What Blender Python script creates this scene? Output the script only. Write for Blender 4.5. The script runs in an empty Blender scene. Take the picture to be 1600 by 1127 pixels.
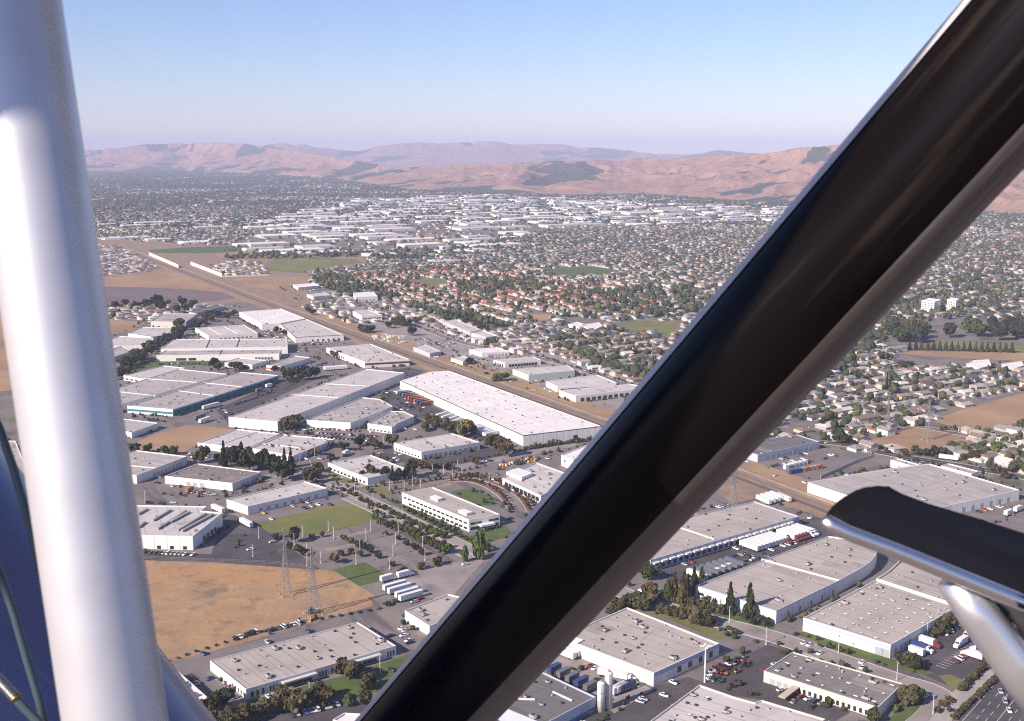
import bpy, bmesh, math, random
import numpy as np
from mathutils import Vector, Matrix

R = math.radians
random.seed(7)
rng = np.random.default_rng(11)
SC = bpy.context.scene
COL = SC.collection

# ------------------------------------------------------------------ camera, sky, sun, exposure
F, YH, H = 1800.0, 236.0, 240.0          # focal length and horizon row in pixels of a 1600 px wide frame, height in metres
PITCH = math.atan((563.5 - YH) / F)
CP, SP = math.cos(PITCH), math.sin(PITCH)
cam_d = bpy.data.cameras.new('camera')
cam_d.sensor_width = 36.0
cam_d.lens = 36.0 * F / 1600.0
cam_d.clip_start = 0.05
cam_d.clip_end = 120000
cam_d.dof.use_dof = True
cam_d.dof.focus_distance = 900.0
cam_d.dof.aperture_fstop = 20.0
cam = bpy.data.objects.new('camera', cam_d)
COL.objects.link(cam)
cam.location = (0, 0, H)
cam.rotation_euler = (math.pi / 2 - PITCH, 0, 0)
SC.camera = cam

SUN_AZ, SUN_EL = R(38), R(31)            # shadows fall towards +x (cos) and +y (sin)
to_sun = Vector((-math.cos(SUN_AZ) * math.cos(SUN_EL), -math.sin(SUN_AZ) * math.cos(SUN_EL), math.sin(SUN_EL)))
world = bpy.data.worlds.new('World')
SC.world = world
world.use_nodes = True
wn = world.node_tree
sky = wn.nodes.new('ShaderNodeTexSky')
sky.sky_type = 'NISHITA'
sky.sun_disc = False
sky.sun_elevation = SUN_EL
sky.sun_rotation = math.atan2(to_sun.x, to_sun.y)
sky.altitude = 100
sky.air_density = 1.0
sky.dust_density = 0.1
sky.ozone_density = 4.0
tint = wn.nodes.new('ShaderNodeMix'); tint.data_type = 'RGBA'; tint.blend_type = 'MULTIPLY'   # the camera's cool white balance, over the whole sky
tint.inputs['Factor'].default_value = 1.0
tint.inputs['B'].default_value = (1.03, 0.95, 1.15, 1)
wn.links.new(sky.outputs[0], tint.inputs['A'])
wn.links.new(tint.outputs['Result'], wn.nodes['Background'].inputs[0])
wn.nodes['Background'].inputs[1].default_value = 0.075
sun_d = bpy.data.lights.new('sun', 'SUN')
sun_d.energy = 4.8
sun_d.angle = R(0.5)
sun_d.color = (1.0, 0.865, 0.755)
sun = bpy.data.objects.new('sun', sun_d)
COL.objects.link(sun)
sun.rotation_euler = to_sun.to_track_quat('Z', 'Y').to_euler()
SC.view_settings.view_transform = 'Standard'
SC.view_settings.look = 'None'
SC.view_settings.gamma = 1.0
SC.view_settings.exposure = 0.78
SC.cycles.max_bounces = 4
SC.cycles.volume_bounces = 0
SC.cycles.diffuse_bounces = 2
SC.cycles.transparent_max_bounces = 4
SC.cycles.use_denoising = False
SC.cycles.sample_clamp_indirect = 2.0
SC.cycles.filter_width = 1.15
SC.cycles.use_adaptive_sampling = False

# ------------------------------------------------------------------ pixel -> world helpers
def G(u, v, z=0.0):
    """ground (or height z) point seen at a pixel of the 1600 x 1127 frame"""
    a, b = u - 800.0, v - 563.5
    dx, dy, dz = a, F * CP - b * SP, -(F * SP + b * CP)
    t = (z - H) / dz
    return (dx * t, dy * t)

def P(u, v, d):
    """point at depth d"""
    a, b = (u - 800.0) / F * d, (v - 563.5) / F * d
    return Vector((a, d * CP - b * SP, H - d * SP - b * CP))

def to_px(x, y, z=0.0):
    zz = H - z
    f = y * CP + zz * SP
    dn = zz * CP - y * SP
    return (800 + F * x / f, 563.5 + F * dn / f)

def inside(x, y, poly):
    c = False
    n = len(poly)
    j = n - 1
    for i in range(n):
        xi, yi = poly[i]; xj, yj = poly[j]
        if (yi > y) != (yj > y) and x < (xj - xi) * (y - yi) / (yj - yi) + xi:
            c = not c
        j = i
    return c

def inside_np(X, Y, poly):
    c = np.zeros(X.shape, bool)
    n = len(poly); j = n - 1
    for i in range(n):
        xi, yi = poly[i]; xj, yj = poly[j]
        if yi != yj:
            c ^= ((yi > Y) != (yj > Y)) & (X < (xj - xi) * (Y - yi) / (yj - yi) + xi)
        j = i
    return c

STRUT_DARK = [(1505, 0), (555, 1127), (760, 1127), (985, 890), (1210, 700), (1440, 450), (1600, 270), (1600, 0)]
STRUT_WHITE = [(-10, 0), (-10, 440), (100, 1127), (262, 1127), (165, 540), (92, 0)]
def hidden_px(u, v):
    return u < -15 or u > 1615 or v > 1150 or inside(u, v, STRUT_DARK) or inside(u, v, STRUT_WHITE)

# ------------------------------------------------------------------ materials
MATS = {}
def mat(name, col, rough=0.8, var=0.12, scale=1.0, metal=0.0, col2=None, detail=4.0, spec=0.3, bump=0.0, object_space=False, lo=0.35, hi=0.65):
    """principled material whose base colour wanders between two near tones"""
    if name in MATS:
        return MATS[name]
    m = bpy.data.materials.new(name)
    m.use_nodes = True
    nt = m.node_tree
    b = nt.nodes['Principled BSDF']
    b.inputs['Roughness'].default_value = rough
    b.inputs['Metallic'].default_value = metal
    b.inputs['Specular IOR Level'].default_value = spec
    c1 = tuple(col)
    if col2 is None:
        col2 = tuple(c * (1 - var) for c in col)
        c1 = tuple(min(1, c * (1 + var)) for c in col)
    tc = nt.nodes.new('ShaderNodeTexCoord')
    geo = nt.nodes.new('ShaderNodeNewGeometry')
    n1 = nt.nodes.new('ShaderNodeTexNoise')
    n1.inputs['Scale'].default_value = scale
    n1.inputs['Detail'].default_value = detail
    n1.inputs['Roughness'].default_value = 0.65
    nt.links.new(tc.outputs['Object'] if object_space else geo.outputs['Position'], n1.inputs['Vector'])
    rp = nt.nodes.new('ShaderNodeValToRGB')
    rp.color_ramp.elements[0].position = lo
    rp.color_ramp.elements[1].position = hi
    rp.color_ramp.elements[0].color = (*col2, 1)
    rp.color_ramp.elements[1].color = (*c1, 1)
    nt.links.new(n1.outputs['Fac'], rp.inputs['Fac'])
    nt.links.new(rp.outputs['Color'], b.inputs['Base Color'])
    if bump:
        bp = nt.nodes.new('ShaderNodeBump')
        bp.inputs['Strength'].default_value = bump
        bp.inputs['Distance'].default_value = 1.0
        nt.links.new(n1.outputs['Fac'], bp.inputs['Height'])
        nt.links.new(bp.outputs['Normal'], b.inputs['Normal'])
    MATS[name] = m
    return m

def add_layer(m, col, scale, lo, hi, amount=1.0, stretch=None, detail=5.0):
    """second, independent blotch layer over a material's base colour"""
    nt = m.node_tree
    b = nt.nodes['Principled BSDF']
    src = b.inputs['Base Color'].links[0].from_socket
    geo = nt.nodes.new('ShaderNodeNewGeometry')
    n = nt.nodes.new('ShaderNodeTexNoise')
    n.inputs['Scale'].default_value = scale
    n.inputs['Detail'].default_value = detail
    n.inputs['Roughness'].default_value = 0.6
    v = geo.outputs['Position']
    if stretch:
        mp = nt.nodes.new('ShaderNodeMapping')
        mp.inputs['Scale'].default_value = stretch[0]
        mp.inputs['Rotation'].default_value = (0, 0, stretch[1])
        mp.vector_type = 'TEXTURE'
        nt.links.new(v, mp.inputs['Vector'])
        v = mp.outputs['Vector']
    nt.links.new(v, n.inputs['Vector'])
    mr = nt.nodes.new('ShaderNodeMapRange')
    mr.inputs['From Min'].default_value = lo
    mr.inputs['From Max'].default_value = hi
    mr.inputs['To Max'].default_value = amount
    nt.links.new(n.outputs['Fac'], mr.inputs['Value'])
    mx = nt.nodes.new('ShaderNodeMix')
    mx.data_type = 'RGBA'
    nt.links.new(mr.outputs['Result'], mx.inputs['Factor'])
    nt.links.new(src, mx.inputs['A'])
    mx.inputs['B'].default_value = (*col, 1)
    nt.links.new(mx.outputs['Result'], b.inputs['Base Color'])
    return m

RAIL_AZ = R(-60.5)
# ground
m_ground = mat('ground_mixed', (0.215, 0.18, 0.155), 0.95, col2=(0.12, 0.105, 0.10), scale=0.03, detail=8)
add_layer(m_ground, (0.20, 0.165, 0.11), 0.006, 0.5, 0.68, 0.8)
add_layer(m_ground, (0.07, 0.085, 0.045), 0.02, 0.56, 0.64, 0.8)
m_asphalt = mat('asphalt', (0.175, 0.15, 0.142), 0.9, 0.16, 0.05, detail=7)
add_layer(m_asphalt, (0.225, 0.195, 0.18), 0.02, 0.52, 0.7, 0.7)
add_layer(m_asphalt, (0.06, 0.058, 0.062), 0.15, 0.6, 0.7, 0.6)
add_layer(m_asphalt, (0.24, 0.205, 0.175), 0.012, 0.57, 0.66, 0.75)
add_layer(m_asphalt, (0.20, 0.15, 0.095), 0.03, 0.62, 0.68, 0.8)
add_layer(m_asphalt, (0.07, 0.066, 0.066), 0.06, 0.57, 0.63, 0.6, ((9, 1, 1), R(-60)))
m_asphalt_dark = mat('asphalt_dark', (0.075, 0.066, 0.070), 0.85, 0.2, 0.06, detail=7)
add_layer(m_asphalt_dark, (0.115, 0.102, 0.102), 0.03, 0.52, 0.7, 0.8)
m_asphalt_pale = mat('asphalt_pale', (0.27, 0.235, 0.215), 0.9, 0.14, 0.04, detail=7)
add_layer(m_asphalt_pale, (0.12, 0.11, 0.11), 0.05, 0.55, 0.7, 0.7)
m_concrete = mat('concrete_ground', (0.33, 0.30, 0.275), 0.9, 0.12, 0.1, detail=6)
m_drygrass = mat('dry_grass', (0.37, 0.245, 0.14), 0.95, col2=(0.29, 0.185, 0.104), scale=0.05, detail=9)
add_layer(m_drygrass, (0.40, 0.225, 0.10), 0.018, 0.5, 0.62, 0.8)
add_layer(m_drygrass, (0.20, 0.125, 0.07), 0.09, 0.54, 0.68, 0.7)
add_layer(m_drygrass, (0.46, 0.27, 0.12), 0.06, 0.56, 0.68, 0.7)
add_layer(m_drygrass, (0.17, 0.12, 0.085), 0.022, 0.63, 0.68, 0.75)
add_layer(m_drygrass, (0.19, 0.12, 0.07), 0.45, 0.52, 0.70, 0.6)
m_drygrass2 = mat('dry_grass_pale', (0.36, 0.235, 0.13), 0.95, col2=(0.26, 0.165, 0.095), scale=0.012, detail=8)
add_layer(m_drygrass2, (0.20, 0.14, 0.10), 0.01, 0.58, 0.68, 0.6)
m_plough = mat('ploughed_earth', (0.155, 0.12, 0.115), 0.95, 0.12, 0.01, detail=8)
m_dirt = mat('bare_dirt', (0.30, 0.205, 0.135), 0.95, col2=(0.21, 0.15, 0.105), scale=0.06, detail=8)
m_lawn = mat('lawn', (0.095, 0.125, 0.035), 0.95, col2=(0.065, 0.095, 0.028), scale=0.1, detail=8)
m_lawn_dry = mat('lawn_dry', (0.18, 0.17, 0.055), 0.95, col2=(0.115, 0.13, 0.042), scale=0.03, detail=8)
add_layer(m_lawn_dry, (0.26, 0.20, 0.085), 0.02, 0.52, 0.66, 0.7)
m_ballast = mat('track_ballast', (0.215, 0.165, 0.125), 0.95, 0.15, 0.08, detail=6)
m_rail = mat('rail_steel', (0.10, 0.075, 0.06), 0.6, 0.1, 1.0)
m_kerb = mat('kerb_concrete', (0.42, 0.38, 0.34), 0.9, 0.1, 0.5)
m_mark = mat('road_paint', (0.62, 0.60, 0.56), 0.8, 0.12, 0.5)
# roofs and walls
def roofmat(name, c, dark):
    m = mat(name, c, 0.85, 0.07, 0.05, detail=6)
    add_layer(m, dark, 0.045, 0.54, 0.68, 0.8)
    add_layer(m, tuple(x * 0.78 for x in c), 0.25, 0.60, 0.72, 0.5)
    add_layer(m, tuple(min(0.85, x * 1.12) for x in c), 0.02, 0.52, 0.66, 0.6)
    add_layer(m, tuple(x * 0.86 for x in c), 0.12, 0.55, 0.62, 0.6, ((14, 0.6, 1), R(38)))
    return m
RM = {
 'white': roofmat('roof_white', (0.72, 0.67, 0.64), (0.62, 0.57, 0.55)),
 'pale': roofmat('roof_pale', (0.50, 0.455, 0.43), (0.40, 0.36, 0.345)),
 'grey': roofmat('roof_grey', (0.385, 0.345, 0.325), (0.30, 0.27, 0.255)),
 'tan': roofmat('roof_tan', (0.40, 0.35, 0.31), (0.32, 0.28, 0.25)),
 'brown': roofmat('roof_brown', (0.215, 0.19, 0.175), (0.17, 0.15, 0.14)),
 'dark': roofmat('roof_dark', (0.15, 0.135, 0.135), (0.11, 0.10, 0.10)),
}
BASEC = {'white': (0.72, 0.67, 0.64), 'pale': (0.50, 0.455, 0.43), 'grey': (0.385, 0.345, 0.325), 'tan': (0.40, 0.35, 0.31), 'brown': (0.215, 0.19, 0.175), 'dark': (0.15, 0.135, 0.135)}
SEAM = {k: mat('roof_seam_' + k, tuple(x * .70 for x in c), .9, .15, .2) for k, c in BASEC.items()}
PATCH = {k: mat('roof_patch_' + k, tuple(x * f for x in c), .9, .08, .2) for (k, c), f in zip(BASEC.items(), (.88, 1.14, 1.16, .84, 1.25, 1.5))}
def wallmat(name, c):
    m = mat(name, c, 0.8, 0.04, 0.3, detail=5)
    add_layer(m, tuple(x * 0.82 for x in c), 0.5, 0.58, 0.75, 0.4, ((0.6, 0.6, 8), 0))
    return m
WM = {
 'white': wallmat('wall_white', (0.70, 0.67, 0.63)),
 'cream': wallmat('wall_cream', (0.60, 0.545, 0.47)),
 'grey': wallmat('wall_grey', (0.45, 0.44, 0.45)),
 'bluegrey': wallmat('wall_blue_grey', (0.40, 0.43, 0.50)),
 'teal': wallmat('wall_teal', (0.03, 0.17, 0.20)),
 'tan': wallmat('wall_tan', (0.50, 0.40, 0.30)),
 'maroon': wallmat('wall_maroon', (0.13, 0.02, 0.035)),
 'orange': wallmat('wall_orange', (0.55, 0.17, 0.06)),
 'pink': wallmat('wall_pink', (0.50, 0.26, 0.27)),
 'blue': wallmat('wall_blue', (0.07, 0.14, 0.35)),
 'darkline': wallmat('wall_dark_trim', (0.07, 0.07, 0.075)),
 'greywhite': wallmat('wall_grey_white', (0.58, 0.57, 0.56)),
 'palegreen': wallmat('wall_pale_green', (0.47, 0.53, 0.47)),
}
m_glass = mat('window_glass', (0.02, 0.026, 0.035), 0.12, 0.2, 0.3, spec=0.6)
m_glassgreen = mat('window_glass_green', (0.025, 0.06, 0.055), 0.12, 0.2, 0.3, spec=0.6)
m_dock = mat('dock_opening', (0.035, 0.033, 0.035), 0.7, 0.2, 0.5)
m_door = mat('dock_door_paint', (0.33, 0.34, 0.36), 0.6, 0.1, 0.5)
m_unit = mat('unit_metal', (0.36, 0.34, 0.32), 0.6, 0.12, 0.8)
m_unit_dark = mat('unit_dark', (0.05, 0.048, 0.048), 0.7, 0.2, 0.8)
m_sky = mat('skylight_plastic', (0.56, 0.54, 0.52), 0.4, 0.06, 0.5)
m_tyre = mat('tyre_rubber', (0.02, 0.02, 0.02), 0.8, 0.2, 3)
m_steel = mat('galvanised_steel', (0.33, 0.315, 0.305), 0.5, 0.1, 2, metal=0.3)
m_bark = mat('bark', (0.10, 0.07, 0.05), 0.95, 0.2, 2)

# ------------------------------------------------------------------ mesh helpers
class MB:
    def __init__(s):
        s.v, s.f, s.m = [], [], []
    def quad(s, a, b, c, d, mi=0):
        n = len(s.v); s.v += [tuple(a), tuple(b), tuple(c), tuple(d)]; s.f.append((n, n + 1, n + 2, n + 3)); s.m.append(mi)
    def ngon(s, pts, mi=0):
        n = len(s.v); s.v += [tuple(p) for p in pts]; s.f.append(tuple(range(n, n + len(pts)))); s.m.append(mi)
    def box(s, x0, x1, y0, y1, z0, z1, mi=0, top=None):
        n = len(s.v)
        s.v += [(x0, y0, z0), (x1, y0, z0), (x1, y1, z0), (x0, y1, z0), (x0, y0, z1), (x1, y0, z1), (x1, y1, z1), (x0, y1, z1)]
        for k, q in enumerate(((0, 3, 2, 1), (4, 5, 6, 7), (0, 1, 5, 4), (1, 2, 6, 5), (2, 3, 7, 6), (3, 0, 4, 7))):
            s.f.append(tuple(n + i for i in q)); s.m.append(top if (k == 1 and top is not None) else mi)
    def bar(s, a, b, w, h=None, mi=0):
        """box beam between two points, w wide, h deep"""
        a, b = Vector(a), Vector(b); h = h or w
        d = (b - a).normalized()
        up = Vector((0, 0, 1)) if abs(d.z) < 0.9 else Vector((1, 0, 0))
        x = d.cross(up).normalized() * w / 2
        y = x.cross(d).normalized() * h / 2
        n = len(s.v)
        for p in (a, b):
            for sx, sy in ((-1, -1), (1, -1), (1, 1), (-1, 1)):
                s.v.append(tuple(p + x * sx + y * sy))
        for q in ((0, 1, 2, 3), (7, 6, 5, 4), (0, 4, 5, 1), (1, 5, 6, 2), (2, 6, 7, 3), (3, 7, 4, 0)):
            s.f.append(tuple(n + i for i in q)); s.m.append(mi)
    def tube(s, pts, rad, seg=8, mi=0, cap=True):
        pts = [Vector(p) for p in pts]
        n0 = len(s.v)
        prev = None
        for i, p in enumerate(pts):
            d = (pts[min(i + 1, len(pts) - 1)] - pts[max(i - 1, 0)]).normalized()
            if prev is None:
                ref = Vector((0, 0, 1)) if abs(d.z) < 0.9 else Vector((1, 0, 0))
                x = d.cross(ref).normalized()
            else:
                x = (prev - d * prev.dot(d)).normalized()
            prev = x
            y = d.cross(x)
            r = rad[i] if isinstance(rad, (list, tuple)) else rad
            for k in range(seg):
                t = 2 * math.pi * k / seg
                s.v.append(tuple(p + x * (math.cos(t) * r) + y * (math.sin(t) * r)))
        for i in range(len(pts) - 1):
            for k in range(seg):
                a = n0 + i * seg + k; b = n0 + i * seg + (k + 1) % seg
                s.f.append((a, b, b + seg, a + seg)); s.m.append(mi)
        if cap:
            s.f.append(tuple(n0 + k for k in reversed(range(seg)))); s.m.append(mi)
            s.f.append(tuple(n0 + (len(pts) - 1) * seg + k for k in range(seg))); s.m.append(mi)
    def mesh(s, name, mats, smooth=False):
        me = bpy.data.meshes.new(name)
        me.from_pydata(s.v, [], s.f)
        for m in (mats if isinstance(mats, (list, tuple)) else [mats]):
            me.materials.append(m)
        me.polygons.foreach_set('material_index', s.m)
        if smooth:
            me.polygons.foreach_set('use_smooth', [True] * len(s.f))
        me.update()
        return me

def link(name, mesh, parent=None, loc=None, rz=0.0):
    o = bpy.data.objects.new(name, mesh)
    COL.objects.link(o)
    if parent is not None:
        o.parent = parent
    if loc is not None:
        o.location = loc
    if rz:
        o.rotation_euler = (0, 0, rz)
    return o

THINGS = []
def tag(o, label, cat, group=None):
    o['label'] = label
    o['category'] = cat
    if group:
        o['group'] = group
    THINGS.append(o)
    return o
def thing(name, label, cat, loc=(0, 0, 0), rz=0.0, group=None):
    o = link(name, None, None, loc, rz)
    o.empty_display_size = 0.5
    return tag(o, label, cat, group)
def kind(o, k):
    o['kind'] = k
    return o

LAYER = [0]
def layer(z):
    LAYER[0] += 1
    return z + LAYER[0] * 0.0017          # no two sheets share a plane
def ground_poly(name, px, m, z, k='structure', world_pts=False):
    z = layer(z)
    pts = px if world_pts else [G(u, v) for u, v in px]
    b = MB(); b.ngon([(x, y, z) for x, y in pts])
    me = b.mesh(name, m)
    if me.polygons[0].normal.z < 0:
        me.flip_normals()
    return kind(link(name, me), k)

def strip_pts(pts, w):
    """left and right offset lines of a ground polyline"""
    L, Rr = [], []
    for i, p in enumerate(pts):
        a = Vector(pts[max(i - 1, 0)]); b = Vector(pts[min(i + 1, len(pts) - 1)])
        d = (b - a).normalized(); n = Vector((-d.y, d.x))
        ww = w[i] if isinstance(w, (list, tuple)) else w
        L.append((p[0] + n.x * ww / 2, p[1] + n.y * ww / 2)); Rr.append((p[0] - n.x * ww / 2, p[1] - n.y * ww / 2))
    return L, Rr
def smooth_line(pts, n=6):
    out = []
    P_ = [Vector(p) for p in pts]
    for i in range(len(P_) - 1):
        p0, p1, p2, p3 = P_[max(i - 1, 0)], P_[i], P_[i + 1], P_[min(i + 2, len(P_) - 1)]
        for k in range(n):
            t = k / n
            out.append(tuple(0.5 * ((2 * p1) + (p2 - p0) * t + (2 * p0 - 5 * p1 + 4 * p2 - p3) * t * t + (3 * p1 - p0 - 3 * p2 + p3) * t ** 3)))
    out.append(tuple(P_[-1]))
    return out
def road(name, px, w, m, z, kerbs=True, world_pts=False, sm=True, line=None):
    z = layer(z)
    pts = [tuple(p) for p in px] if world_pts else [G(u, v) for u, v in px]
    if sm:
        pts = smooth_line(pts)
    L, Rr = strip_pts(pts, w)
    b = MB()
    for i in range(len(pts) - 1):
        b.quad((*Rr[i], z), (*Rr[i + 1], z), (*L[i + 1], z), (*L[i], z))
    o = kind(link(name, b.mesh(name, m)), 'structure')
    if kerbs:
        for off in (w / 2 + 0.15, -w / 2 - 0.15):
            A, _ = strip_pts(pts, 2 * off) if off > 0 else (strip_pts(pts, -2 * off)[1], 0)
            k = MB()
            for i in range(len(pts) - 1):
                k.bar((*A[i], z + 0.0), (*A[i + 1], z + 0.0), 0.45, 0.26)
            link('kerb', k.mesh('kerb', m_kerb), o).location.z = off * .0004
    if line:
        k = MB(); acc = 0
        for i in range(len(pts) - 1):
            a, c = Vector(pts[i]), Vector(pts[i + 1]); Ls = (c - a).length; d = (c - a).normalized(); n = Vector((-d.y, d.x)) * 0.12
            t = 0
            while t < Ls:
                e = min(t + 4, Ls); p, q = a + d * t, a + d * e
                k.quad((*(p - n), z + .03), (*(q - n), z + .03), (*(q + n), z + .03), (*(p + n), z + .03))
                t += 12
        kind(link('lane_marking', k.mesh('lane_marking', m_mark), o), 'stuff')
    return o

# ------------------------------------------------------------------ the setting: ground, fields, roads, hills, haze
gb = MB(); gb.quad((-22000, -2500, 0), (22000, -2500, 0), (22000, 27500, 0), (-22000, 27500, 0))
kind(link('ground', gb.mesh('ground', m_ground)), 'structure')

def W(pxs):
    return [G(u, v) for u, v in pxs]

# industrial district pavement on this side of the railway, and the strip behind it
ground_poly('pavement', [(60, 560), (180, 600), (250, 500), (330, 475), (460, 480), (610, 545), (700, 582), (935, 664), (1160, 745), (1290, 800), (1600, 790), (1750, 1000), (1500, 1180), (900, 1200), (250, 1160), (60, 1000)], m_asphalt, 0.02)
ground_poly('pavement', [(500, 455), (590, 450), (700, 495), (900, 560), (1010, 600), (985, 640), (930, 655), (700, 566), (560, 515)], m_asphalt_pale, 0.02)
ground_poly('dry_field', [(95, 872), (221, 875.5), (330, 880), (430, 886), (487, 890), (522, 891.5), (561, 916), (605, 942), (502, 969), (448, 984), (367, 1009), (249, 1040), (130, 1068)], m_drygrass, 0.05)
ground_poly('dry_field', [(20, 455), (155, 437), (251, 423), (290, 423), (330, 440), (362, 458), (300, 452), (155, 447)], m_drygrass2, 0.05)
ground_poly('ploughed_field', [(20, 458), (155, 447.5), (235, 449.5), (300, 452.5), (362, 458.5), (375, 465), (334, 471), (240, 474), (150, 475)], m_plough, 0.05)
ground_poly('dry_field', [(100, 500), (162, 498), (228, 504), (205, 518), (165, 524), (100, 528)], m_drygrass2, 0.05)
ground_poly('dry_field', [(214, 690), (250, 676), (291, 664.4), (330, 667), (366, 672), (310, 693), (284, 709), (240, 706), (216, 703)], m_drygrass2, 0.05)
ground_poly('lawn', [(402, 817), (450, 806), (505, 792), (552, 785), (588, 800), (592, 806), (575, 818), (530, 829), (480, 837), (425, 840)], m_lawn_dry, 0.05)
ground_poly('lawn', [(520.4, 891.4), (545, 884), (571.4, 879.2), (606, 899.6), (596, 908), (561, 916)], m_lawn, 0.05)
ground_poly('parking_lot', [(478, 838), (585, 817), (606, 819), (655, 842), (708, 868), (690, 878), (625, 899), (608, 898.5), (573, 877.5), (520, 889.5), (500, 886)], m_asphalt, 0.035)
ground_poly('parking_lot', [(196, 866), (216, 862), (330, 866), (352, 801), (372, 808), (400, 818), (500, 889), (487, 890), (330, 878), (196, 875)], m_asphalt_dark, 0.045)
ground_poly('parking_lot', [(600, 716), (588, 706), (612, 699), (660, 712), (752, 697), (800, 706), (770, 720), (690, 738)], m_asphalt_dark, 0.045)
ground_poly('truck_yard', [(588, 622), (602, 612), (627, 610), (720, 655), (770, 684), (760, 690), (700, 674), (640, 645)], m_asphalt_dark, 0.045)
ground_poly('parking_lot', [(340, 640), (440, 592), (500, 590), (390, 640), (356, 662)], m_asphalt_dark, 0.045)
ground_poly('truck_yard', [(560, 588), (640, 574), (663, 580), (632, 597), (600, 606)], m_asphalt_dark, 0.045)
ground_poly('truck_yard', [(1012, 888), (1120, 858), (1251, 812), (1296, 804), (1310, 830), (1294, 846), (1200, 880), (1092, 925), (1040, 905)], m_asphalt_dark, 0.045)
ground_poly('parking_lot', [(1398, 1012), (1440, 985), (1500, 948), (1600, 975), (1562, 1010), (1504, 1062), (1478, 1070), (1432, 1050)], m_asphalt_dark, 0.045)
ground_poly('equipment_yard', [(1068, 1078), (1112, 1058), (1140, 1034), (1200, 1008), (1240, 1020), (1192, 1060), (1330, 1112), (1300, 1130), (1180, 1092)], m_asphalt_dark, 0.045)
ground_poly('service_lane', [(870, 1140), (935, 1098), (1020, 1074), (1075, 1058), (1105, 1068), (1010, 1140)], m_asphalt_dark, 0.045)
ground_poly('loading_yard', [(850, 1038), (885, 1010), (1020, 1078), (960, 1115), (930, 1094)], m_asphalt_pale, 0.045)
ground_poly('gravel_lot', [(604, 900), (700, 880), (760, 872), (700, 940), (640, 930)], m_asphalt_pale, 0.045)
ground_poly('equipment_yard', [(1178, 752), (1185, 722), (1290, 700), (1340, 720), (1282, 748), (1258, 760)], m_asphalt, 0.045)
ground_poly('dry_verge', [(1120, 770), (1150, 735), (1190, 752), (1250, 775), (1320, 790), (1290, 808), (1210, 788), (1150, 790)], m_dirt, 0.045)
ground_poly('lawn', [(1242, 990), (1262, 986), (1395, 1030), (1460, 1052), (1446, 1056), (1330, 1024)], m_lawn, 0.05)
ground_poly('lawn', [(1028, 940), (1080, 930), (1095, 935), (1212, 978), (1205, 986), (1110, 960)], m_lawn, 0.05)
ground_poly('lawn', [(948, 945), (968, 930), (1000, 940), (1120, 985), (1142, 992), (1120, 1000), (1030, 962)], m_lawn_dry, 0.05)
ground_poly('lawn', [(1384, 1130), (1412, 1098), (1440, 1090), (1455, 1092), (1440, 1105), (1412, 1130)], m_lawn, 0.05)
ground_poly('lawn', [(1466, 1056), (1484, 1054), (1510, 1066), (1500, 1082), (1488, 1078)], m_lawn_dry, 0.05)
ground_poly('lawn', [(392, 1096), (440, 1082), (500, 1066), (560, 1050), (640, 1022), (650, 1040), (590, 1080), (520, 1095), (420, 1118), (340, 1130), (360, 1110)], m_lawn, 0.05)
ground_poly('lawn', [(594, 775), (628, 784), (735, 838), (790, 818), (800, 835), (755, 852), (728, 850), (660, 815)], m_lawn, 0.05)
ground_poly('lawn', [(702, 768), (730, 764), (770, 778), (775, 790), (750, 790), (725, 780)], m_lawn, 0.05)
ground_poly('lawn', [(495, 730), (512, 732), (575, 758), (600, 762), (612, 778), (560, 762), (520, 748)], m_lawn_dry, 0.05)
ground_poly('dry_verge', [(395, 745), (450, 770), (470, 762), (508, 765), (520, 752), (480, 735), (430, 740)], m_asphalt_pale, 0.048)
ground_poly('parking_lot', [(636, 760), (680, 752), (730, 745), (790, 752), (838, 790), (848, 808), (820, 812), (790, 780), (735, 757), (690, 760)], m_asphalt, 0.046)
ground_poly('lawn', [(175, 575), (245, 560), (350, 566), (350, 572), (262, 570), (190, 588), (180, 600)], m_lawn, 0.05)
ground_poly('parking_lot', [(385, 1130), (450, 1112), (540, 1088), (580, 1096), (555, 1140)], m_asphalt_dark, 0.055)
ground_poly('school_field', [(940, 508), (985, 503), (1060, 503), (1050, 526), (985, 516)], m_lawn_dry, 0.05)
ground_poly('park_lawn', [(846, 424), (885, 418), (925, 416.5), (966, 423), (947, 430), (900, 432)], m_lawn, 0.05)
ground_poly('dry_field', [(644, 438), (670, 435), (692, 438), (704, 446), (675, 450), (655, 447)], m_lawn_dry, 0.05)
ground_poly('dry_field', [(802, 497), (825, 490), (865, 492), (855, 501), (820, 502)], m_drygrass2, 0.05)
ground_poly('orchard_field', [(231, 391), (300, 386), (383, 384.5), (411, 391.5), (327, 396), (242, 395.5)], m_lawn, 0.05)
ground_poly('dry_field', [(411, 416), (425, 407), (439, 402), (500, 402), (552, 405), (569, 410), (520, 417), (481, 421.5), (476, 427), (425, 424)], m_lawn_dry, 0.05)
ground_poly('dry_field', [(363, 436), (420, 433), (479, 433), (482, 442.6), (455, 447), (428, 452.5), (389, 449.7)], m_drygrass2, 0.05)
ground_poly('dry_field', [(560, 372), (620, 364), (720, 369), (700, 377), (620, 378)], m_drygrass2, 0.05)
ground_poly('dry_field', [(330, 396), (420, 392), (520, 394), (420, 401), (350, 402)], m_drygrass2, 0.05)
ground_poly('dry_field', [(1340, 694), (1380, 682), (1427.5, 667), (1470, 671), (1513, 680), (1490, 690), (1473, 703), (1400, 706)], m_drygrass2, 0.05)
ground_poly('dry_field', [(1454, 658), (1510, 638), (1600, 614), (1720, 590), (1720, 640), (1600, 662), (1540, 672), (1500, 670)], m_drygrass2, 0.05)
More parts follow.
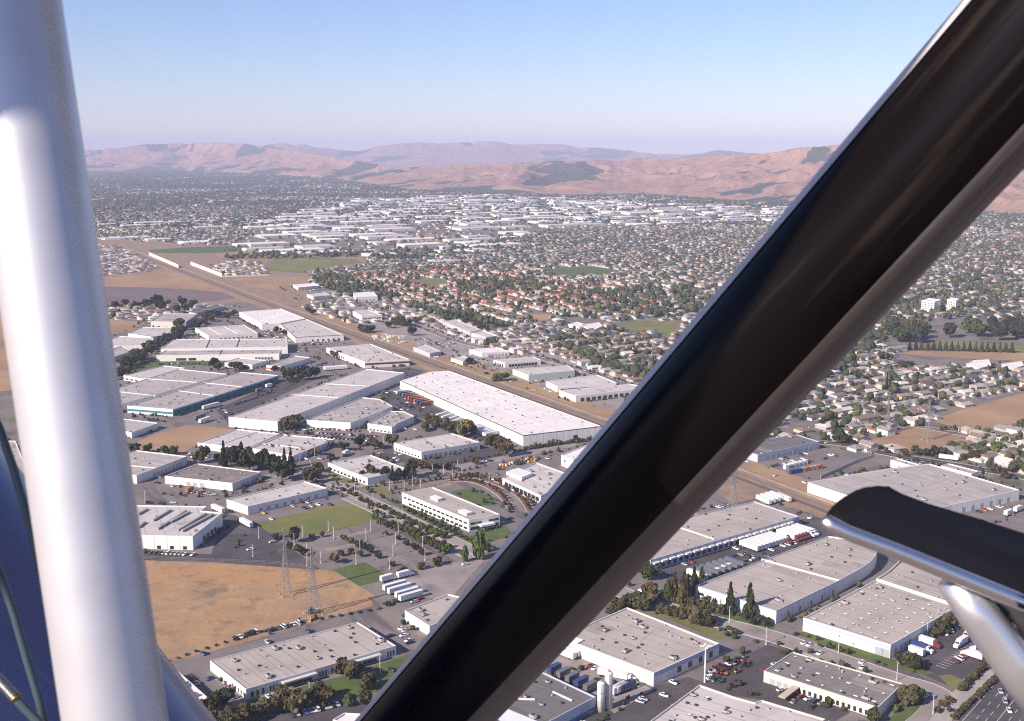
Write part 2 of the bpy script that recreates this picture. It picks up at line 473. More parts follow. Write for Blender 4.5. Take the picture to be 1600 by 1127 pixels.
ground_poly('dry_field', [(1398, 553), (1440, 547), (1600, 552), (1720, 556), (1720, 570), (1600, 565), (1470, 558)], m_drygrass2, 0.05)
ground_poly('park_lawn', [(1440, 546), (1450, 535), (1600, 538), (1720, 545), (1720, 555), (1600, 551)], m_lawn_dry, 0.045)
ground_poly('parking_lot', [(1390, 566), (1402, 553), (1470, 559), (1500, 568), (1460, 572)], m_asphalt, 0.055)

ground_poly('dry_field', [(20, 444), (150, 373), (180, 373), (330, 382), (420, 383), (575, 395), (580, 412), (492, 426), (486, 448), (505, 462), (476, 480), (380, 472), (330, 477), (20, 482)], m_dirt, -0.06)
ground_poly('dry_field', [(-260, 470), (120, 476), (150, 500), (120, 560), (20, 610), (-260, 640)], m_drygrass2, 0.0)
# railway
RA, RB = Vector(G(180, 384)), Vector(G(1420, 850))
rp = [tuple(RA), tuple(Vector(G(440, 482))), tuple(Vector(G(935, 660))), tuple(Vector(G(1290, 795))), tuple(RB)]
road('railway_bed', rp, 34, m_dirt, 0.06, False, True, False)
dr = (Vector(rp[3]) - Vector(rp[1])).normalized(); nr = Vector((-dr.y, dr.x))
for off in (-4.5, 3.5):
    tp = [tuple(Vector(p) + nr * off) for p in rp]
    t = road('railway_track', tp, 5.0, m_ballast if off > 0 else mat('track_ballast_dark', (0.13, 0.105, 0.085), 0.95, 0.15, 0.08), 0.09, False, True, False)
    for s in (-0.72, 0.72):
        b = MB()
        for i in range(len(tp) - 1):
            b.bar((tp[i][0] + nr.x * s, tp[i][1] + nr.y * s, 0.2), (tp[i + 1][0] + nr.x * s, tp[i + 1][1] + nr.y * s, 0.2), 0.14, 0.18)
        link('rail', b.mesh('rail', m_rail), t)
road('dirt_track', [tuple(Vector(p) + nr * 12) for p in rp], 4, m_dirt if False else mat('wheel_ruts', (0.36, 0.27, 0.19), 0.95, 0.1, 0.1), 0.08, False, True, False)

road('dry_verge', [tuple(Vector(p) + nr * 27) for p in rp[1:]], 20, m_drygrass2, 0.065, False, True, False)
road('dry_verge', [tuple(Vector(p) - nr * 21) for p in rp[:3]], 9, m_drygrass2, 0.065, False, True, False)
# streets
road('street', [(497, 744), (570, 779), (650, 816), (752, 866)], 9, m_asphalt_pale, 0.08)
road('street', [(540, 778), (600, 806), (680, 845), (738, 874)], 6, m_asphalt_pale, 0.08)
road('street', [(470, 770), (560, 758), (650, 744), (760, 722), (900, 694)], 11, m_asphalt_pale, 0.07)
road('street', [(480, 690), (500, 735), (505, 752)], 9, m_asphalt, 0.09)
road('street', [(940, 915), (1035, 948), (1120, 972), (1210, 996), (1312, 1031), (1400, 1062), (1452, 1078), (1472, 1095), (1455, 1122), (1420, 1150)], 13, m_asphalt_pale, 0.09)
road('street', [(600, 930), (650, 985), (690, 1020)], 18, m_asphalt, 0.07, False)
road('street', [(1185, 705), (1290, 692), (1400, 712), (1500, 728), (1620, 750)], 12, m_asphalt_dark, 0.085, True, False, True, True)
road('street', [(1420, 664), (1480, 675), (1560, 690), (1640, 705)], 9, m_asphalt, 0.09)
road('street', [(485, 425), (520, 445), (570, 478), (640, 505), (720, 535), (820, 555), (900, 575), (1000, 610)], 11, m_asphalt, 0.09)
road('street', [(1500, 400), (1540, 425), (1600, 475)], 16, m_asphalt, 0.09)
road('street', [(1395, 660), (1450, 632), (1560, 606), (1640, 590)], 10, m_asphalt, 0.1)
road('dirt_track', [(1565, 1026), (1530, 1060), (1490, 1100), (1460, 1140)], 8, m_concrete, 0.09, False)
fw = road('freeway', [(1700, 945), (1600, 1075), (1540, 1150), (1480, 1230)], 26, m_asphalt_dark, 0.1, False)
fp = smooth_line([G(1700, 945), G(1600, 1075), G(1540, 1150), G(1480, 1230)])
for off, dash in ((-11.5, 0), (-7.5, 1), (-3.8, 1), (0, 0), (3.8, 1), (7.5, 1), (11.5, 0)):
    A = strip_pts(fp, 2 * abs(off) + 0.001)[0 if off > 0 else 1]
    k = MB()
    for i in range(len(A) - 1):
        a, c = Vector(A[i]), Vector(A[i + 1]); Ls = (c - a).length; d = (c - a).normalized(); n = Vector((-d.y, d.x)) * 0.1
        t = 0
        while t < Ls:
            e = min(t + (4 if dash else 20), Ls); p, q = a + d * t, a + d * e
            k.quad((*(p - n), .27), (*(q - n), .27), (*(q + n), .27), (*(p + n), .27)); t += 11 if dash else 20
    kind(link('lane_marking', k.mesh('lane_marking', m_mark), fw), 'stuff')

m_mulch = mat('bark_mulch', (0.18, 0.085, 0.065), .95, .2, .2)
for pl, w_ in (([(640, 758), (680, 751), (720, 746), (745, 746)], 3.5), ([(752, 748), (790, 762), (815, 778), (830, 800)], 3), ([(700, 752), (735, 752), (760, 760), (785, 776), (800, 796)], 3), ([(775, 752), (810, 768), (835, 790)], 2.5), ([(655, 764), (690, 757)], 2.5)):
    road('planting_bed', pl, w_ * 1.7, m_mulch, 0.075, True)
# parking bays
def bays(px_a, px_b, n, depth, both=False):
    a, b = Vector(G(*px_a)), Vector(G(*px_b)); d = (b - a).normalized(); nn = Vector((-d.y, d.x)); L = (b - a).length
    for i in range(n + 1):
        p = a + d * (L * i / n)
        BAYS.bar((p.x, p.y, 0.21), ((p + nn * depth).x, (p + nn * depth).y, 0.21), 0.22, 0.02)
BAYS = MB()
for A, B, n, dp in (((512, 862), (560, 852), 12, 5), ((560, 850), (650, 890), 22, 5), ((600, 836), (680, 872), 22, 5), ((532, 842), (575, 833), 12, 5),
                    ((650, 764), (700, 756), 14, -5), ((760, 760), (828, 800), 16, -5), ((1462, 1040), (1545, 985), 20, -5), ((1250, 1078), (1330, 1104), 16, -5), ((470, 1106), (530, 1092), 14, -5),
                    ((352, 1058), (395, 1090), 10, -5)):
    bays(A, B, n, dp)
kind(link('parking_lines', BAYS.mesh('parking_lines', m_mark)), 'stuff')

# ------------------------------------------------------------------ hills
def vnoise(x, y, seed):
    """smooth value noise"""
    xi, yi = np.floor(x).astype(np.int64), np.floor(y).astype(np.int64)
    fx, fy = x - xi, y - yi
    fx = fx * fx * (3 - 2 * fx); fy = fy * fy * (3 - 2 * fy)
    def h(a, b):
        n = (a * 374761393 + b * 668265263 + seed * 1442695041) & 0xffffffff
        n = ((n ^ (n >> 13)) * 1274126177) & 0xffffffff
        return ((n ^ (n >> 16)) & 0xffff) / 65535.0
    return (h(xi, yi) * (1 - fx) + h(xi + 1, yi) * fx) * (1 - fy) + (h(xi, yi + 1) * (1 - fx) + h(xi + 1, yi + 1) * fx) * fy
def fbm(x, y, seed, o=4):
    s, a, t = 0, 1, 0
    for k in range(o):
        s = s + a * vnoise(x, y, seed + k * 17); t += a; a *= 0.5; x = x * 2.03; y = y * 2.03
    return s / t
def ridged(x, y, seed, o=4):
    s, a, t = 0, 1, 0
    for k in range(o):
        s = s + a * (1 - np.abs(2 * vnoise(x, y, seed + k * 13) - 1)); t += a; a *= 0.5; x = x * 2.1; y = y * 2.1
    return s / t

HILL_H = {}
def hills(name, base, ridge, d_ratio, na, nr_, spur, seed, d_fixed=None):
    us = np.linspace(min(base[0][0], ridge[0][0]), max(base[-1][0], ridge[-1][0]), na)
    vb = np.interp(us, [p[0] for p in base], [p[1] for p in base])
    vr = np.interp(us, [p[0] for p in ridge], [p[1] for p in ridge])
    vr = vr + (fbm(us / 30.0, us * 0 + 3.3, seed + 5, 5) - 0.5) * 10
    az = np.arctan2(us - 800, F * CP)
    d0 = np.array([math.hypot(*G(u, v)) for u, v in zip(us, vb)]) if d_fixed is None else np.full(na, d_fixed)
    ker = np.ones(9) / 9
    d0 = np.convolve(np.pad(d0, 4, 'edge'), ker, 'valid')
    d1 = d0 * d_ratio
    z1 = np.maximum(H + d1 * np.tan(-(vr - YH) / F), 10)
    s = np.linspace(0, 1.5, nr_)
    S, A = np.meshgrid(s, az)
    D0, D1, Z1 = d0[:, None], d1[:, None], z1[:, None]
    D = D0 + (D1 - D0) * S
    X, Y = D * np.sin(A), D * np.cos(A)
    lx, ly = A * float(np.mean(d0)) / spur + 50, D / (spur * 2.6) + 50
    gx, gy = X / spur + 90, Y / spur + 90
    wx = fbm(gx * 0.5, gy * 0.5, seed, 3) * 2.2
    rg = ridged(lx + wx, ly + wx * .6, seed + 3, 4)
    r2 = ridged(lx * 2.6 + wx * 2, ly * 1.9, seed + 31, 3)
    up = np.clip(S, 0, 1)
    env = up ** 1.05
    cut = np.clip(4 * up * (1 - up), 0, 1) ** 0.7
    hgt = Z1 * env * (1 - 1.25 * cut * (1 - rg)) + Z1 * 0.30 * cut * (r2 - .6) + Z1 * .10 * cut * (fbm(gx * 4, gy * 4, seed + 9, 4) - .5)
    hgt = np.maximum(hgt, 2 * up)
    hgt = np.where(S > 1, Z1 * (1 - 0.9 * (S - 1)), hgt)
    hgt = hgt * np.clip(S * 8, 0, 1) - 1.5 * (S <= 0)
    V = np.stack([X, Y, hgt], -1).reshape(-1, 3)
    idx = np.arange(na * nr_).reshape(na, nr_)
    q = np.stack([idx[:-1, :-1], idx[1:, :-1], idx[1:, 1:], idx[:-1, 1:]], -1).reshape(-1, 4)
    q = q[:, ::-1]
    # gullies and shaded slopes carry oak woodland: a tree cover value kept per point
    cov = (0.64 - rg) * 4.4 + (.63 - r2) * 3.2 + (fbm(gx * 2.2 + 9, gy * 2.2, seed + 21, 5) - 0.45) * 4.2
    cov = np.clip(cov * 1.0, 0, 1)
    me = bpy.data.meshes.new(name)
    me.from_pydata(V.tolist(), [], q.tolist())
    at = me.attributes.new('tree_cover', 'FLOAT', 'POINT')
    at.data.foreach_set('value', cov.reshape(-1).astype(np.float32))
    me.polygons.foreach_set('use_smooth', [True] * len(me.polygons))
    me.materials.append(m_hill)
    if me.polygons[len(me.polygons) // 2].normal.z < 0:
        me.flip_normals()
    return kind(link(name, me), 'structure')

m_hill = mat('hill_grass', (0.355, 0.205, 0.132), 0.95, col2=(0.28, 0.158, 0.104), scale=0.004, detail=8)
add_layer(m_hill, (0.27, 0.165, 0.10), 0.0025, 0.52, 0.66, 0.6)
add_layer(m_hill, (0.10, 0.085, 0.05), 0.016, 0.60, 0.66, 0.75, None, 3.0)
add_layer(m_hill, (0.20, 0.13, 0.085), 0.009, 0.52, 0.60, 0.6)
nt = m_hill.node_tree
att = nt.nodes.new('ShaderNodeAttribute'); att.attribute_name = 'tree_cover'
nz = nt.nodes.new('ShaderNodeTexNoise'); nz.inputs['Scale'].default_value = 0.012; nz.inputs['Detail'].default_value = 6
gp = nt.nodes.new('ShaderNodeNewGeometry'); nt.links.new(gp.outputs['Position'], nz.inputs['Vector'])
ad = nt.nodes.new('ShaderNodeMath'); ad.operation = 'ADD'
nt.links.new(att.outputs['Fac'], ad.inputs[0]); nt.links.new(nz.outputs['Fac'], ad.inputs[1])
mr = nt.nodes.new('ShaderNodeMapRange'); mr.inputs['From Min'].default_value = 0.98; mr.inputs['From Max'].default_value = 1.22
nt.links.new(ad.outputs[0], mr.inputs['Value'])
mx = nt.nodes.new('ShaderNodeMix'); mx.data_type = 'RGBA'
bs = nt.nodes['Principled BSDF']; src = bs.inputs['Base Color'].links[0].from_socket
nt.links.new(mr.outputs['Result'], mx.inputs['Factor']); nt.links.new(src, mx.inputs['A']); mx.inputs['B'].default_value = (0.05, 0.055, 0.03, 1)
nt.links.new(mx.outputs['Result'], bs.inputs['Base Color'])

hills('hills', [(380, 268), (480, 272), (560, 284), (640, 296), (760, 302), (900, 305), (1000, 303), (1080, 309), (1220, 318), (1400, 327), (1600, 335), (1800, 340)],
      [(380, 268), (450, 268), (520, 264), (620, 263), (700, 259), (780, 256), (960, 249), (1100, 244), (1180, 239), (1240, 231), (1310, 226), (1450, 218), (1600, 212), (1800, 205)], 1.36, 700, 130, 520, 3)
hills('hills', [(-150, 272), (130, 268), (300, 268), (450, 275), (560, 284), (640, 292), (760, 300)],
      [(-150, 243), (0, 243), (130, 240), (200, 232), (290, 223), (400, 225), (450, 233), (520, 245), (600, 258), (680, 275), (760, 295)], 1.22, 460, 100, 900, 41)
hills('hills', [(-300, 260), (1900, 260)],
      [(-300, 240), (100, 238), (250, 234), (440, 226), (500, 228), (560, 235), (620, 227), (700, 221), (760, 222), (860, 226), (930, 231), (1000, 239), (1060, 240), (1120, 236), (1200, 240), (1400, 238), (1900, 235)], 1.2, 420, 60, 1500, 77, 17500)

# ------------------------------------------------------------------ haze
hz = MB(); hz.box(-24000, 24000, -3000, 29000, -2, 520)
m_haze = bpy.data.materials.new('haze_air')
m_haze.use_nodes = True
hn = m_haze.node_tree
hn.nodes.remove(hn.nodes['Principled BSDF'])
pv = hn.nodes.new('ShaderNodeVolumePrincipled')
pv.inputs['Color'].default_value = (0.68, 0.74, 1.0, 1)
pv.inputs['Density'].default_value = 6.0e-5
pv.inputs['Anisotropy'].default_value = -0.1
hn.links.new(pv.outputs['Volume'], hn.nodes['Material Output'].inputs['Volume'])
kind(link('haze', hz.mesh('haze', m_haze)), 'stuff')

# ------------------------------------------------------------------ buildings
def unit_mesh(w, d, h, kind_):
    b = MB()
    if kind_ == 'vent':
        b.box(-w / 2, w / 2, -d / 2, d / 2, 0, h, 0)
        b.box(-w * .65, w * .65, -d * .65, d * .65, h, h + .25, 0)
    elif kind_ == 'skylight':
        b.box(-w / 2, w / 2, -d / 2, d / 2, 0, .25, 1)
        z = .25; x, y = w * .46, d * .46
        b.quad((-x, -y, z), (x, -y, z), (x * .4, -y * .4, .5), (-x * .4, -y * .4, .5)); b.quad((x, -y, z), (x, y, z), (x * .4, y * .4, .5), (x * .4, -y * .4, .5))
        b.quad((x, y, z), (-x, y, z), (-x * .4, y * .4, .5), (x * .4, y * .4, .5)); b.quad((-x, y, z), (-x, -y, z), (-x * .4, -y * .4, .5), (-x * .4, y * .4, .5))
        b.quad((-x * .4, -y * .4, .5), (x * .4, -y * .4, .5), (x * .4, y * .4, .5), (-x * .4, y * .4, .5))
    else:
        b.box(-w / 2 - .15, w / 2 + .15, -d / 2 - .15, d / 2 + .15, 0, .3, 1)
        b.box(-w / 2, w / 2, -d / 2, d / 2, .3, h, 0)
        b.box(-w * .28, w * .28, -d * .3, d * .3, h, h + .3, 1)
        b.box(w / 2, w / 2 + .6, -d * .3, d * .3, .5, h * .8, 0)
    return b.mesh('rooftop_' + kind_, [m_sky if kind_ == 'skylight' else (m_unit if kind_ == 'unit' or w < .7 else m_unit_dark), m_unit_dark])
UNITS = {'unit': [unit_mesh(2.2, 1.5, 1.2, 'unit'), unit_mesh(3.0, 1.9, 1.5, 'unit'), unit_mesh(1.7, 1.3, 1.1, 'unit')],
         'vent': [unit_mesh(.6, .6, .6, 'vent'), unit_mesh(.9, .9, .5, 'vent')],
         'skylight': [unit_mesh(2.6, 1.3, .5, 'skylight'), unit_mesh(1.3, 1.3, .5, 'skylight')]}
BUILD_POLYS = []       # footprints in world coordinates, with a short description
def area2(p):
    return sum(p[i][0] * p[(i + 1) % len(p)][1] - p[(i + 1) % len(p)][0] * p[i][1] for i in range(len(p)))
def inset(p, t):
    n = len(p); out = []
    for i in range(n):
        a, b, c = Vector(p[i - 1]), Vector(p[i]), Vector(p[(i + 1) % n])
        d1, d2 = (b - a).normalized(), (c - b).normalized()
        n1, n2 = Vector((-d1.y, d1.x)), Vector((-d2.y, d2.x))
        m = (n1 + n2)
        m = m.normalized() if m.length > 1e-4 else n1
        k = t / max(0.35, m.dot(n1))
        out.append(tuple(b + m * k))
    return out

def building(desc, label, px, h, roof='grey', wall='white', cap=None, grid=None, units=0, vents=0, sky=0, seams=(), stripes=(), docks=(), wins=(), canopy=(), joints=(), name='warehouse', cat='warehouse', par=0.7, base=0.0, pent=(), world_pts=None):
    pts = world_pts or [G(u, v, h + base) for u, v in px]
    if area2(pts) < 0:
        pts = pts[::-1]
    cx = sum(p[0] for p in pts) / len(pts); cy = sum(p[1] for p in pts) / len(pts)
    BUILD_POLYS.append((pts, desc, (cx, cy)))
    root = thing(name, label, cat, (cx, cy, 0))
    lp = [(x - cx, y - cy) for x, y in pts]
    n = len(lp)
    ip = inset(lp, 0.4)
    b = MB()
    top = h + par
    for i in range(n):
        j = (i + 1) % n
        A, B, a, c = lp[i], lp[j], ip[i], ip[j]
        b.quad((*A, base - 0.3), (*B, base - 0.3), (*B, top), (*A, top))
        b.quad((*A, top), (*B, top), (*c, top), (*a, top))
        b.quad((*a, top), (*c, top), (*c, h - .05), (*a, h - .05))
    link('wall', b.mesh('wall', WM[wall]), root)
    b = MB(); b.ngon([(x, y, h) for x, y in ip])
    rf = link('roof', b.mesh('roof', RM[roof]), root)
    if cap:
        op = inset(lp, -0.06); b = MB()
        for i in range(n):
            j = (i + 1) % n
            b.quad((*op[i], top - .55), (*op[j], top - .55), (*op[j], top + .05), (*op[i], top + .05))
            b.quad((*op[i], top + .05), (*op[j], top + .05), (*ip[j], top + .05), (*ip[i], top + .05))
        link('parapet_cap', b.mesh('parapet_cap', WM[cap]), root)
    d0 = Vector(lp[1]) - Vector(lp[0])
    rot = math.atan2(d0.y, d0.x)
    def edge(i):
        A, B = Vector(lp[i % n]), Vector(lp[(i + 1) % n]); d = (B - A); L = d.length; d = d / L
        return A, d, L, Vector((d.y, -d.x))
    def panel(nm, i, t0, t1, z0, z1, m, proud=0.06, par_=None):
        A, d, L, no = edge(i)
        p, q = A + d * (L * t0), A + d * (L * t1)
        bb = MB(); mid = (p + q) / 2; w = (q - p).length / 2
        bb.box(-w, w, -proud, 0.1, 0, z1 - z0)
        return link(nm, bb.mesh(nm, m), par_ or root, (mid.x, mid.y, z0), math.atan2(d.y, d.x))
    for (i, z0, z1, c) in stripes:
        panel('wall_stripe', i, 0.004, 0.996, z0, z1, WM[c], 0.05)
    for (i, t0, t1, cnt, w, hh, z0, m) in docks:
        A, d, L, no = edge(i)
        for k in range(cnt):
            t = t0 + (t1 - t0) * (k + .5) / cnt
            dd = panel('dock_door', i, t - w / 2 / L, t + w / 2 / L, z0, z0 + hh, m, 0.09)
    for (i, t0, t1, cnt, frac, z0, z1) in wins:
        for k in range(cnt):
            a_ = t0 + (t1 - t0) * (k + .5 - frac / 2) / cnt; c_ = t0 + (t1 - t0) * (k + .5 + frac / 2) / cnt
            panel('window', i, a_, c_, z0, z1, m_glass, 0.07)
    for (i, cnt) in joints:
        for k in range(1, cnt):
            t = k / cnt; L = edge(i)[2]
            panel('panel_joint', i, t - .16 / L, t + .16 / L, 0.2, h - .1, WM['grey'], 0.045)
    for (i, t0, t1, z, dep, th, c) in canopy:
        A, d, L, no = edge(i)
        p, q = A + d * (L * t0), A + d * (L * t1); mid = (p + q) / 2; w = (q - p).length / 2
        bb = MB(); bb.box(-w, w, -dep, -0.09, 0, th)
        link('canopy', bb.mesh('canopy', WM[c]), root, (mid.x, mid.y, z), math.atan2(d.y, d.x))
    for s in seams:
        a_, c_ = G(*s[0], h), G(*s[1], h)
        bb = MB(); hh = 0.55 if len(s) < 3 else s[2]
        bb.bar((a_[0] - cx, a_[1] - cy, h + hh / 2 - .1), (c_[0] - cx, c_[1] - cy, h + hh / 2 - .1), 0.5 if len(s) < 4 else s[3], hh + .2)
        link('fire_wall', bb.mesh('fire_wall', WM['white'] if len(s) < 5 else WM[s[4]]), root)
    for k, (pp, ph) in enumerate(pent):
        wp = [G(u, v, h + ph) for u, v in pp]
        if area2(wp) < 0: wp = wp[::-1]
        bb = MB(); l2 = [(x - cx, y - cy) for x, y in wp]
        for i in range(len(l2)):
            bb.quad((*l2[i], h), (*l2[(i + 1) % len(l2)], h), (*l2[(i + 1) % len(l2)], h + ph), (*l2[i], h + ph))
        bb.ngon([(x, y, h + ph) for x, y in l2])
        link('penthouse', bb.mesh('penthouse', WM['white']), root)
    # membrane seams and repairs
    A_ = abs(area2(lp)) / 2
    if A_ > 500 and math.hypot(cx, cy) < 1700:
        rr_ = random.Random(int(A_)); dd_ = Vector(lp[1]) - Vector(lp[0]); dd_.normalize(); nn_ = Vector((-dd_.y, dd_.x))
        bb = MB(); t_ = [Vector(p).dot(nn_) for p in ip]; o_v = min(t_) + 3
        while o_v < max(t_):
            hits = []
            for i in range(n):
                a_, c_ = Vector(ip[i]), Vector(ip[(i + 1) % n]); ta, tc_ = a_.dot(nn_), c_.dot(nn_)
                if (ta - o_v) * (tc_ - o_v) < 0: hits.append(a_.lerp(c_, (o_v - ta) / (tc_ - ta)).dot(dd_))
            hits.sort()
            for h0, h1 in zip(hits[::2], hits[1::2]):
                p_, q_ = dd_ * (h0 + .3) + nn_ * o_v, dd_ * (h1 - .3) + nn_ * o_v
                w_ = nn_ * rr_.choice([.12, .16, .28]); bb.quad((*(p_ - w_), h + .055), (*(q_ - w_), h + .055), (*(q_ + w_), h + .055), (*(p_ + w_), h + .055))
            o_v += rr_.choice([3.6, 3.6, 7.2, 7.2, 10.8])
        kind(link('roof_seams', bb.mesh('roof_seams', SEAM[roof]), rf), 'stuff')
        for k in range(int(min(9, A_ / 420))):
            x_, y_ = rr_.uniform(min(p[0] for p in lp), max(p[0] for p in lp)), rr_.uniform(min(p[1] for p in lp), max(p[1] for p in lp))
            w_, l_ = rr_.uniform(1.2, 4.5), rr_.uniform(2, 13)
            cs = [Vector((x_, y_)) + dd_ * sx + nn_ * sy for sx, sy in ((-l_, -w_), (l_, -w_), (l_, w_), (-l_, w_))]
            if all(inside(c_.x, c_.y, ip) for c_ in cs):
                bb = MB(); bb.quad(*[(c_.x, c_.y, h + .012 + .0035 * k) for c_ in cs]); link('roof_patch', bb.mesh('roof_patch', rr_.choice([SEAM[roof], PATCH[roof], PATCH[roof]])), rf)
    # rooftop pieces
    xs = [p[0] for p in lp]; ys = [p[1] for p in lp]
    c_, s_ = math.cos(rot), math.sin(rot)
    safe = inset(lp, 2.0)
    def spots(cnt, jitter=0.35):
        """a jittered grid of about cnt points in the roof, in the roof's own axes"""
        rx = [x * c_ + y * s_ for x, y in lp]; ry = [-x * s_ + y * c_ for x, y in lp]
        A_ = abs(area2(lp)) / 2; st = math.sqrt(A_ / max(cnt, 1))
        out = []
        nx_ = max(1, round((max(rx) - min(rx)) / st)); ny_ = max(1, round((max(ry) - min(ry)) / st))
        for a in range(nx_):
            for b_ in range(ny_):
                X = min(rx) + (a + .5 + random.uniform(-jitter, jitter)) / nx_ * (max(rx) - min(rx)); Y = min(ry) + (b_ + .5 + random.uniform(-jitter, jitter)) / ny_ * (max(ry) - min(ry))
                x, y = X * c_ - Y * s_, X * s_ + Y * c_
                if inside(x, y, safe):
                    out.append((x, y))
        return out
    for kk, cnt, jit in (('unit', units * .6, .5), ('vent', vents * .7, .45), ('skylight', sky, .06)):
        if cnt:
            for x, y in spots(cnt, jit):
                me = random.choice(UNITS[kk])
                link({'unit': 'rooftop_unit', 'vent': 'roof_vent', 'skylight': 'skylight'}[kk], me, rf, (x, y, h), rot + (math.pi / 2 if random.random() < .3 and kk == 'unit' else 0))
    return root

B = building
# the big white warehouse along the railway and its neighbours
B('big white warehouse along the railway', 'huge white-roofed warehouse with a long sunlit wall beside the railway', [(625, 595), (817.5, 681.4), (940, 667), (701, 580), (668, 582)], 8.6, 'white', 'white', cap='darkline', vents=70, sky=26, joints=[(1, 12), (0, 22)], docks=[(1, .62, .7, 1, 4, 4, 0.1, m_dock)], par=.5)
B('long grey warehouse left of the truck yard', 'long pale grey warehouse with shaded blue side wall, between teal and white ones', [(357, 653), (433.5, 660), (632, 583.5), (571, 577.5)], 8.2, 'pale', 'white', vents=40, sky=12, joints=[(1, 26)], seams=[((455, 617), (528, 622)), ((505, 600), (578, 604))])
B('teal-trimmed warehouse', 'wide grey-roofed warehouse with teal stripe and teal side wall', [(198.8, 635.2), (269.8, 640.7), (435, 587.5), (374, 582.4)], 6.2, 'grey', 'white', stripes=[(0, 2.0, 4.0, 'teal'), (1, 0.3, 5.6, 'teal')], vents=42, units=6, seams=[((279, 611), (334, 618.5)), ((318, 598.5), (378, 605))], docks=[(1, .1, .95, 14, 3.2, 3.6, .9, m_dock)])
B('pale warehouse behind the teal one', 'broad pale grey warehouse partly behind the white strut, next to teal-trimmed one', [(150, 617), (160, 641), (355, 585.3), (279, 577.5)], 6.8, 'grey', 'white', vents=46, seams=[((180, 612), (243, 619)), ((225, 592), (310, 598))])
B('stepped annex behind the teal warehouse', 'low pale-roofed annex with windows beyond the teal-trimmed warehouse', [(193, 587.5), (225.4, 593.5), (290, 576), (255, 572.4)], 4.6, 'pale', 'white', vents=8, wins=[(0, .05, .95, 4, .6, 1, 2.6)])
B('twin grey warehouse, upper half', 'upper half of stepped twin warehouse with dark roof seams', [(251, 546), (449.4, 542.5), (448.3, 530.3), (271, 531)], 8.0, 'pale', 'white', vents=20, seams=[((322, 544), (328, 531), .5, .9, 'darkline'), ((369, 543.5), (374, 530.5), .5, .9, 'darkline')])
B('twin grey warehouse, lower half', 'lower half of stepped twin warehouse with dock openings in white wall', [(244.3, 556.4), (436, 553.6), (440, 546.5), (259, 548.2)], 6.6, 'grey', 'white', vents=14, docks=[(0, .16, .24, 5, 2.6, 3, .6, m_dock), (0, .26, .32, 4, 2.6, 3, .6, m_dock), (0, .8, .95, 6, 2.4, 2.6, .6, m_dock)], seams=[((343, 555), (347, 547), .4, .9, 'darkline')])
B('small grey-roofed warehouse above the twin', 'medium pale warehouse with striped roof panels behind the twin warehouse', [(305.2, 513.2), (326.3, 525.4), (402.8, 521), (380.6, 508.3)], 5.6, 'pale', 'white', vents=12, seams=[((345, 524), (325, 512)), ((372, 522.5), (350, 510.5))], wins=[(1, .2, .9, 8, .5, .8, 2.2)])
B('office block with square windows', 'tan-walled two-storey block with square windows and a dark glass end', [(235.4, 503), (289.7, 504.3), (308.6, 491), (254.2, 490.6)], 8.0, 'grey', 'cream', wins=[(0, .74, .99, 5, .66, 4.6, 6.8), (0, .74, .99, 5, .66, 1, 3.2), (1, .03, .97, 9, .9, 1, 3.2), (1, .03, .97, 9, .9, 4.6, 6.8)], vents=6, name='office_building', cat='office')
B('white railway warehouse, far half', 'far half of white-roofed warehouse hugging the railway embankment', [(374, 488), (409.5, 507.6), (439, 506), (477, 498.5), (438, 483)], 7.6, 'white', 'white', vents=16, docks=[(0, .2, .95, 8, 2.6, 3, .8, m_door)])
B('white railway warehouse, near half', 'near half of white-roofed warehouse hugging the railway, with dark cornice', [(438.5, 507), (461.5, 528), (537, 524.2), (478.5, 499.2)], 6.8, 'pale', 'white', cap='darkline', vents=18, docks=[(1, .3, .95, 6, 2.4, 2.8, .6, m_dock)])
B('maroon-striped warehouse', 'pale-roofed warehouse with a maroon stripe on its near wall', [(510, 544), (569.8, 566.4), (639.6, 562.6), (578.6, 538.2)], 6.6, 'pale', 'white', stripes=[(1, 3.2, 5.4, 'maroon')], units=26, vents=20, docks=[(0, .15, .5, 6, 2.6, 3, .7, m_dock)])
B('grey-white warehouse with many roof units', 'mid-size warehouse with many rooftop units below the long one', [(478.8, 657.3), (547.6, 661.8), (613.5, 636), (594, 625), (566.4, 621.9)], 6.4, 'grey', 'white', units=26, vents=24, joints=[(1, 14)], seams=[((520, 643), (560, 630), .4, .4)])
B('small warehouse with a notched corner', 'small warehouse with many roof units next to shaded alley', [(574.2, 662.9), (611.9, 668.4), (617, 666.4), (620, 662.8), (647, 651.5), (630.7, 644), (609.7, 643.6)], 5.6, 'grey', 'white', units=16, vents=12, wins=[(0, .05, .95, 6, .5, .6, 2)])
B('white warehouse with a loading apron', 'white warehouse with dark parking on two sides, below the big white one', [(615.3, 693.3), (658.5, 707.7), (749.5, 692.2), (706.2, 678.4)], 5.6, 'pale', 'white', units=9, vents=10, docks=[(1, .02, .95, 11, 2.8, 3.2, .2, m_door)], wins=[(0, .05, .95, 8, .45, 1, 2.4)])
B('low building among dark trees', 'low pale building with a divided roof, dark trees at its near corner', [(512.2, 724.3), (574.3, 748.7), (638, 735), (578.7, 712.1)], 5.0, 'pale', 'white', units=10, vents=8, wins=[(0, .04, .96, 10, .5, .8, 2.6)], seams=[((543, 736), (609, 722.5))])
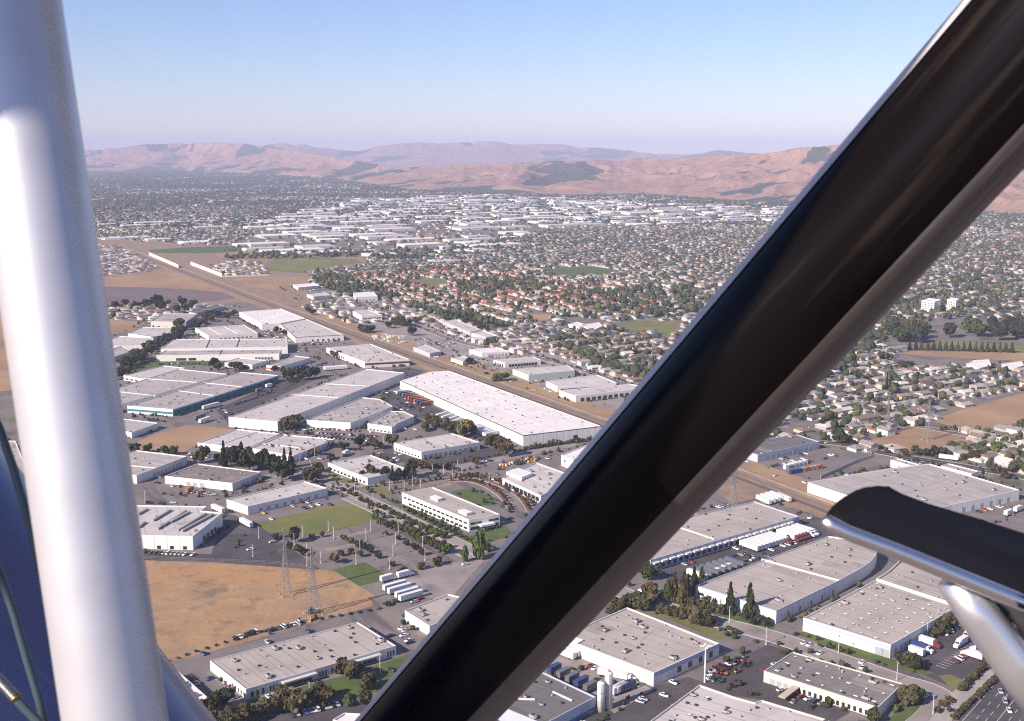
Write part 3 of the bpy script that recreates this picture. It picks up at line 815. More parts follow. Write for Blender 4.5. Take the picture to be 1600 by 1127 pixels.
B('two-storey white office', 'two-storey white office block with ribbon windows and green lawn in front', [(628, 771), (732.8, 814), (781, 805), (676.3, 762.7)], 7.4, 'tan', 'white', wins=[(0, .02, .98, 15, .74, 4.5, 5.7), (0, .1, .98, 14, .74, 1, 2.5), (1, .03, .42, 2, .85, 4.5, 5.8), (1, .62, .97, 2, .85, 4.5, 5.8), (1, .03, .97, 3, .9, .8, 2.8)], canopy=[(1, .3, .75, 3.0, 4, 1.2, 'white')], vents=5, pent=[([(672, 775.5), (684, 780.5), (692, 778), (680, 773)], 1.8), ([(716, 797), (729, 802.5), (739, 800), (726, 795)], 1.8)], name='office_building', cat='office')
B('glass-fronted office', 'low office with a green glass front, cut off by the dark strut', [(785, 748), (845, 776), (905, 748), (838, 724)], 5.6, 'pale', 'greywhite', wins=[(0, .06, .96, 9, .86, 1.2, 4.2)], units=12, vents=14, pent=[([(791, 737), (815, 746), (832, 739), (810, 731)], 2.5)], name='office_building', cat='office')
B('white block beside the dark strut', 'tall plain white block touching the dark strut, below the big white warehouse', [(877, 712), (896, 720), (940, 706), (915, 697)], 8, 'white', 'white', wins=[(0, .2, .4, 1, .6, 4, 5.5)], vents=4)
B('grey divided warehouse beside the white strut', 'grey-roofed divided warehouse just right of the white strut', [(170, 738), (213.3, 744.2), (292, 714.3), (213.3, 705), (170, 716)], 5.8, 'grey', 'white', vents=10, seams=[((190, 727), (245, 732))], docks=[(1, .3, .9, 8, 2.4, 2.6, .6, m_door)])
B('brown-roofed workshop', 'brown-roofed warehouse with a cluttered yard in front', [(257.6, 745.3), (363, 756.4), (408.4, 738.7), (309.7, 726)], 5.2, 'brown', 'white', units=4, vents=16, docks=[(0, .3, .6, 3, 3.4, 3.2, .1, m_door), (1, .3, .9, 4, 2.4, 2.8, .1, m_door)])
B('narrow white warehouse by the green lawn', 'long narrow white warehouse beside the green lawn', [(354, 782), (387.4, 793), (511.6, 764.2), (476, 753.5)], 5.4, 'pale', 'white', vents=16, docks=[(1, .1, .9, 8, 2.6, 2.6, .5, m_door)], joints=[(0, 5)])
B('white factory with rooftop ducts', 'white factory with rows of rooftop ducts and pink wall base near dry field', [(150, 790), (160, 836.5), (301, 839.8), (347.4, 803), (314, 799.7), (323, 792.6)], 8.2, 'pale', 'white', vents=14, units=6, stripes=[(0, .1, 2.4, 'pink')], wins=[(1, .55, .98, 3, .3, .3, 2.4)], docks=[(2, .3, .8, 4, 3, 3, .4, m_dock)], joints=[(1, 7)])
B('white warehouse above the pine clump', 'pale flat warehouse behind the clump of dark pines', [(308.6, 693.2), (386, 701.5), (436, 678.8), (369.6, 671.7)], 4.8, 'pale', 'white', vents=20, seams=[((340, 696.5), (402, 675.5))], docks=[(1, .1, .95, 8, 2.4, 2.4, .6, m_door)])
B('white warehouse right of the pine clump', 'pale flat warehouse with rooftop ducts right of the dark pines', [(393, 701.5), (458.3, 713.4), (522.6, 687.7), (443, 680)], 4.8, 'pale', 'white', vents=18, units=10, seams=[((410, 694), (468, 700))], docks=[(1, .1, .95, 9, 2.4, 2.4, .6, m_door)])
B('small grey-roofed shed by the dry lot', 'small grey-roofed shed casting a dark shadow beside the brown lot', [(176, 671), (205.5, 677), (247, 662.2), (190, 655)], 4.6, 'grey', 'white', vents=5)
B('roof left of the white strut', 'grey-roofed warehouse glimpsed left of the white strut', [(-70, 690), (-70, 744), (46, 744), (24, 690)], 5.0, 'grey', 'white', vents=10)
B('small white-roofed shed beside the strut', 'small white-roofed shed with rooftop machinery at the strut foot', [(258, 1051), (302, 1106), (327, 1094), (274, 1047)], 4.0, 'white', 'cream', units=7, vents=6, name='shed', cat='shed')
B('long low warehouse below the dry field', 'long low grey-roofed warehouse with dark entrance bays below the dry field', [(328, 1033.8), (384.4, 1078.5), (619, 1010.5), (558.7, 973.3)], 4.6, 'tan', 'greywhite', units=16, vents=36, wins=[(1, .02, .12, 3, .5, .5, 3.2), (1, .14, .2, 3, .5, .5, 3.2), (1, .46, .52, 3, .5, .5, 3.2), (1, .54, .61, 3, .5, .5, 3.2), (1, .93, .99, 3, .5, .5, 3.2), (0, .6, .98, 5, .35, .5, 2.6), (1, .24, .42, 6, .95, .3, 2.9), (1, .66, .86, 6, .95, .3, 2.9)], canopy=[(1, .22, .44, 3.1, 2.2, .8, 'greywhite'), (1, .64, .88, 3.1, 2.2, .8, 'greywhite')], par=.5)
B('white-walled warehouse beside the trailers', 'white-walled flat warehouse right of the parked trailers, cut by dark strut', [(632.5, 956), (671, 980), (765, 945), (700, 930)], 5.2, 'tan', 'white', units=4, vents=6)
B('small white roof at the lower edge', 'small white roof at bottom edge beside the car park', [(520, 1127), (538, 1116), (570, 1118), (560, 1140)][::-1], 4.0, 'white', 'white', vents=2, name='shed', cat='shed')
# right of the dark strut
B('white warehouse with a notched front', 'big square warehouse with white sunlit wall and a notch, right of dark strut', [(885, 992.5), (910, 1002), (900, 1007.5), (1021.3, 1053.8), (1123.8, 1007.5), (980, 951)], 6.0, 'tan', 'white', units=14, vents=44, wins=[(3, .3, .95, 4, .35, 1.2, 4.2)], seams=[((1000, 1002), (1022, 985), .2, .3, 'grey')], stripes=[(3, 4.4, 6.6, 'bluegrey')])
B('dark-roofed factory by the silos', 'dark-roofed factory with pale roof stains beside the white silos', [(730, 1085), (850, 1134), (931, 1091), (835, 1046)], 6.0, 'dark', 'bluegrey', units=14, vents=18, stripes=[(1, .1, 2.2, 'blue')], seams=[((800, 1066), (822, 1072), .6, .7), ((788, 1092), (836, 1094), .6, .7), ((864, 1082), (894, 1096), .6, .7)], name='factory', cat='factory')
B('pale warehouse at the bottom edge', 'large pale-roofed warehouse cut off by the bottom edge', [(985, 1152), (1160, 1210), (1290, 1126), (1190, 1096), (1180, 1100), (1150, 1092), (1093, 1072)], 6.2, 'pale', 'cream', units=14, vents=60, sky=10)
B('brown-roofed warehouse by the curved road', 'brown-roofed warehouse with white skylights inside the road bend', [(1193.5, 1050), (1372, 1107), (1411, 1069.5), (1238.5, 1020)], 5.0, 'brown', 'cream', units=9, vents=26, sky=22, wins=[(0, .3, .98, 14, .5, .4, 2.6)], docks=[(0, .05, .3, 4, 2.4, 2.6, .1, m_door)], canopy=[(0, .27, .33, 2.8, 14, .5, 'tan')], par=.5)
B('warehouse with blue-white walls', 'wide warehouse with pale blue walls above the roadside lawn', [(1255, 967.5), (1391.5, 1009.8), (1496, 949.5), (1369, 907.8)], 6.4, 'tan', 'white', units=6, vents=14, sky=46, stripes=[(0, 4.9, 6.2, 'bluegrey')], docks=[(1, .05, .6, 8, 3, 3.4, .5, m_door), (0, .84, .99, 2, 4, 4, .1, m_door)], wins=[(1, .75, .98, 3, .6, .6, 3.4)])
B('curved-corner warehouse, rear', 'rear warehouse with a concave curved wall, partly behind the black step', [(1369.5, 906.8), (1497, 948.4), (1620, 890), (1500, 838), (1416, 862), (1411, 872), (1402, 882), (1388, 895)], 6.4, 'tan', 'white', units=8, vents=26, par=1.1)
B('warehouse with a rounded corner', 'large warehouse with rounded far corner and small high windows along blue side', [(1086.8, 916.5), (1213, 956.6), (1312, 908.8), (1345, 890.5), (1360, 880), (1368, 870.5), (1370.5, 862), (1361, 854), (1342, 846), (1294, 839.3)], 6.6, 'tan', 'white', cap='bluegrey', units=12, vents=34, seams=[((1190, 875), (1312, 908.5), .8, .7)], wins=[(0, .03, .12, 1, .8, 2.4, 4), (0, .16, .5, 5, .18, 1, 4), (1, .1, .98, 5, .1, .8, 3.6)], joints=[(1, 12)])
B('truck terminal', 'truck terminal with a long row of dock canopies and parked trailers', [(955, 862), (1017, 877), (1249, 808.5), (1178, 785), (1083, 807)], 6.4, 'tan', 'bluegrey', cap='bluegrey', vents=34, units=3, seams=[((1062, 825), (1116, 843.5), .7, .6)], docks=[(1, .02, .98, 26, 2.8, 3.2, 1.1, m_dock)], canopy=[(1, .01 + k * .05, .045 + k * .05, 4.4, 1.8, .9, 'white') for k in range(19)])
B('tilt-up warehouse behind the black step', 'large grey-roofed warehouse with white wall, mostly behind the black step', [(1262, 755), (1322, 775), (1425, 806), (1488, 790), (1593, 767), (1452, 726), (1400, 732), (1330, 743)], 7.0, 'grey', 'white', units=14, vents=24, joints=[(3, 14)], docks=[(3, .1, .9, 6, 3, 3.6, .4, m_door)])
B('annex with small windows', 'small white annex with two dark windows beside the field road', [(1391.5, 720), (1427, 730), (1437, 727.5), (1402, 717.5)], 5.0, 'grey', 'white', wins=[(0, .3, .8, 3, .3, 1.4, 3)], vents=2)
B('narrow annex at the back of the big roof', 'narrow white annex along the far edge of the big grey roof', [(1470, 729), (1518, 742), (1529, 737.5), (1482, 725.5)], 5.6, 'grey', 'white', units=3, vents=3)
B('blue-fronted depot', 'dark-roofed depot with white pillars on its blue front, beside dark strut', [(1150, 702), (1184, 711.8), (1280.5, 691.5), (1245, 680), (1200, 687)], 5.8, 'dark', 'bluegrey', docks=[(1, .1, .98, 10, 4, 3.6, .3, m_door)], vents=6, units=3)
# row beyond the railway
B('green-panelled shed beyond the railway', 'long shed with pale green panels beyond the railway', [(800.9, 577.6), (826, 587), (898, 580), (887, 571.4)], 5.8, 'pale', 'palegreen', joints=[(1, 16)], vents=3)
B('double shed beyond the railway', 'white double shed with open bays beyond the railway', [(853, 596.4), (870.8, 604.6), (963, 598.8), (933, 586.5)], 5.6, 'pale', 'white', docks=[(1, .05, .95, 14, 3.6, 3, .2, m_dock)], vents=4, seams=[((862, 600), (948, 592.5), .8, .6)])
B('open-bay shed beside the strut', 'white shed with dark open bays nearest the railway, beside dark strut', [(874, 611), (899.6, 620), (1015, 607), (985, 601)], 5.6, 'pale', 'white', docks=[(1, .05, .95, 12, 4, 3.4, .2, m_dock)], vents=4)
B('low white shop beyond the yellow machines', 'low white shop with dark doors behind the orange machinery', [(771, 563.2), (789, 568), (845.3, 563.4), (833, 558)], 4.8, 'pale', 'white', docks=[(0, .1, .9, 4, 3, 3, .2, m_dock), (1, .1, .9, 10, 3, 3, .2, m_dock)], vents=4)
B('white shed in the far row', 'bright white shed in the row beyond the railway', [(733.3, 546.5), (753, 552.4), (795.4, 550), (775.4, 543.6)], 4.6, 'white', 'white', docks=[(1, .2, .95, 6, 3, 3, .2, m_door)], vents=3)
B('long shed by the cypress row, near end', 'near end of long white shed along the dark tree row', [(736.6, 521), (758.8, 528), (776.5, 525.5), (753.2, 516.6)], 5.8, 'pale', 'white', docks=[(1, .05, .95, 4, 4, 4, .2, m_dock)])
B('long shed by the cypress row', 'long pale shed running along the dark tree row', [(692, 502.5), (735, 520), (752, 516), (711, 499.5)], 5.0, 'pale', 'grey', vents=6)
B('tiny tan shed by the railway', 'tiny tan shed beside the railway with a round bush', [(704.4, 560), (723, 566.2), (741, 562), (721, 556.8)], 3.8, 'pale', 'cream', name='shed', cat='shed')
B('grey shed by the lumber yard', 'grey shed beside the pale lumber yard beyond railway', [(646, 543), (671.8, 553), (689.5, 549.8), (663, 538.7)], 4.6, 'pale', 'grey', vents=2)
B('stacked offices beyond the railway', 'white block with a dark window band beyond the railway', [(551, 486.6), (565.3, 494.6), (597, 492.8), (575, 485)], 6.8, 'pale', 'white', wins=[(1, .05, .95, 8, .7, 2.4, 4.4)])
B('white block by the side road', 'white block beside the tree-lined side road', [(552, 458), (556, 465.2), (590, 463.5), (583, 456.6)], 6.8, 'white', 'white', docks=[(1, .1, .9, 5, 3, 3, .2, m_door)])
B('pale shed at the field corner', 'pale green-grey shed near the bare field corner', [(479, 460), (490, 464.2), (517, 462), (505, 457)], 5.2, 'pale', 'palegreen')
B('white sheds by the fields', 'cluster of white roofs at the corner of the brown fields', [(458, 445), (466, 450), (498, 447), (488, 442.5)], 4.6, 'white', 'white', vents=3)
B('shed left of the dark tree belt', 'pale shed left of the dark belt of trees', [(200, 522), (236, 527.2), (276, 522), (272, 512), (222, 512)], 4.8, 'pale', 'white', vents=5)
B('low shed row beside the strut', 'low white shed row next to the white strut, above the dark tree belt', [(160, 535), (172, 541.5), (236, 540), (240, 529), (186, 526)], 4.6, 'pale', 'white', vents=5)
B('grey shed at the tree belt', 'grey-roofed shed at the end of the dark tree belt', [(160, 552), (172, 561), (206, 549), (190, 541)], 4.6, 'grey', 'cream', vents=3)
B('orange-striped shop', 'small shop with an orange stripe below the twin warehouse', [(416, 572), (438.3, 573.4), (485, 559.8), (460.5, 556.4)], 4.8, 'grey', 'white', stripes=[(0, 1.6, 3.2, 'orange')], vents=6)
B('low roofs below the twin warehouse', 'low white building among trees below the twin warehouse', [(347.4, 567.5), (394, 571), (417, 564), (374, 559.8)], 4.4, 'pale', 'white', vents=5)
B('long blue-roofed shed by the fields', 'long narrow dark-roofed shed by the ploughed field', [(295, 488), (305, 490.2), (351, 479), (342, 476)], 4.6, 'dark', 'bluegrey')
B('school buildings', 'white school building beside the green sports field', [(908, 508), (925, 517.5), (942, 510), (935, 504)], 4.4, 'white', 'white', name='school_building', cat='school')
B('school wing', 'second white school wing by the sports field', [(888, 507), (905, 512), (916, 508), (900, 503.5)], 4.4, 'white', 'white', name='school_building', cat='school')
B('apartment tower', 'white apartment tower in the trees right of dark strut', [(1440, 470), (1460, 473), (1470, 469), (1450, 466.5)], 17, 'white', 'white', wins=[(0, .05, .95, 8, .5, 2 + 3 * k, 3.6 + 3 * k) for k in range(5)], name='apartment_building', cat='apartment building')
B('second apartment tower', 'boxy white apartment tower at the end of the pair right of strut', [(1480, 468.5), (1494, 471), (1498, 468), (1485, 465.5)], 18, 'white', 'white', wins=[(0, .05, .95, 5, .5, 2 + 3 * k, 3.6 + 3 * k) for k in range(5)], name='apartment_building', cat='apartment building')
B('school hall by the dry field', 'white-roofed hall by the dry field in the right-hand suburb', [(1510, 569), (1530, 576.5), (1549, 572), (1545, 562.5), (1520, 564)], 5, 'white', 'white', name='school_building', cat='school')
B('second school hall', 'second white hall right of the first by the dry field', [(1565, 569), (1585, 577), (1600, 572), (1596, 564.5)], 5, 'white', 'cream', name='school_building', cat='school')
B('orange-roofed block at the right edge', 'orange-topped building at right edge among park trees', [(1572, 497), (1580, 500), (1640, 497), (1640, 491)], 6, 'tan', 'orange', name='shop_building', cat='shop')

# ducts on the factory roof: each duct a part of that roof
def on_roof(root_desc, pieces, h):
    for o in THINGS:
        if o.get('label', '').startswith(root_desc):
            roof = [c for c in o.children if c.name.split('.')[0] == 'roof'][0]
            for (a, b_, w, hh) in pieces:
                p, q = G(*a, h), G(*b_, h)
                bb = MB(); c = o.location
                bb.bar((p[0] - c.x, p[1] - c.y, h + hh / 2 + .3), (q[0] - c.x, q[1] - c.y, h + hh / 2 + .3), w, hh)
                for t in (.15, .85):
                    x, y = p[0] + (q[0] - p[0]) * t - c.x, p[1] + (q[1] - p[1]) * t - c.y
                    bb.box(x - .2, x + .2, y - .2, y + .2, h - .02, h + .35, 1)
                link('roof_duct', bb.mesh('roof_duct', [m_unit, m_unit_dark]), roof)
ducts = []
for (x0, y0, x1, y1) in ((160, 745, 225, 708), (265, 790, 390, 715), (330, 830, 500, 720), (390, 800, 520, 730), (440, 860, 640, 740), (470, 865, 690, 745), (160, 840, 210, 800), (300, 850, 340, 815)):
    ducts.append(((180 + x0 / 4.509, 640 + y0 / 4.509), (180 + x1 / 4.509, 640 + y1 / 4.509), 1.4, 1.1))
on_roof('white factory with rows of rooftop ducts', ducts, 8.2)

# ------------------------------------------------------------------ the aircraft the picture is taken from
def paint(name, col, rough, coat=0.0, metal=0.0, spec=0.5, streak=None):
    m = bpy.data.materials.new(name); m.use_nodes = True
    nt = m.node_tree; b = nt.nodes['Principled BSDF']
    b.inputs['Roughness'].default_value = rough; b.inputs['Metallic'].default_value = metal
    b.inputs['Coat Weight'].default_value = coat; b.inputs['Specular IOR Level'].default_value = spec
    tc = nt.nodes.new('ShaderNodeTexCoord')
    n = nt.nodes.new('ShaderNodeTexNoise'); n.inputs['Scale'].default_value = 30; n.inputs['Detail'].default_value = 6
    nt.links.new(tc.outputs['Object'], n.inputs['Vector'])
    r = nt.nodes.new('ShaderNodeValToRGB')
    r.color_ramp.elements[0].color = (*[c * .88 for c in col], 1); r.color_ramp.elements[1].color = (*[min(1, c * 1.08) for c in col], 1)
    nt.links.new(n.outputs['Fac'], r.inputs['Fac'])
    out = r.outputs['Color']
    if streak:
        mp = nt.nodes.new('ShaderNodeMapping'); mp.inputs['Scale'].default_value = streak[1]
        nt.links.new(tc.outputs['Object'], mp.inputs['Vector'])
        n2 = nt.nodes.new('ShaderNodeTexNoise'); n2.inputs['Scale'].default_value = streak[2]; n2.inputs['Detail'].default_value = 5
        nt.links.new(mp.outputs['Vector'], n2.inputs['Vector'])
        mr = nt.nodes.new('ShaderNodeMapRange'); mr.inputs['From Min'].default_value = .58; mr.inputs['From Max'].default_value = .75
        nt.links.new(n2.outputs['Fac'], mr.inputs['Value'])
        mx = nt.nodes.new('ShaderNodeMix'); mx.data_type = 'RGBA'
        nt.links.new(mr.outputs['Result'], mx.inputs['Factor']); nt.links.new(out, mx.inputs['A']); mx.inputs['B'].default_value = (*streak[0], 1)
        out = mx.outputs['Result']
        mr2 = nt.nodes.new('ShaderNodeMapRange'); mr2.inputs['From Min'].default_value = .4; mr2.inputs['From Max'].default_value = .7; mr2.inputs['To Min'].default_value = rough * .7; mr2.inputs['To Max'].default_value = rough * 1.4
        nt.links.new(n2.outputs['Fac'], mr2.inputs['Value']); nt.links.new(mr2.outputs['Result'], b.inputs['Roughness'])
    nt.links.new(out, b.inputs['Base Color'])
    return m
m_white_paint = paint('silver_white_aircraft_paint', (0.64, 0.63, 0.66), 0.42, 0.0, 0.5)
m_black_paint = paint('black_aircraft_paint', (0.005, 0.004, 0.005), 0.24, 0.0, spec=0.14, streak=((0.03, 0.021, 0.017), (1, 1, .06), 40))
m_blue_paint = paint('blue_aircraft_paint', (0.13, 0.15, 0.30), 0.35, 0.3)
m_grip = paint('black_step_grip', (0.008, 0.008, 0.012), 0.6, 0, spec=.15)
m_chrome = paint('chrome', (0.80, 0.77, 0.78), 0.34, 0, 1.0)
m_silver = paint('silver_lacquer', (0.74, 0.73, 0.75), 0.30, 0.2, 0.8)
m_weld = paint('brushed_steel', (0.42, 0.41, 0.42), 0.34, 0, 1.0)
m_cable = paint('sheathed_cable', (0.055, 0.085, 0.10), 0.35, .1)
m_brass = paint('brass', (0.36, 0.25, 0.09), 0.35, 0, 1.0)

plane = thing('aircraft', 'aircraft framing the view: white strut, black diagonal strut, blue fuselage and step', 'aircraft', tuple(P(300, 1150, 1.3)))
def air(name, mb, m, smooth=True, parent=None, local=False):
    me = mb.mesh(name, m, smooth)
    o = link(name, me, parent or plane)
    base = plane.location if parent is None else plane.location
    if parent is None:
        for v in me.vertices: v.co -= plane.location
    else:
        for v in me.vertices: v.co -= plane.location
    me.update()
    return o
def lerp_pts(a, b, n, e0=0.0, e1=1.0):
    return [a.lerp(b, e0 + (e1 - e0) * i / (n - 1)) for i in range(n)]
# white strut
b = MB(); b.tube(lerp_pts(P(14, 0, .80), P(181, 1127, .80), 24, -.35, 1.3), .0346, 48, 0, True)
ws = air('wing_strut', b, m_white_paint)
ws['label'] = 'round white strut, sunlit on its left side'
# black diagonal strut
a, c = P(1600, 80, 1.0), P(615, 1178, 1.567)
Ld = (c - a).length
b = MB(); b.tube([Vector((0, 0, Ld * (-.45 + 1.65 * i / 29))) for i in range(30)], .0683, 64, 0, True)
ds = link('wing_strut', b.mesh('wing_strut', m_black_paint, True), plane, a - plane.location)
ds.rotation_euler = (c - a).to_track_quat('Z', 'Y').to_euler()
ds['label'] = 'thick glossy black diagonal strut'
# raised seam on the black strut's lower face
for ang, r0, e0, e1 in ((0.9, .0012, -.4, 1.15), (2.3, .0008, -.3, 1.1), (4.2, .001, -.3, 1.1)):
    b = MB(); b.tube([Vector((math.cos(ang) * .0683, math.sin(ang) * .0683, Ld * (e0 + (e1 - e0) * i / 13))) for i in range(14)], r0, 8)
    link('seam', b.mesh('seam', m_black_paint, True), ds)
# black strut's sunlit rim and lighter lit lower side, coloured in as strips
m_rim_light = paint('painted_rim_light', (0.62, 0.61, 0.64), 0.5, 0, .2, streak=((0.40, 0.39, 0.41), (1, 1, .05), 30))  # pale tone stands for sun along the strut's upper rim
m_lit_side = paint('scuffed_lit_side_brown', (0.13, 0.103, 0.092), 0.42, 0, spec=.3, streak=((0.34, 0.31, 0.30), (1, 1, .045), 46))  # brown stands for light on the lower side; the streaks are scuffs
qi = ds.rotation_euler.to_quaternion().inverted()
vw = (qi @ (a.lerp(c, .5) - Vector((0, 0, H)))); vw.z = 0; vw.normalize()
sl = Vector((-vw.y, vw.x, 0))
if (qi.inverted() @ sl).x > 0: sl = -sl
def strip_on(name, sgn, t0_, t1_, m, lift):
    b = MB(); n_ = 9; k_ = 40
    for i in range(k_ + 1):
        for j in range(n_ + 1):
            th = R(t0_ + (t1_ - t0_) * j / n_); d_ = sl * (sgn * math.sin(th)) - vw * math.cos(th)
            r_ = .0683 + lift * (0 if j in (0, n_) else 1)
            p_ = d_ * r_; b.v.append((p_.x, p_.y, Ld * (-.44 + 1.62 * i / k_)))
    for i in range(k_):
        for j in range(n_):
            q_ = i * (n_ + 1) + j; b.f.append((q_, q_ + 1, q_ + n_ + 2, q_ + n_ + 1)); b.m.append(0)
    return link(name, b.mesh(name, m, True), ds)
strip_on('rim_light_strip', 1, 65, 112, m_rim_light, .0010)
strip_on('lit_side_strip', -1, 36, 118, m_lit_side, .0010)
# wing overhead: shades the black strut and the top of the white one
t0 = P(56, 305, .80); tt = (H + .62 - t0.z) / to_sun.z; e = t0 + to_sun * tt
dv = Vector((1, .42, 0)).normalized()
b = MB()
q0, q1 = e - dv * 4.5, e + dv * 4.0
fw_ = Vector((-dv.y, dv.x, 0)) * 1.5
prof = [(0, 0), (.15, .035), (.5, .07), (.85, .06), (1, .0), (.85, -.03), (.4, -.02)]
n0 = len(b.v)
for q in (q0, q1):
    for s_, z_ in prof:
        b.v.append(tuple(q + fw_ * s_ + Vector((0, 0, z_ + .0))))
k = len(prof)
for i in range(k):
    j = (i + 1) % k
    b.f.append((i, j, j + k, i + k)); b.m.append(0)
b.f.append(tuple(reversed(range(k)))); b.m.append(0); b.f.append(tuple(range(k, 2 * k))); b.m.append(0)
wg = air('wing', b, m_white_paint, False)
# blue fuselage below left
fa, fb = P(-204, 896, 1.45), P(106, 1288, 1.45)
pts = lerp_pts(fa, fb, 20, -1.6, 2.6)
b = MB(); b.tube(pts, [.205 + .004 * math.sin(i) * 0 + .010 * (1 - abs(i - 8) / 12) for i in range(20)], 64)
fus = air('fuselage', b, m_blue_paint)
# cables and tubes
b = MB(); b.tube([P(-30, 610, 1.0), P(0, 671, 1.0), P(22, 735, 1.0), P(42, 805, 1.0), P(56, 860, 1.0), P(80, 960, 1.0)], 6.6 / 1800, 16); air('bracing_tube', b, m_cable)
b = MB(); b.tube([P(-30, 830, .98), P(0, 897, .98), P(22, 960, .98), P(42, 1030, .98), P(60, 1090, .98), P(80, 1170, .98)], 6.2 / 1800, 16); air('bracing_tube', b, m_cable)
b = MB(); b.tube([P(-40, 1030, .9), P(0, 1064, .9), P(25, 1092, .9), P(60, 1128, .9), P(110, 1190, .9)], 7.5 / 2000, 16); ht = air('hose', b, m_cable)
d_ = (P(40, 1108, .9) - P(10, 1075, .9)).normalized()
b = MB(); b.tube([P(22, 1088, .9), P(26, 1092.5, .9)], 9.2 / 2000, 16); air('hose_clamp', b, m_brass, True, ht)
b = MB()
for i in range(12):
    p = P(-6, 1058, .9).lerp(P(20, 1086, .9), i / 11); b.tube([p, p + d_ * .0012], 9.0 / 2000, 14)
air('hose_spring', b, m_weld, True, ht)
# boarding step at the right
def slab(name, px, dfun, thick, m, bevel=0.004):
    bm = bmesh.new()
    vs = [bm.verts.new(P(u, v, dfun(u, v)) - plane.location) for u, v in px]
    f = bm.faces.new(vs); bm.normal_update()
    nrm = f.normal.copy()
    if nrm.dot(P(*px[0], dfun(*px[0])) - Vector((0, 0, H))) > 0:
        nrm = -nrm
    ex = bmesh.ops.extrude_face_region(bm, geom=[f])
    for v in [g for g in ex['geom'] if isinstance(g, bmesh.types.BMVert)]:
        v.co -= nrm * thick
    bmesh.ops.recalc_face_normals(bm, faces=bm.faces[:])
    bmesh.ops.bevel(bm, geom=[e_ for e_ in bm.edges], offset=bevel, segments=3, affect='EDGES', clamp_overlap=True)
    me = bpy.data.meshes.new(name); bm.to_mesh(me); bm.free()
    me.materials.append(m)
    me.polygons.foreach_set('use_smooth', [True] * len(me.polygons))
    return link(name, me, plane)
dfun = lambda u, v: 0.92 + (815 - v + (u - 1290) * .38) * 0.0009
sp = slab('step_plate', [(1292, 806), (1300, 789), (1318, 773), (1345, 758), (1366, 754), (1388, 756), (1410, 768), (1450, 783), (1520, 804), (1620, 836), (1760, 882), (1760, 1004), (1620, 946), (1500, 897), (1400, 855), (1330, 828), (1300, 817)], dfun, .012, m_grip)
sp['label'] = 'matt black anti-slip step plate with rounded end'
b = MB(); tp = [P(1287, 811, .917), P(1289, 813.5, .916), P(1298, 820, .915), P(1325, 833, .915), P(1400, 861, .918), P(1500, 902, .922), P(1620, 951, .926), P(1760, 1009, .93)]
b.tube(tp, [.0030, .0060, .0066, .0062, .0062, .0066, .0072, .0078], 24)
st = air('step_edge_tube', b, m_chrome)
b = MB(); b.tube([P(1488, 905, .945), P(1530, 962, .945), P(1580, 1030, .945), P(1660, 1140, .945)], [.014, .0165, .0175, .018], 28)
air('step_strut', b, m_silver)
gs = slab('gusset_plate', [(1420, 872), (1500, 900), (1640, 955), (1640, 1060), (1585, 1000), (1540, 945), (1490, 912)], lambda u, v: .955, .006, m_weld, .002)
b = MB()
for i in range(9):
    p = P(1508 + i * 9, 930 + i * 5, .95); q = P(1516 + i * 9, 946 + i * 5, .95); b.tube([p, q], .0022, 8)
air('weld_bead', b, m_weld, True, gs)

# ------------------------------------------------------------------ trees
def foliage(name, c, c2):
    m = mat(name, c, 0.9, col2=c2, scale=0.9, detail=3, spec=0.1)
    nt = m.node_tree; bs = nt.nodes['Principled BSDF']; s = bs.inputs['Base Color'].links[0].from_socket
    oi = nt.nodes.new('ShaderNodeObjectInfo'); hs = nt.nodes.new('ShaderNodeHueSaturation')
    mr = nt.nodes.new('ShaderNodeMapRange'); mr.inputs['To Min'].default_value = .75; mr.inputs['To Max'].default_value = 1.3
    nt.links.new(oi.outputs['Random'], mr.inputs['Value']); nt.links.new(mr.outputs['Result'], hs.inputs['Value'])
    nt.links.new(s, hs.inputs['Color']); nt.links.new(hs.outputs['Color'], bs.inputs['Base Color'])
    return m
FM = {'olive': foliage('leaves_olive', (0.092, 0.085, 0.036), (0.050, 0.048, 0.024)),
      'dark': foliage('leaves_dark_green', (0.052, 0.062, 0.030), (0.026, 0.034, 0.018)),
      'brown': foliage('leaves_autumn_brown', (0.105, 0.084, 0.038), (0.058, 0.048, 0.025)),
      'green': foliage('leaves_green', (0.085, 0.115, 0.03), (0.045, 0.065, 0.02)),
      'yellow': foliage('leaves_yellow_green', (0.19, 0.165, 0.035), (0.10, 0.095, 0.025))}
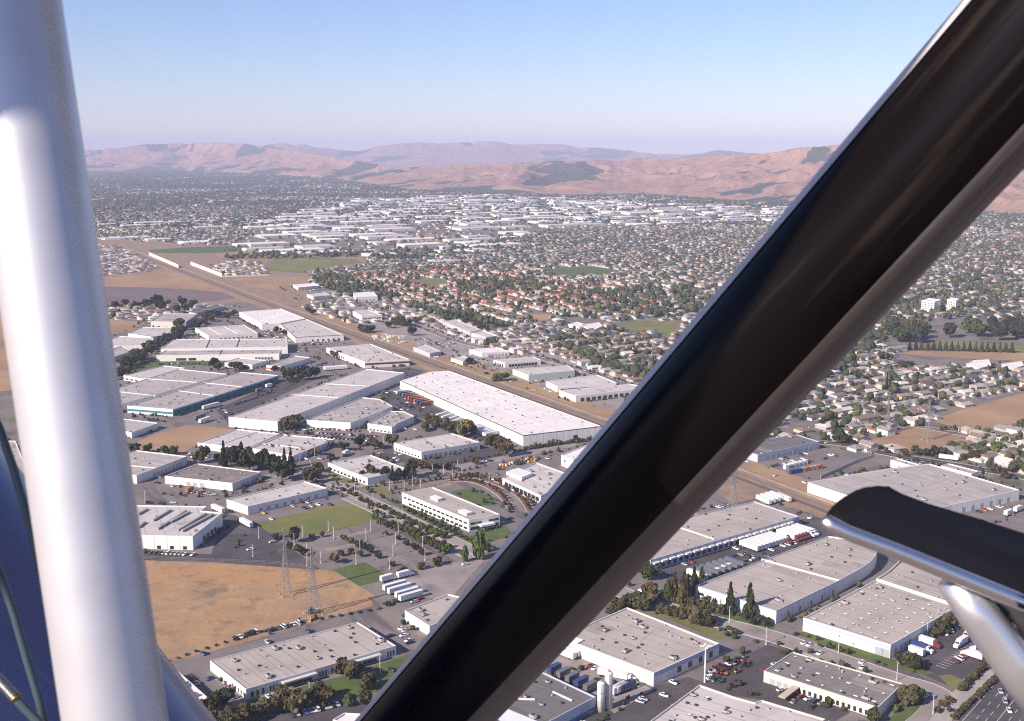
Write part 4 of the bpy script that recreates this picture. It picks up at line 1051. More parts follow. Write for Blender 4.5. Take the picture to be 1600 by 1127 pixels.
def crown_mesh(shape, seed, m):
    """leaf clumps through a crown: unit height 1, unit radius 1, base of crown at about z 0.15"""
    r = random.Random(seed); b = MB()
    if shape == 'round':
        lobes = [(r.gauss(0, .42), r.gauss(0, .42), r.uniform(.34, .84), r.uniform(.22, .52)) for _ in range(13)] + [(0, 0, .5, .5)]
    elif shape == 'shrub':
        lobes = [(r.uniform(-.55, .55), r.uniform(-.55, .55), r.uniform(.2, .6), r.uniform(.35, .55)) for _ in range(8)] + [(0, 0, .4, .6)]
    elif shape == 'cone':
        lobes = []
        for k in range(9):
            z = .12 + .86 * k / 8; w = .85 * (1 - k / 8.4) + .05
            for j in range(4 if k < 6 else 2):
                t = r.uniform(0, 6.28); lobes.append((math.cos(t) * w * .62, math.sin(t) * w * .62, z + r.uniform(-.03, .03), w * .55))
    else:
        lobes = [(r.uniform(-.2, .2), r.uniform(-.2, .2), .12 + .8 * k / 9, 1.0 * math.sin(math.pi * (.12 + .82 * k / 9)) ** .6 + .08) for k in range(10)]
    zs = .5 if shape in ('round', 'shrub') else .18
    N = 950 if shape != 'shrub' else 460
    for _ in range(N):
        x, y, z, w = r.choice(lobes)
        d = Vector((r.gauss(0, 1), r.gauss(0, 1), r.gauss(0, 1))).normalized()
        rad = w * r.uniform(.55, 1.08)
        p = Vector((x + d.x * rad, y + d.y * rad, z + d.z * rad * zs))
        if p.z < .06: p.z = .06 + r.uniform(0, .05)
        nrm = (d + Vector((r.gauss(0, .6), r.gauss(0, .6), r.gauss(0, .6)))).normalized()
        u = nrm.orthogonal().normalized(); u = Matrix.Rotation(r.uniform(0, 6.28), 3, nrm) @ u; v = nrm.cross(u)
        s = r.uniform(.09, .2)
        def q(a, c_): 
            w_ = p + u * a * s + v * c_ * s; return (w_.x, w_.y, p.z + (w_.z - p.z) * .6)
        b.quad(q(-1, -.7), q(.8, -1), q(1, .8), q(-.7, 1))
    return b.mesh('crown', m)
def trunk_mesh(shape, seed):
    r = random.Random(seed); b = MB()
    b.tube([(0, 0, -.03), (.02, .01, .3), (-.02, .02, .75)], [.07, .05, .015], 7)
    if shape in ('round', 'shrub'):
        for k in range(4):
            t = k * 1.57 + r.uniform(-.4, .4); b.tube([(0, 0, .2 + .06 * k), (math.cos(t) * .35, math.sin(t) * .35, .5 + .05 * k)], [.035, .012], 5)
    return b.mesh('trunk', m_bark)
CROWNS = {(s, c): [crown_mesh(s, 100 * i + hash_ + 3, FM[c]) for i in range(3)]
          for hash_, (s, c) in enumerate([('round', 'olive'), ('round', 'dark'), ('round', 'brown'), ('round', 'green'), ('round', 'yellow'), ('cone', 'dark'), ('cone', 'brown'), ('column', 'green'), ('shrub', 'olive'), ('shrub', 'brown'), ('shrub', 'green'), ('shrub', 'dark')])}
TRUNKS = {s: [trunk_mesh(s, 5 + i) for i in range(2)] for s in ('round', 'cone', 'column', 'shrub')}
TREE_N = [0]
LOOK = {'olive': 'olive', 'dark': 'dark green', 'brown': 'brownish', 'green': 'green', 'yellow': 'yellow-green'}
SHAPE = {'round': 'broad-crowned tree', 'cone': 'conifer', 'column': 'poplar', 'shrub': 'bush'}
NAME = {'round': 'broadleaf_tree', 'cone': 'conifer_tree', 'column': 'poplar_tree', 'shrub': 'bush'}
TREE_XY = []
def tree(x, y, rad, hgt, shape, colr, where, group, z=0.0):
    lab = f'{LOOK[colr]} {SHAPE[shape]} {where}'
    root = thing(NAME[shape], lab, 'bush' if shape == 'shrub' else 'tree', (x, y, z), random.uniform(0, 6.28), group)
    root.scale = (rad, rad * random.uniform(.88, 1.12), hgt)
    link('trunk', random.choice(TRUNKS[shape]), root); link('crown', random.choice(CROWNS[(shape, colr)]), root)
    TREE_N[0] += 1; TREE_XY.append((x, y, rad))
def mpp(u, v):
    x, y = G(u, v); return math.sqrt(x * x + y * y + H * H) / F
def trees_px(lst, shape, cols, where, group):
    """each: pixel of the trunk base, crown width and height in pixels"""
    for t in lst:
        u, v, w, h = t[:4]; m = mpp(u, v); x, y = G(u, v)
        tree(x, y, w * m / 2, h * m * 1.05, t[4] if len(t) > 4 else shape, t[5] if len(t) > 5 else random.choice(cols), where, group)

def Z(ox, oy, s, pts):
    return [(ox + p[0] / s, oy + p[1] / s, *p[2:]) for p in pts]
r_ = random.Random(5)
# dark belt left of the warehouses
belt = []
for i in range(22):
    t = i / 21
    belt.append((183 + 102 * t + r_.uniform(-6, 6), 590 - 72 * t + r_.uniform(-5, 5), r_.uniform(13, 20), r_.uniform(11, 17)))
trees_px(belt, 'round', ['dark', 'dark', 'olive'], 'in the dark belt beside the twin warehouse', 'trees of the dark belt')
trees_px([(231, 483, 14, 14), (245, 480, 15, 18), (252, 486, 14, 14), (285, 481, 13, 16), (276, 490, 15, 12), (301, 482, 14, 12), (291, 487, 12, 10), (213, 482, 12, 10), (262, 482, 12, 12), (180, 482, 12, 10), (196, 479, 10, 10)], 'round', ['dark'], 'among the small roofs below the ploughed field', 'trees below the ploughed field')
trees_px([(322, 501, 12, 10), (330, 503, 14, 11), (340, 497, 12, 10), (348, 495, 12, 8), (356, 498, 12, 9), (364, 494, 11, 8), (318, 508, 12, 9), (310, 513, 12, 9), (335, 493, 10, 8), (326, 496, 12, 10)], 'round', ['dark', 'brown', 'olive'], 'round the office block with square windows', 'trees round the office block')
trees_px([(334, 575, 14, 14), (341, 578, 12, 10), (372, 578, 15, 12), (380, 581, 14, 10), (449, 594, 15, 14), (458, 591, 15, 16), (470, 594, 17, 18), (482, 593, 17, 18), (493, 590, 16, 16), (477, 586, 14, 14), (452, 598, 12, 10), (430, 580, 12, 8), (443, 583, 10, 10), (328, 558, 9, 8), (362, 576, 11, 9)], 'round', ['dark', 'olive', 'dark'], 'below the twin warehouse', 'trees below the twin warehouse')
trees_px([(416, 515, 9, 9), (432, 520, 12, 9), (445, 524, 11, 8), (459, 527, 10, 8), (413, 508, 6, 6), (520, 557, 10, 8), (528, 559, 12, 10), (541, 562, 10, 8)], 'round', ['dark', 'brown'], 'along the white railway warehouse wall', 'trees along railway warehouses')
trees_px([(448, 672, 22, 18), (459, 670, 26, 20)], 'round', ['brown'], 'at the near corner of the long grey warehouse', 'trees at the long warehouse corner')
# clump of pines
trees_px([(315, 724, 22, 24, 'round', 'brown'), (350, 730, 14, 36, 'cone', 'dark'), (366, 731, 22, 30), (378, 727, 20, 32, 'cone', 'dark'), (390, 736, 27, 32), (404, 734, 20, 22), (415, 733, 26, 27), (424, 742, 22, 26), (441, 751, 30, 30), (445, 738, 14, 34, 'cone', 'dark'), (455, 731, 14, 26, 'cone', 'dark'), (340, 722, 12, 12, 'round', 'brown'), (452, 748, 16, 20), (432, 735, 16, 20), (359, 722, 14, 22)], 'round', ['dark'], 'in the pine clump between the pale warehouses', 'trees of the pine clump')
trees_px([(230, 708, 14, 13), (259, 711, 14, 14), (272, 711, 12, 13), (209, 709, 18, 14, 'round', 'brown')], 'round', ['green'], 'at the edge of the small brown lot', 'trees by the brown lot')
trees_px([(486, 756, 22, 22), (498, 738, 20, 14), (518, 700, 12, 10), (490, 712, 14, 10)], 'round', ['brown'], 'beside the lane right of the pine clump', 'trees by the lane')
# around the low building and the white warehouse
trees_px(Z(480, 660, 4.509, [(460, 395, 24, 18, 'round', 'brown'), (550, 410, 14, 20, 'round', 'dark'), (600, 415, 12, 22, 'cone', 'dark'), (640, 405, 12, 18, 'round', 'dark'), (690, 395, 10, 20, 'cone', 'dark'), (735, 390, 20, 26, 'round', 'dark'), (370, 170, 18, 18, 'round', 'dark'), (250, 200, 16, 14, 'round', 'dark'), (480, 190, 20, 16, 'round', 'brown'), (600, 160, 20, 16, 'round', 'brown'), (280, 380, 14, 10, 'shrub', 'olive'), (160, 260, 16, 12, 'shrub', 'brown'), (40, 400, 20, 16, 'round', 'brown')]), 'round', ['dark'], 'round the low building with the divided roof', 'trees round the low building')
trees_px(Z(480, 660, 4.509, [(880, 30, 24, 16, 'round', 'brown'), (950, 50, 22, 18, 'round', 'brown'), (1010, 80, 20, 18, 'round', 'brown'), (1110, 105, 26, 24, 'round', 'yellow'), (1150, 90, 20, 20, 'round', 'brown'), (830, 60, 18, 12, 'round', 'green'), (1320, 190, 28, 22, 'round', 'brown'), (1390, 240, 24, 26, 'round', 'brown'), (1180, 300, 14, 12, 'round', 'brown'), (990, 340, 18, 12, 'round', 'brown'), (860, 330, 20, 12, 'round', 'brown'), (800, 320, 18, 12, 'round', 'brown'), (1480, 300, 14, 10, 'shrub', 'olive')]), 'round', ['brown'], 'near the foot of the huge white warehouse', 'trees by the huge white warehouse')
for i in range(12):
    t = i / 11; u, v = 822 + 100 * t, 703 - 14 * t
    trees_px([(u, v, 10, 6 + r_.uniform(0, 3))], 'shrub', ['dark', 'brown'], 'in the hedge along the huge white warehouse', 'hedge bushes along the huge white warehouse')
# boulevard median and parking lot
for i in range(17):
    t = i / 16
    trees_px([(545 + 150 * t + r_.uniform(-2, 2), 768 + 70 * t + r_.uniform(-2, 2) + 4, 12 + 5 * t, 8 + 4 * t)], 'shrub', ['olive', 'brown', 'green'], 'in the boulevard median', 'bushes of the boulevard median')
for i in range(14):
    t = i / 13
    trees_px([(586 + 110 * t, 812 + 52 * t + r_.uniform(-2, 3), 13 + 5 * t, 10 + 5 * t)], 'round', ['olive', 'green', 'brown'], 'along the boulevard edge of the parking lot', 'trees along the boulevard')
for i in range(12):
    t = i / 11
    trees_px([(640 + 88 * t, 800 + 44 * t, 9, 7)], 'shrub', ['olive', 'green', 'brown'], 'in front of the two-storey white office', 'bushes before the white office')
trees_px([(750, 874, 17, 44), (727, 878, 9, 24), (762, 862, 10, 14)], 'column', ['green'], 'at the end of the two-storey white office', 'poplars by the white office')
trees_px(Z(400, 820, 4.9, [(300, 140, 22, 22, 'round', 'dark'), (435, 110, 8, 8), (510, 95, 8, 9), (665, 120, 11, 9), (715, 145, 12, 10), (650, 240, 11, 10), (605, 295, 15, 14, 'round', 'brown'), (720, 225, 9, 9), (785, 180, 14, 12), (825, 190, 10, 10), (880, 220, 11, 9), (805, 245, 10, 10), (945, 262, 10, 10), (1040, 320, 9, 8, 'round', 'brown'), (1130, 378, 14, 11, 'round', 'dark'), (1260, 345, 12, 11, 'round', 'brown'), (1390, 315, 13, 13, 'round', 'brown'), (1210, 195, 13, 11), (1150, 160, 11, 9), (1000, 85, 7, 7, 'round', 'brown'), (1095, 120, 9, 8), (1270, 235, 12, 11), (320, 210, 12, 12), (360, 240, 12, 12), (265, 200, 10, 14), (150, 120, 14, 10), (170, 100, 10, 8)]), 'round', ['dark', 'olive'], 'on an island of the big parking lot', 'parking lot trees')
# bottom left
trees_px(Z(210, 860, 3.5556, [(1190, 720, 38, 30, 'round', 'brown'), (1240, 700, 22, 20, 'round', 'dark'), (1300, 775, 26, 26, 'round', 'olive'), (1270, 860, 20, 22, 'round', 'olive'), (1190, 865, 13, 18, 'column', 'green'), (1050, 855, 32, 26, 'round', 'brown'), (970, 870, 30, 22, 'round', 'olive'), (870, 900, 40, 32, 'round', 'brown'), (790, 905, 30, 24, 'round', 'brown'), (720, 915, 28, 22, 'round', 'brown'), (490, 880, 34, 26, 'round', 'dark'), (430, 890, 24, 20, 'round', 'olive'), (600, 950, 36, 24, 'round', 'brown'), (540, 960, 30, 22, 'round', 'olive'), (440, 965, 26, 18, 'round', 'brown'), (670, 940, 26, 18, 'round', 'brown'), (1010, 830, 22, 18, 'round', 'dark')]), 'round', ['brown'], 'below the long low warehouse', 'trees below the long low warehouse')
for i in range(24):
    t = i / 23; trees_px([(248 + 344 * t, 1039 - 86 * t - 10 * math.sin(t * 3.1), r_.uniform(6, 10), r_.uniform(2.5, 4.5))], 'shrub', ['olive', 'dark', 'brown'], 'along the lower edge of the dry field', 'bushes edging the dry field')
trees_px([(606, 947, 15, 8, 'shrub', 'dark')], 'shrub', ['dark'], 'alone at the tip of the dry field', None)
for pl in ([(640, 758), (680, 751), (720, 746), (745, 746)], [(752, 748), (790, 762), (815, 778), (830, 800)], [(700, 752), (735, 752), (760, 760), (785, 776), (800, 796)], [(775, 752), (810, 768), (835, 790)]):
    pts_ = smooth_line(pl, 5)
    trees_px([(p_[0], p_[1], r_.uniform(3.5, 7), r_.uniform(4, 8)) for p_ in pts_ if r_.random() < .75], 'round', ['olive', 'brown', 'brown', 'green'], 'in a planting bed of the landscaped lot', 'young trees of the landscaped lot')
# right of the dark strut
trees_px(Z(980, 690, 3.885, [(250, 970, 14, 30, 'column', 'green'), (285, 965, 18, 42, 'cone', 'brown'), (340, 975, 22, 44, 'cone', 'brown'), (370, 960, 16, 36, 'cone', 'brown'), (405, 915, 17, 36, 'cone', 'dark'), (452, 870, 16, 26, 'cone', 'dark')]), 'cone', ['brown'], 'in the group left of the rounded warehouse', 'conifers left of the rounded warehouse')
trees_px(Z(980, 690, 3.885, [(622, 1045, 18, 44), (740, 1078, 22, 50)]), 'cone', ['dark'], 'standing before the rounded warehouse wall', 'spruces before the rounded warehouse')
trees_px(Z(980, 690, 3.885, [(130, 840, 26, 22, 'round', 'green'), (90, 800, 20, 20, 'round', 'dark'), (150, 950, 24, 22, 'round', 'brown'), (90, 985, 28, 20, 'round', 'olive'), (20, 1000, 26, 20, 'round', 'olive'), (-20, 1010, 24, 18, 'round', 'olive'), (200, 960, 16, 14, 'round', 'dark')]), 'round', ['olive'], 'beside the truck terminal entrance', 'trees by the truck terminal entrance')
trees_px(Z(980, 690, 3.885, [(420, 1000, 20, 14, 'round', 'olive'), (470, 1015, 20, 15, 'round', 'brown'), (520, 1035, 20, 14, 'round', 'olive'), (570, 1050, 20, 15, 'round', 'olive'), (250, 1060, 22, 16, 'round', 'olive'), (210, 1045, 16, 14, 'round', 'olive'), (330, 1085, 24, 22, 'round', 'brown'), (385, 1105, 30, 26, 'round', 'brown'), (440, 1120, 30, 26, 'round', 'olive'), (490, 1130, 20, 18, 'round', 'olive'), (785, 1115, 20, 14, 'round', 'dark'), (830, 1120, 18, 14, 'round', 'dark')]), 'round', ['olive'], 'along the road before the rounded warehouse', 'trees along the road by the rounded warehouse')
trees_px([(970, 955, 24, 20, 'round', 'olive'), (985, 950, 22, 18, 'round', 'brown'), (1003, 955, 24, 20, 'round', 'olive'), (1018, 948, 24, 20, 'round', 'brown'), (955, 962, 18, 16, 'round', 'olive')], 'round', ['olive'], 'behind the square white warehouse', 'trees behind the square warehouse')
trees_px(Z(1120, 900, 3.333, [(1170, 295, 24, 18, 'round', 'olive'), (1215, 275, 26, 22, 'round', 'brown'), (1140, 310, 16, 12, 'round', 'olive'), (960, 465, 22, 18, 'round', 'dark'), (1010, 480, 26, 22, 'round', 'olive'), (1040, 490, 18, 16, 'round', 'dark'), (975, 660, 26, 22, 'round', 'olive'), (1010, 670, 30, 26, 'round', 'olive'), (1045, 655, 22, 20, 'round', 'dark'), (820, 760, 20, 20, 'round', 'olive'), (585, 670, 12, 10, 'round', 'brown'), (660, 700, 12, 8, 'shrub', 'olive'), (350, 410, 14, 7, 'shrub', 'olive'), (375, 590, 7, 7, 'shrub', 'green'), (437, 610, 7, 7, 'shrub', 'green'), (175, 620, 12, 8, 'shrub', 'olive'), (210, 625, 8, 6, 'shrub', 'olive')]), 'round', ['olive'], 'near the bend of the curved road', 'trees near the road bend')
for i in range(16):
    t = i / 15; trees_px([(1546 - 44 * t, 1036 + 44 * t, 14, 11)], 'shrub', ['brown', 'olive'], 'in the hedge behind the parked vans', 'hedge bushes behind the vans')
for i in range(18):
    t = i / 17; trees_px([(1574 - 84 * t, 1046 + 78 * t, 12, 10)], 'shrub', ['olive', 'brown'], 'in the hedge along the freeway', 'hedge bushes along the freeway')
trees_px([(1475, 1102, 16, 9), (1485, 1096, 16, 8), (1466, 1112, 16, 10)], 'shrub', ['olive', 'brown'], 'on the verge at the road bend', 'bushes at the road bend')
# behind the big grey roof and in the right-hand suburb
trees_px([(1399, 704, 12, 8), (1428, 706, 10, 9), (1440, 712, 14, 9), (1449, 713, 14, 10), (1462, 711, 16, 12), (1473, 712, 16, 11), (1487, 701, 14, 10, 'round', 'green'), (1498, 702, 12, 8), (1532, 703, 18, 12, 'round', 'green'), (1521, 719, 17, 14), (1535, 720, 18, 15), (1505, 718, 13, 9), (1560, 706, 17, 14, 'round', 'green'), (1554, 738, 15, 11, 'round', 'olive'), (1568, 748, 13, 13, 'round', 'brown'), (1592, 738, 18, 14, 'round', 'green'), (1474, 672, 9, 6, 'round', 'brown'), (1492, 672, 9, 6, 'round', 'brown'), (1414, 713, 10, 8), (1595, 670, 14, 12), (1385, 708, 9, 5)], 'round', ['olive', 'dark', 'brown'], 'behind the large grey roof at right', 'trees behind the large grey roof')
trees_px([(1381, 564, 17, 14), (1410, 576, 20, 11), (1424, 574, 14, 9), (1385, 614, 6, 27, 'cone', 'dark'), (1390, 614, 6, 24, 'cone', 'dark'), (1310, 692, 24, 20), (1322, 694, 18, 14), (1376, 632, 18, 10), (1437, 632, 14, 8), (1340, 594, 10, 14), (1288, 662, 14, 9), (1304, 664, 12, 8)], 'round', ['dark', 'olive'], 'in the suburb right of the dark strut', 'trees in the right-hand suburb')
for i in range(18):
    trees_px([(1421 + 9.4 * i, 547 + i * .25, 8, 13)], 'cone', ['dark', 'brown'], 'in the straight row above the dry field', 'conifer row above the dry field')
for i in range(26):
    u = 1385 + r_.uniform(0, 230); trees_px([(u, 538 - r_.uniform(0, 22) - (u - 1385) * .03, r_.uniform(18, 26), r_.uniform(16, 24))], 'round', ['dark', 'olive', 'green', 'dark'], 'in the park grove right of the strut', 'trees of the park grove')
# beyond the railway
trees_px([(572, 521, 15, 13), (565, 519, 12, 12), (580, 519, 12, 10), (627, 510, 17, 16), (618, 508, 14, 12), (643, 525, 12, 14), (637, 512, 14, 13), (607, 513, 11, 10), (650, 507, 12, 12), (488, 492, 12, 8), (480, 487, 9, 7), (781, 595, 21, 12, 'round', 'green'), (733, 569, 15, 9, 'round', 'dark'), (664, 503, 10, 10), (760, 585, 8, 4, 'shrub', 'dark')], 'round', ['dark', 'olive'], 'in the yards beyond the railway', 'trees in the railway yards')
for i in range(16):
    t = i / 15; trees_px([(700 + 62 * t, 503 + 20 * t - 5, 8, 12)], 'cone', ['dark'], 'in the dark row behind the long shed', 'dark row behind the long shed')
print('traced trees', TREE_N[0])

# ------------------------------------------------------------------ vehicles
CARCOL = {'white': (0.72, 0.72, 0.72), 'silver': (0.42, 0.43, 0.45), 'black': (0.02, 0.02, 0.022), 'red': (0.20, 0.035, 0.03), 'blue': (0.035, 0.06, 0.15), 'grey': (0.14, 0.14, 0.15), 'green': (0.03, 0.10, 0.07), 'tan': (0.36, 0.29, 0.2), 'orange': (0.42, 0.12, 0.03), 'yellow': (0.65, 0.36, 0.03)}
CM = {k: mat('car_paint_' + k, v, 0.25, 0.05, 3, spec=.5) for k, v in CARCOL.items()}
def wheel_mesh(r, w):
    b = MB(); b.tube([(0, -w / 2, 0), (0, w / 2, 0)], r, 10); return b.mesh('wheel', m_tyre)
WHEEL, WHEEL_T = wheel_mesh(.33, .24), wheel_mesh(.5, .6)
def car_body(c, van):
    b = MB()
    prof = [(-2.2, .35), (-2.25, .75), (-2.15, .95), (-1.2, 1.0), (1.1, .95), (2.0, .8), (2.2, .55), (2.15, .3)] if not van else [(-2.4, .35), (-2.45, .9), (-2.4, 1.1), (1.3, 1.1), (2.2, .95), (2.4, .6), (2.35, .3)]
    n = len(b.v); k = len(prof)
    for y in (-.85, .85):
        for x, z in prof: b.v.append((x, y * (1 if z < .9 else .95), z))
    for i in range(k):
        j = (i + 1) % k; b.f.append((n + i, n + j, n + j + k, n + i + k)); b.m.append(0)
    b.f.append(tuple(n + i for i in reversed(range(k)))); b.m.append(0); b.f.append(tuple(n + k + i for i in range(k))); b.m.append(0)
    x0, x1, x2, x3, zt, zb = (-1.7, -1.1, .35, 1.05, 1.42, .96) if not van else (-2.35, -2.2, .9, 1.6, 1.9, 1.05)
    b.quad((x1, -.62, zt), (x2, -.62, zt), (x2, .62, zt), (x1, .62, zt))
    body = b.mesh('body', CM[c])
    g = MB(); 
    B4 = [(x0, -.76, zb), (x3, -.76, zb), (x3, .76, zb), (x0, .76, zb)]; T4 = [(x1, -.62, zt - .01), (x2, -.62, zt - .01), (x2, .62, zt - .01), (x1, .62, zt - .01)]
    for i in range(4): g.quad(B4[i], B4[(i + 1) % 4], T4[(i + 1) % 4], T4[i])
    return body, g.mesh('window', m_glass)
CARS = {(c, v): car_body(c, v) for c in CARCOL for v in (0, 1)}
CAR_N = [0]
def car(x, y, rz, c, where, group, van=0, z=0.14):
    z = max(z, .14)
    lab = f'{c} {"van" if van else "car"} {where}'
    bm_, gm = CARS[(c, van)]
    near = math.hypot(x, y) < 1050
    root = thing('van' if van else 'car', lab, 'van' if van else 'car', (x, y, z), rz, group)
    link('body', bm_, root); link('window', gm, root)
    if near:
        for sx in (-1.35, 1.35):
            for sy in (-.8, .8): link('wheel', WHEEL, root, (sx, sy, .33))
    CAR_N[0] += 1
def cars_line(a, b_, n, where, group, ang=90, cols=('white', 'white', 'silver', 'black', 'grey', 'red', 'blue', 'tan', 'silver', 'black'), fill=.85, z=.06):
    A, B_ = Vector(G(*a)), Vector(G(*b_)); d = (B_ - A); rz = math.atan2(d.y, d.x) + R(ang)
    for i in range(n):
        if random.random() > fill: continue
        p = A + d * ((i + .5) / n)
        car(p.x, p.y, rz + random.uniform(-.05, .05) + (math.pi if random.random() < .4 else 0), random.choice(cols), where, group, 1 if random.random() < .22 else 0, z)
cars_line((222, 864), (318, 869), 15, 'parked before the white duct factory', 'cars before the duct factory', 75)
cars_line((366, 1000), (402, 988), 6, 'parked behind the long low warehouse', 'cars behind the long warehouse', 90, ('black', 'grey', 'white', 'black'))
cars_line((408, 990), (470, 974), 8, 'at the upper end behind the long low warehouse', 'cars at the upper end behind the long warehouse', 90, ('black', 'grey', 'black', 'blue', 'red', 'white'))
cars_line((346, 1060), (372, 1082), 4, 'at the sunlit end wall of the long low warehouse', 'cars at the long warehouse end', 90, ('red', 'black', 'silver'))
cars_line((478, 683), (590, 690), 18, 'in the lower row of the crowded car park', 'cars in the crowded car park, lower row', 80)
cars_line((476, 676), (590, 683), 18, 'in the middle row of the crowded car park', 'cars in the crowded car park, middle row', 80)
cars_line((480, 670), (570, 675), 14, 'in the upper row of the crowded car park', 'cars in the crowded car park, upper row', 80)
cars_line((662, 718), (680, 714), 4, 'at the white loading apron', 'cars at the loading apron', 40)
cars_line((690, 712), (745, 702), 8, 'by the white warehouse with the loading apron', 'cars by the loading apron warehouse', 90)
cars_line((742, 716), (770, 722), 6, 'in the dark lot by the brown trees', 'cars in the dark lot', 80)
cars_line((366, 633), (408, 620), 8, 'between teal and long grey warehouses', 'cars between the warehouses', 0)
cars_line((350, 640), (362, 655), 4, 'near the long grey warehouse corner', 'cars near the long warehouse corner', 20)
cars_line((378, 756), (405, 748), 5, 'beside the brown-roofed workshop', 'cars beside the brown workshop', 40)
cars_line((262, 752), (275, 756), 3, 'at the brown-roofed workshop yard', 'cars in the workshop yard', 60)
cars_line((310, 770), (335, 775), 5, 'in the cluttered workshop yard', 'cars in the cluttered yard', 50, ('white', 'white', 'tan', 'orange'))
cars_line((228, 787), (275, 787), 5, 'along the lane behind the duct factory', 'cars behind the duct factory', 5)
cars_line((455, 1120), (530, 1102), 12, 'in the car park at the bottom edge', 'cars at the bottom edge', 90)
cars_line((1215, 1078), (1290, 1103), 7, 'before the brown-roofed warehouse by the bend', 'cars before the brown warehouse', 70, fill=.7)
cars_line((1478, 1046), (1552, 992), 13, 'by the hedge in the truck park at right', 'vehicles by the hedge', 70, ('white', 'silver', 'white', 'red', 'blue'))
cars_line((1463, 1000), (1496, 980), 4, 'in the truck park near the blue-white warehouse', 'cars in the truck park', 60, ('white', 'white', 'blue'))
cars_line((1560, 1075), (1580, 1120), 3, 'driving on the freeway', 'cars on the freeway', 0, ('white', 'silver', 'silver'), 1, .13)
cars_line((300, 510), (345, 500), 12, 'beside the office block with square windows', 'cars at the office block', 80)
cars_line((375, 497), (405, 512), 9, 'beside the white railway warehouse', 'cars beside the railway warehouse', 70)
cars_line((480, 536), (530, 533), 10, 'below the white railway warehouse', 'cars below the railway warehouse', 60)
cars_line((1195, 732), (1240, 722), 10, 'at the blue-fronted depot', 'cars at the depot', 60)
for (u, v, c, wh) in ((611, 995, 'black', 'alone on the lane by the white-walled warehouse'), (631, 995, 'white', 'on the lane right of the long low warehouse'), (640, 1006, 'black', 'beside the dark strut on the lane'), (647, 942, 'silver', 'parked before the row of trailers'), (657, 937, 'red', 'parked before the row of trailers'), (727, 883, 'white', 'on the gravel lot by the poplars'), (426, 848, 'white', 'in the dark car park beside the lawn'), (391, 860, 'white', 'by the triangular island in the dark car park'), (853, 1036, 'grey', 'beside the parked trailers near dark strut'), (1147, 870, 'blue', 'in the terminal yard among trailers'), (1163, 878, 'grey', 'at the edge of the terminal yard'), (1176, 876, 'white', 'at the back wall of the rounded warehouse'), (1212, 744, 'white', 'in the depot yard'), (525, 722, 'white', 'on the lane by the low building'), (596, 709, 'white', 'parked by the dark lot entrance'), (525, 769, 'white', 'beside the narrow white warehouse'), (474, 786, 'red', 'at the narrow white warehouse'), (480, 783, 'white', 'at the narrow white warehouse'), (1126, 985, 'grey', 'on the road by the square warehouse'), (1292, 693, 'white', 'on the road past the blue-fronted depot'), (1445, 1090, 'white', 'rounding the road bend')):
    x, y = G(u, v); car(x, y, random.choice([.6, .7, 3.7]), c, wh, None, 0, .1)
print('cars', CAR_N[0])

def semi_meshes(c, L):
    b = MB(); b.box(-L / 2, L / 2, -1.28, 1.28, 1.15, 4.05, 0); b.box(-L / 2 + .2, L / 2 - .2, -.5, .5, .85, 1.15, 1); return b.mesh('trailer_box', [c, m_unit_dark])
m_trailer = mat('trailer_white', (0.70, 0.69, 0.67), 0.55, 0.07, 0.4)
add_layer(m_trailer, (0.50, 0.47, 0.44), 0.5, 0.58, 0.7, 0.5)
TR = {k: semi_meshes(m_trailer if k == 'white' else CM[k], 14.5) for k in ('white', 'red', 'blue', 'grey', 'orange', 'black')}
TRS = {k: semi_meshes(m_trailer if k == 'white' else CM[k], 7.5) for k in ('white', 'blue', 'grey', 'orange', 'red')}
def cab_mesh(c):
    b = MB(); pr = [(-1.3, .7), (-1.3, 3.3), (-.2, 3.3), (.35, 2.2), (1.9, 1.9), (2.0, .7)]; k = len(pr); n = 0
    for y in (-1.15, 1.15):
        for x, z in pr: b.v.append((x, y, z))
    for i in range(k):
        j = (i + 1) % k; b.f.append((i, j, j + k, i + k)); b.m.append(0)
    b.f.append(tuple(reversed(range(k)))); b.m.append(0); b.f.append(tuple(range(k, 2 * k))); b.m.append(0)
    return b.mesh('cab', CM[c])
CAB = {c: cab_mesh(c) for c in ('white', 'red', 'blue', 'grey')}
gw = MB(); gw.quad((-.14, -1.0, 3.15), (.30, -1.0, 2.28), (.30, 1.0, 2.28), (-.14, 1.0, 3.15)); gw.v = [(x + .06, y, z + .03) for x, y, z in gw.v]; WSH = gw.mesh('windshield', m_glass)
LEGM = MB(); LEGM.box(-.1, .1, -1.0, 1.0, 0, 1.15); LEGM = LEGM.mesh('landing_leg', m_unit_dark)
def trailer(u, v, rz, where, c='white', cab=None, short=False, group=None, noun=None, xy=None):
    x, y = xy if xy else G(u, v); L = 7.5 if short else 14.5
    noun = noun or (f'{cab}-cabbed {c} semi truck' if cab and not short else (f'{c} box truck' if cab else f'{c} trailer'))
    nm = 'semi_truck' if cab and not short else ('box_truck' if cab else 'trailer')
    root = thing(nm, f'{noun} {where}', 'truck' if cab else 'trailer', (x, y, .06), rz, group)
    link('trailer_box', (TRS if short else TR)[c], root)
    for dx in ((-L / 2 + 1.4, -L / 2 + 2.7) if not short else (-L / 2 + 1.5,)):
        for sy in (-.95, .95): link('wheel', WHEEL_T, root, (dx, sy, .5))
    if cab:
        cb = link('cab', CAB[cab], root, (L / 2 + (1.6 if not short else 1.45), 0, 0)); link('windshield', WSH, cb)
        for dx in ((L / 2 + 2.4, L / 2 - 1.2) if not short else (L / 2 + 2.0,)):
            for sy in (-.95, .95): link('wheel', WHEEL_T, root, (dx, sy, .5))
    else:
        link('landing_leg', LEGM, root, (L / 2 - 3, 0, 0))
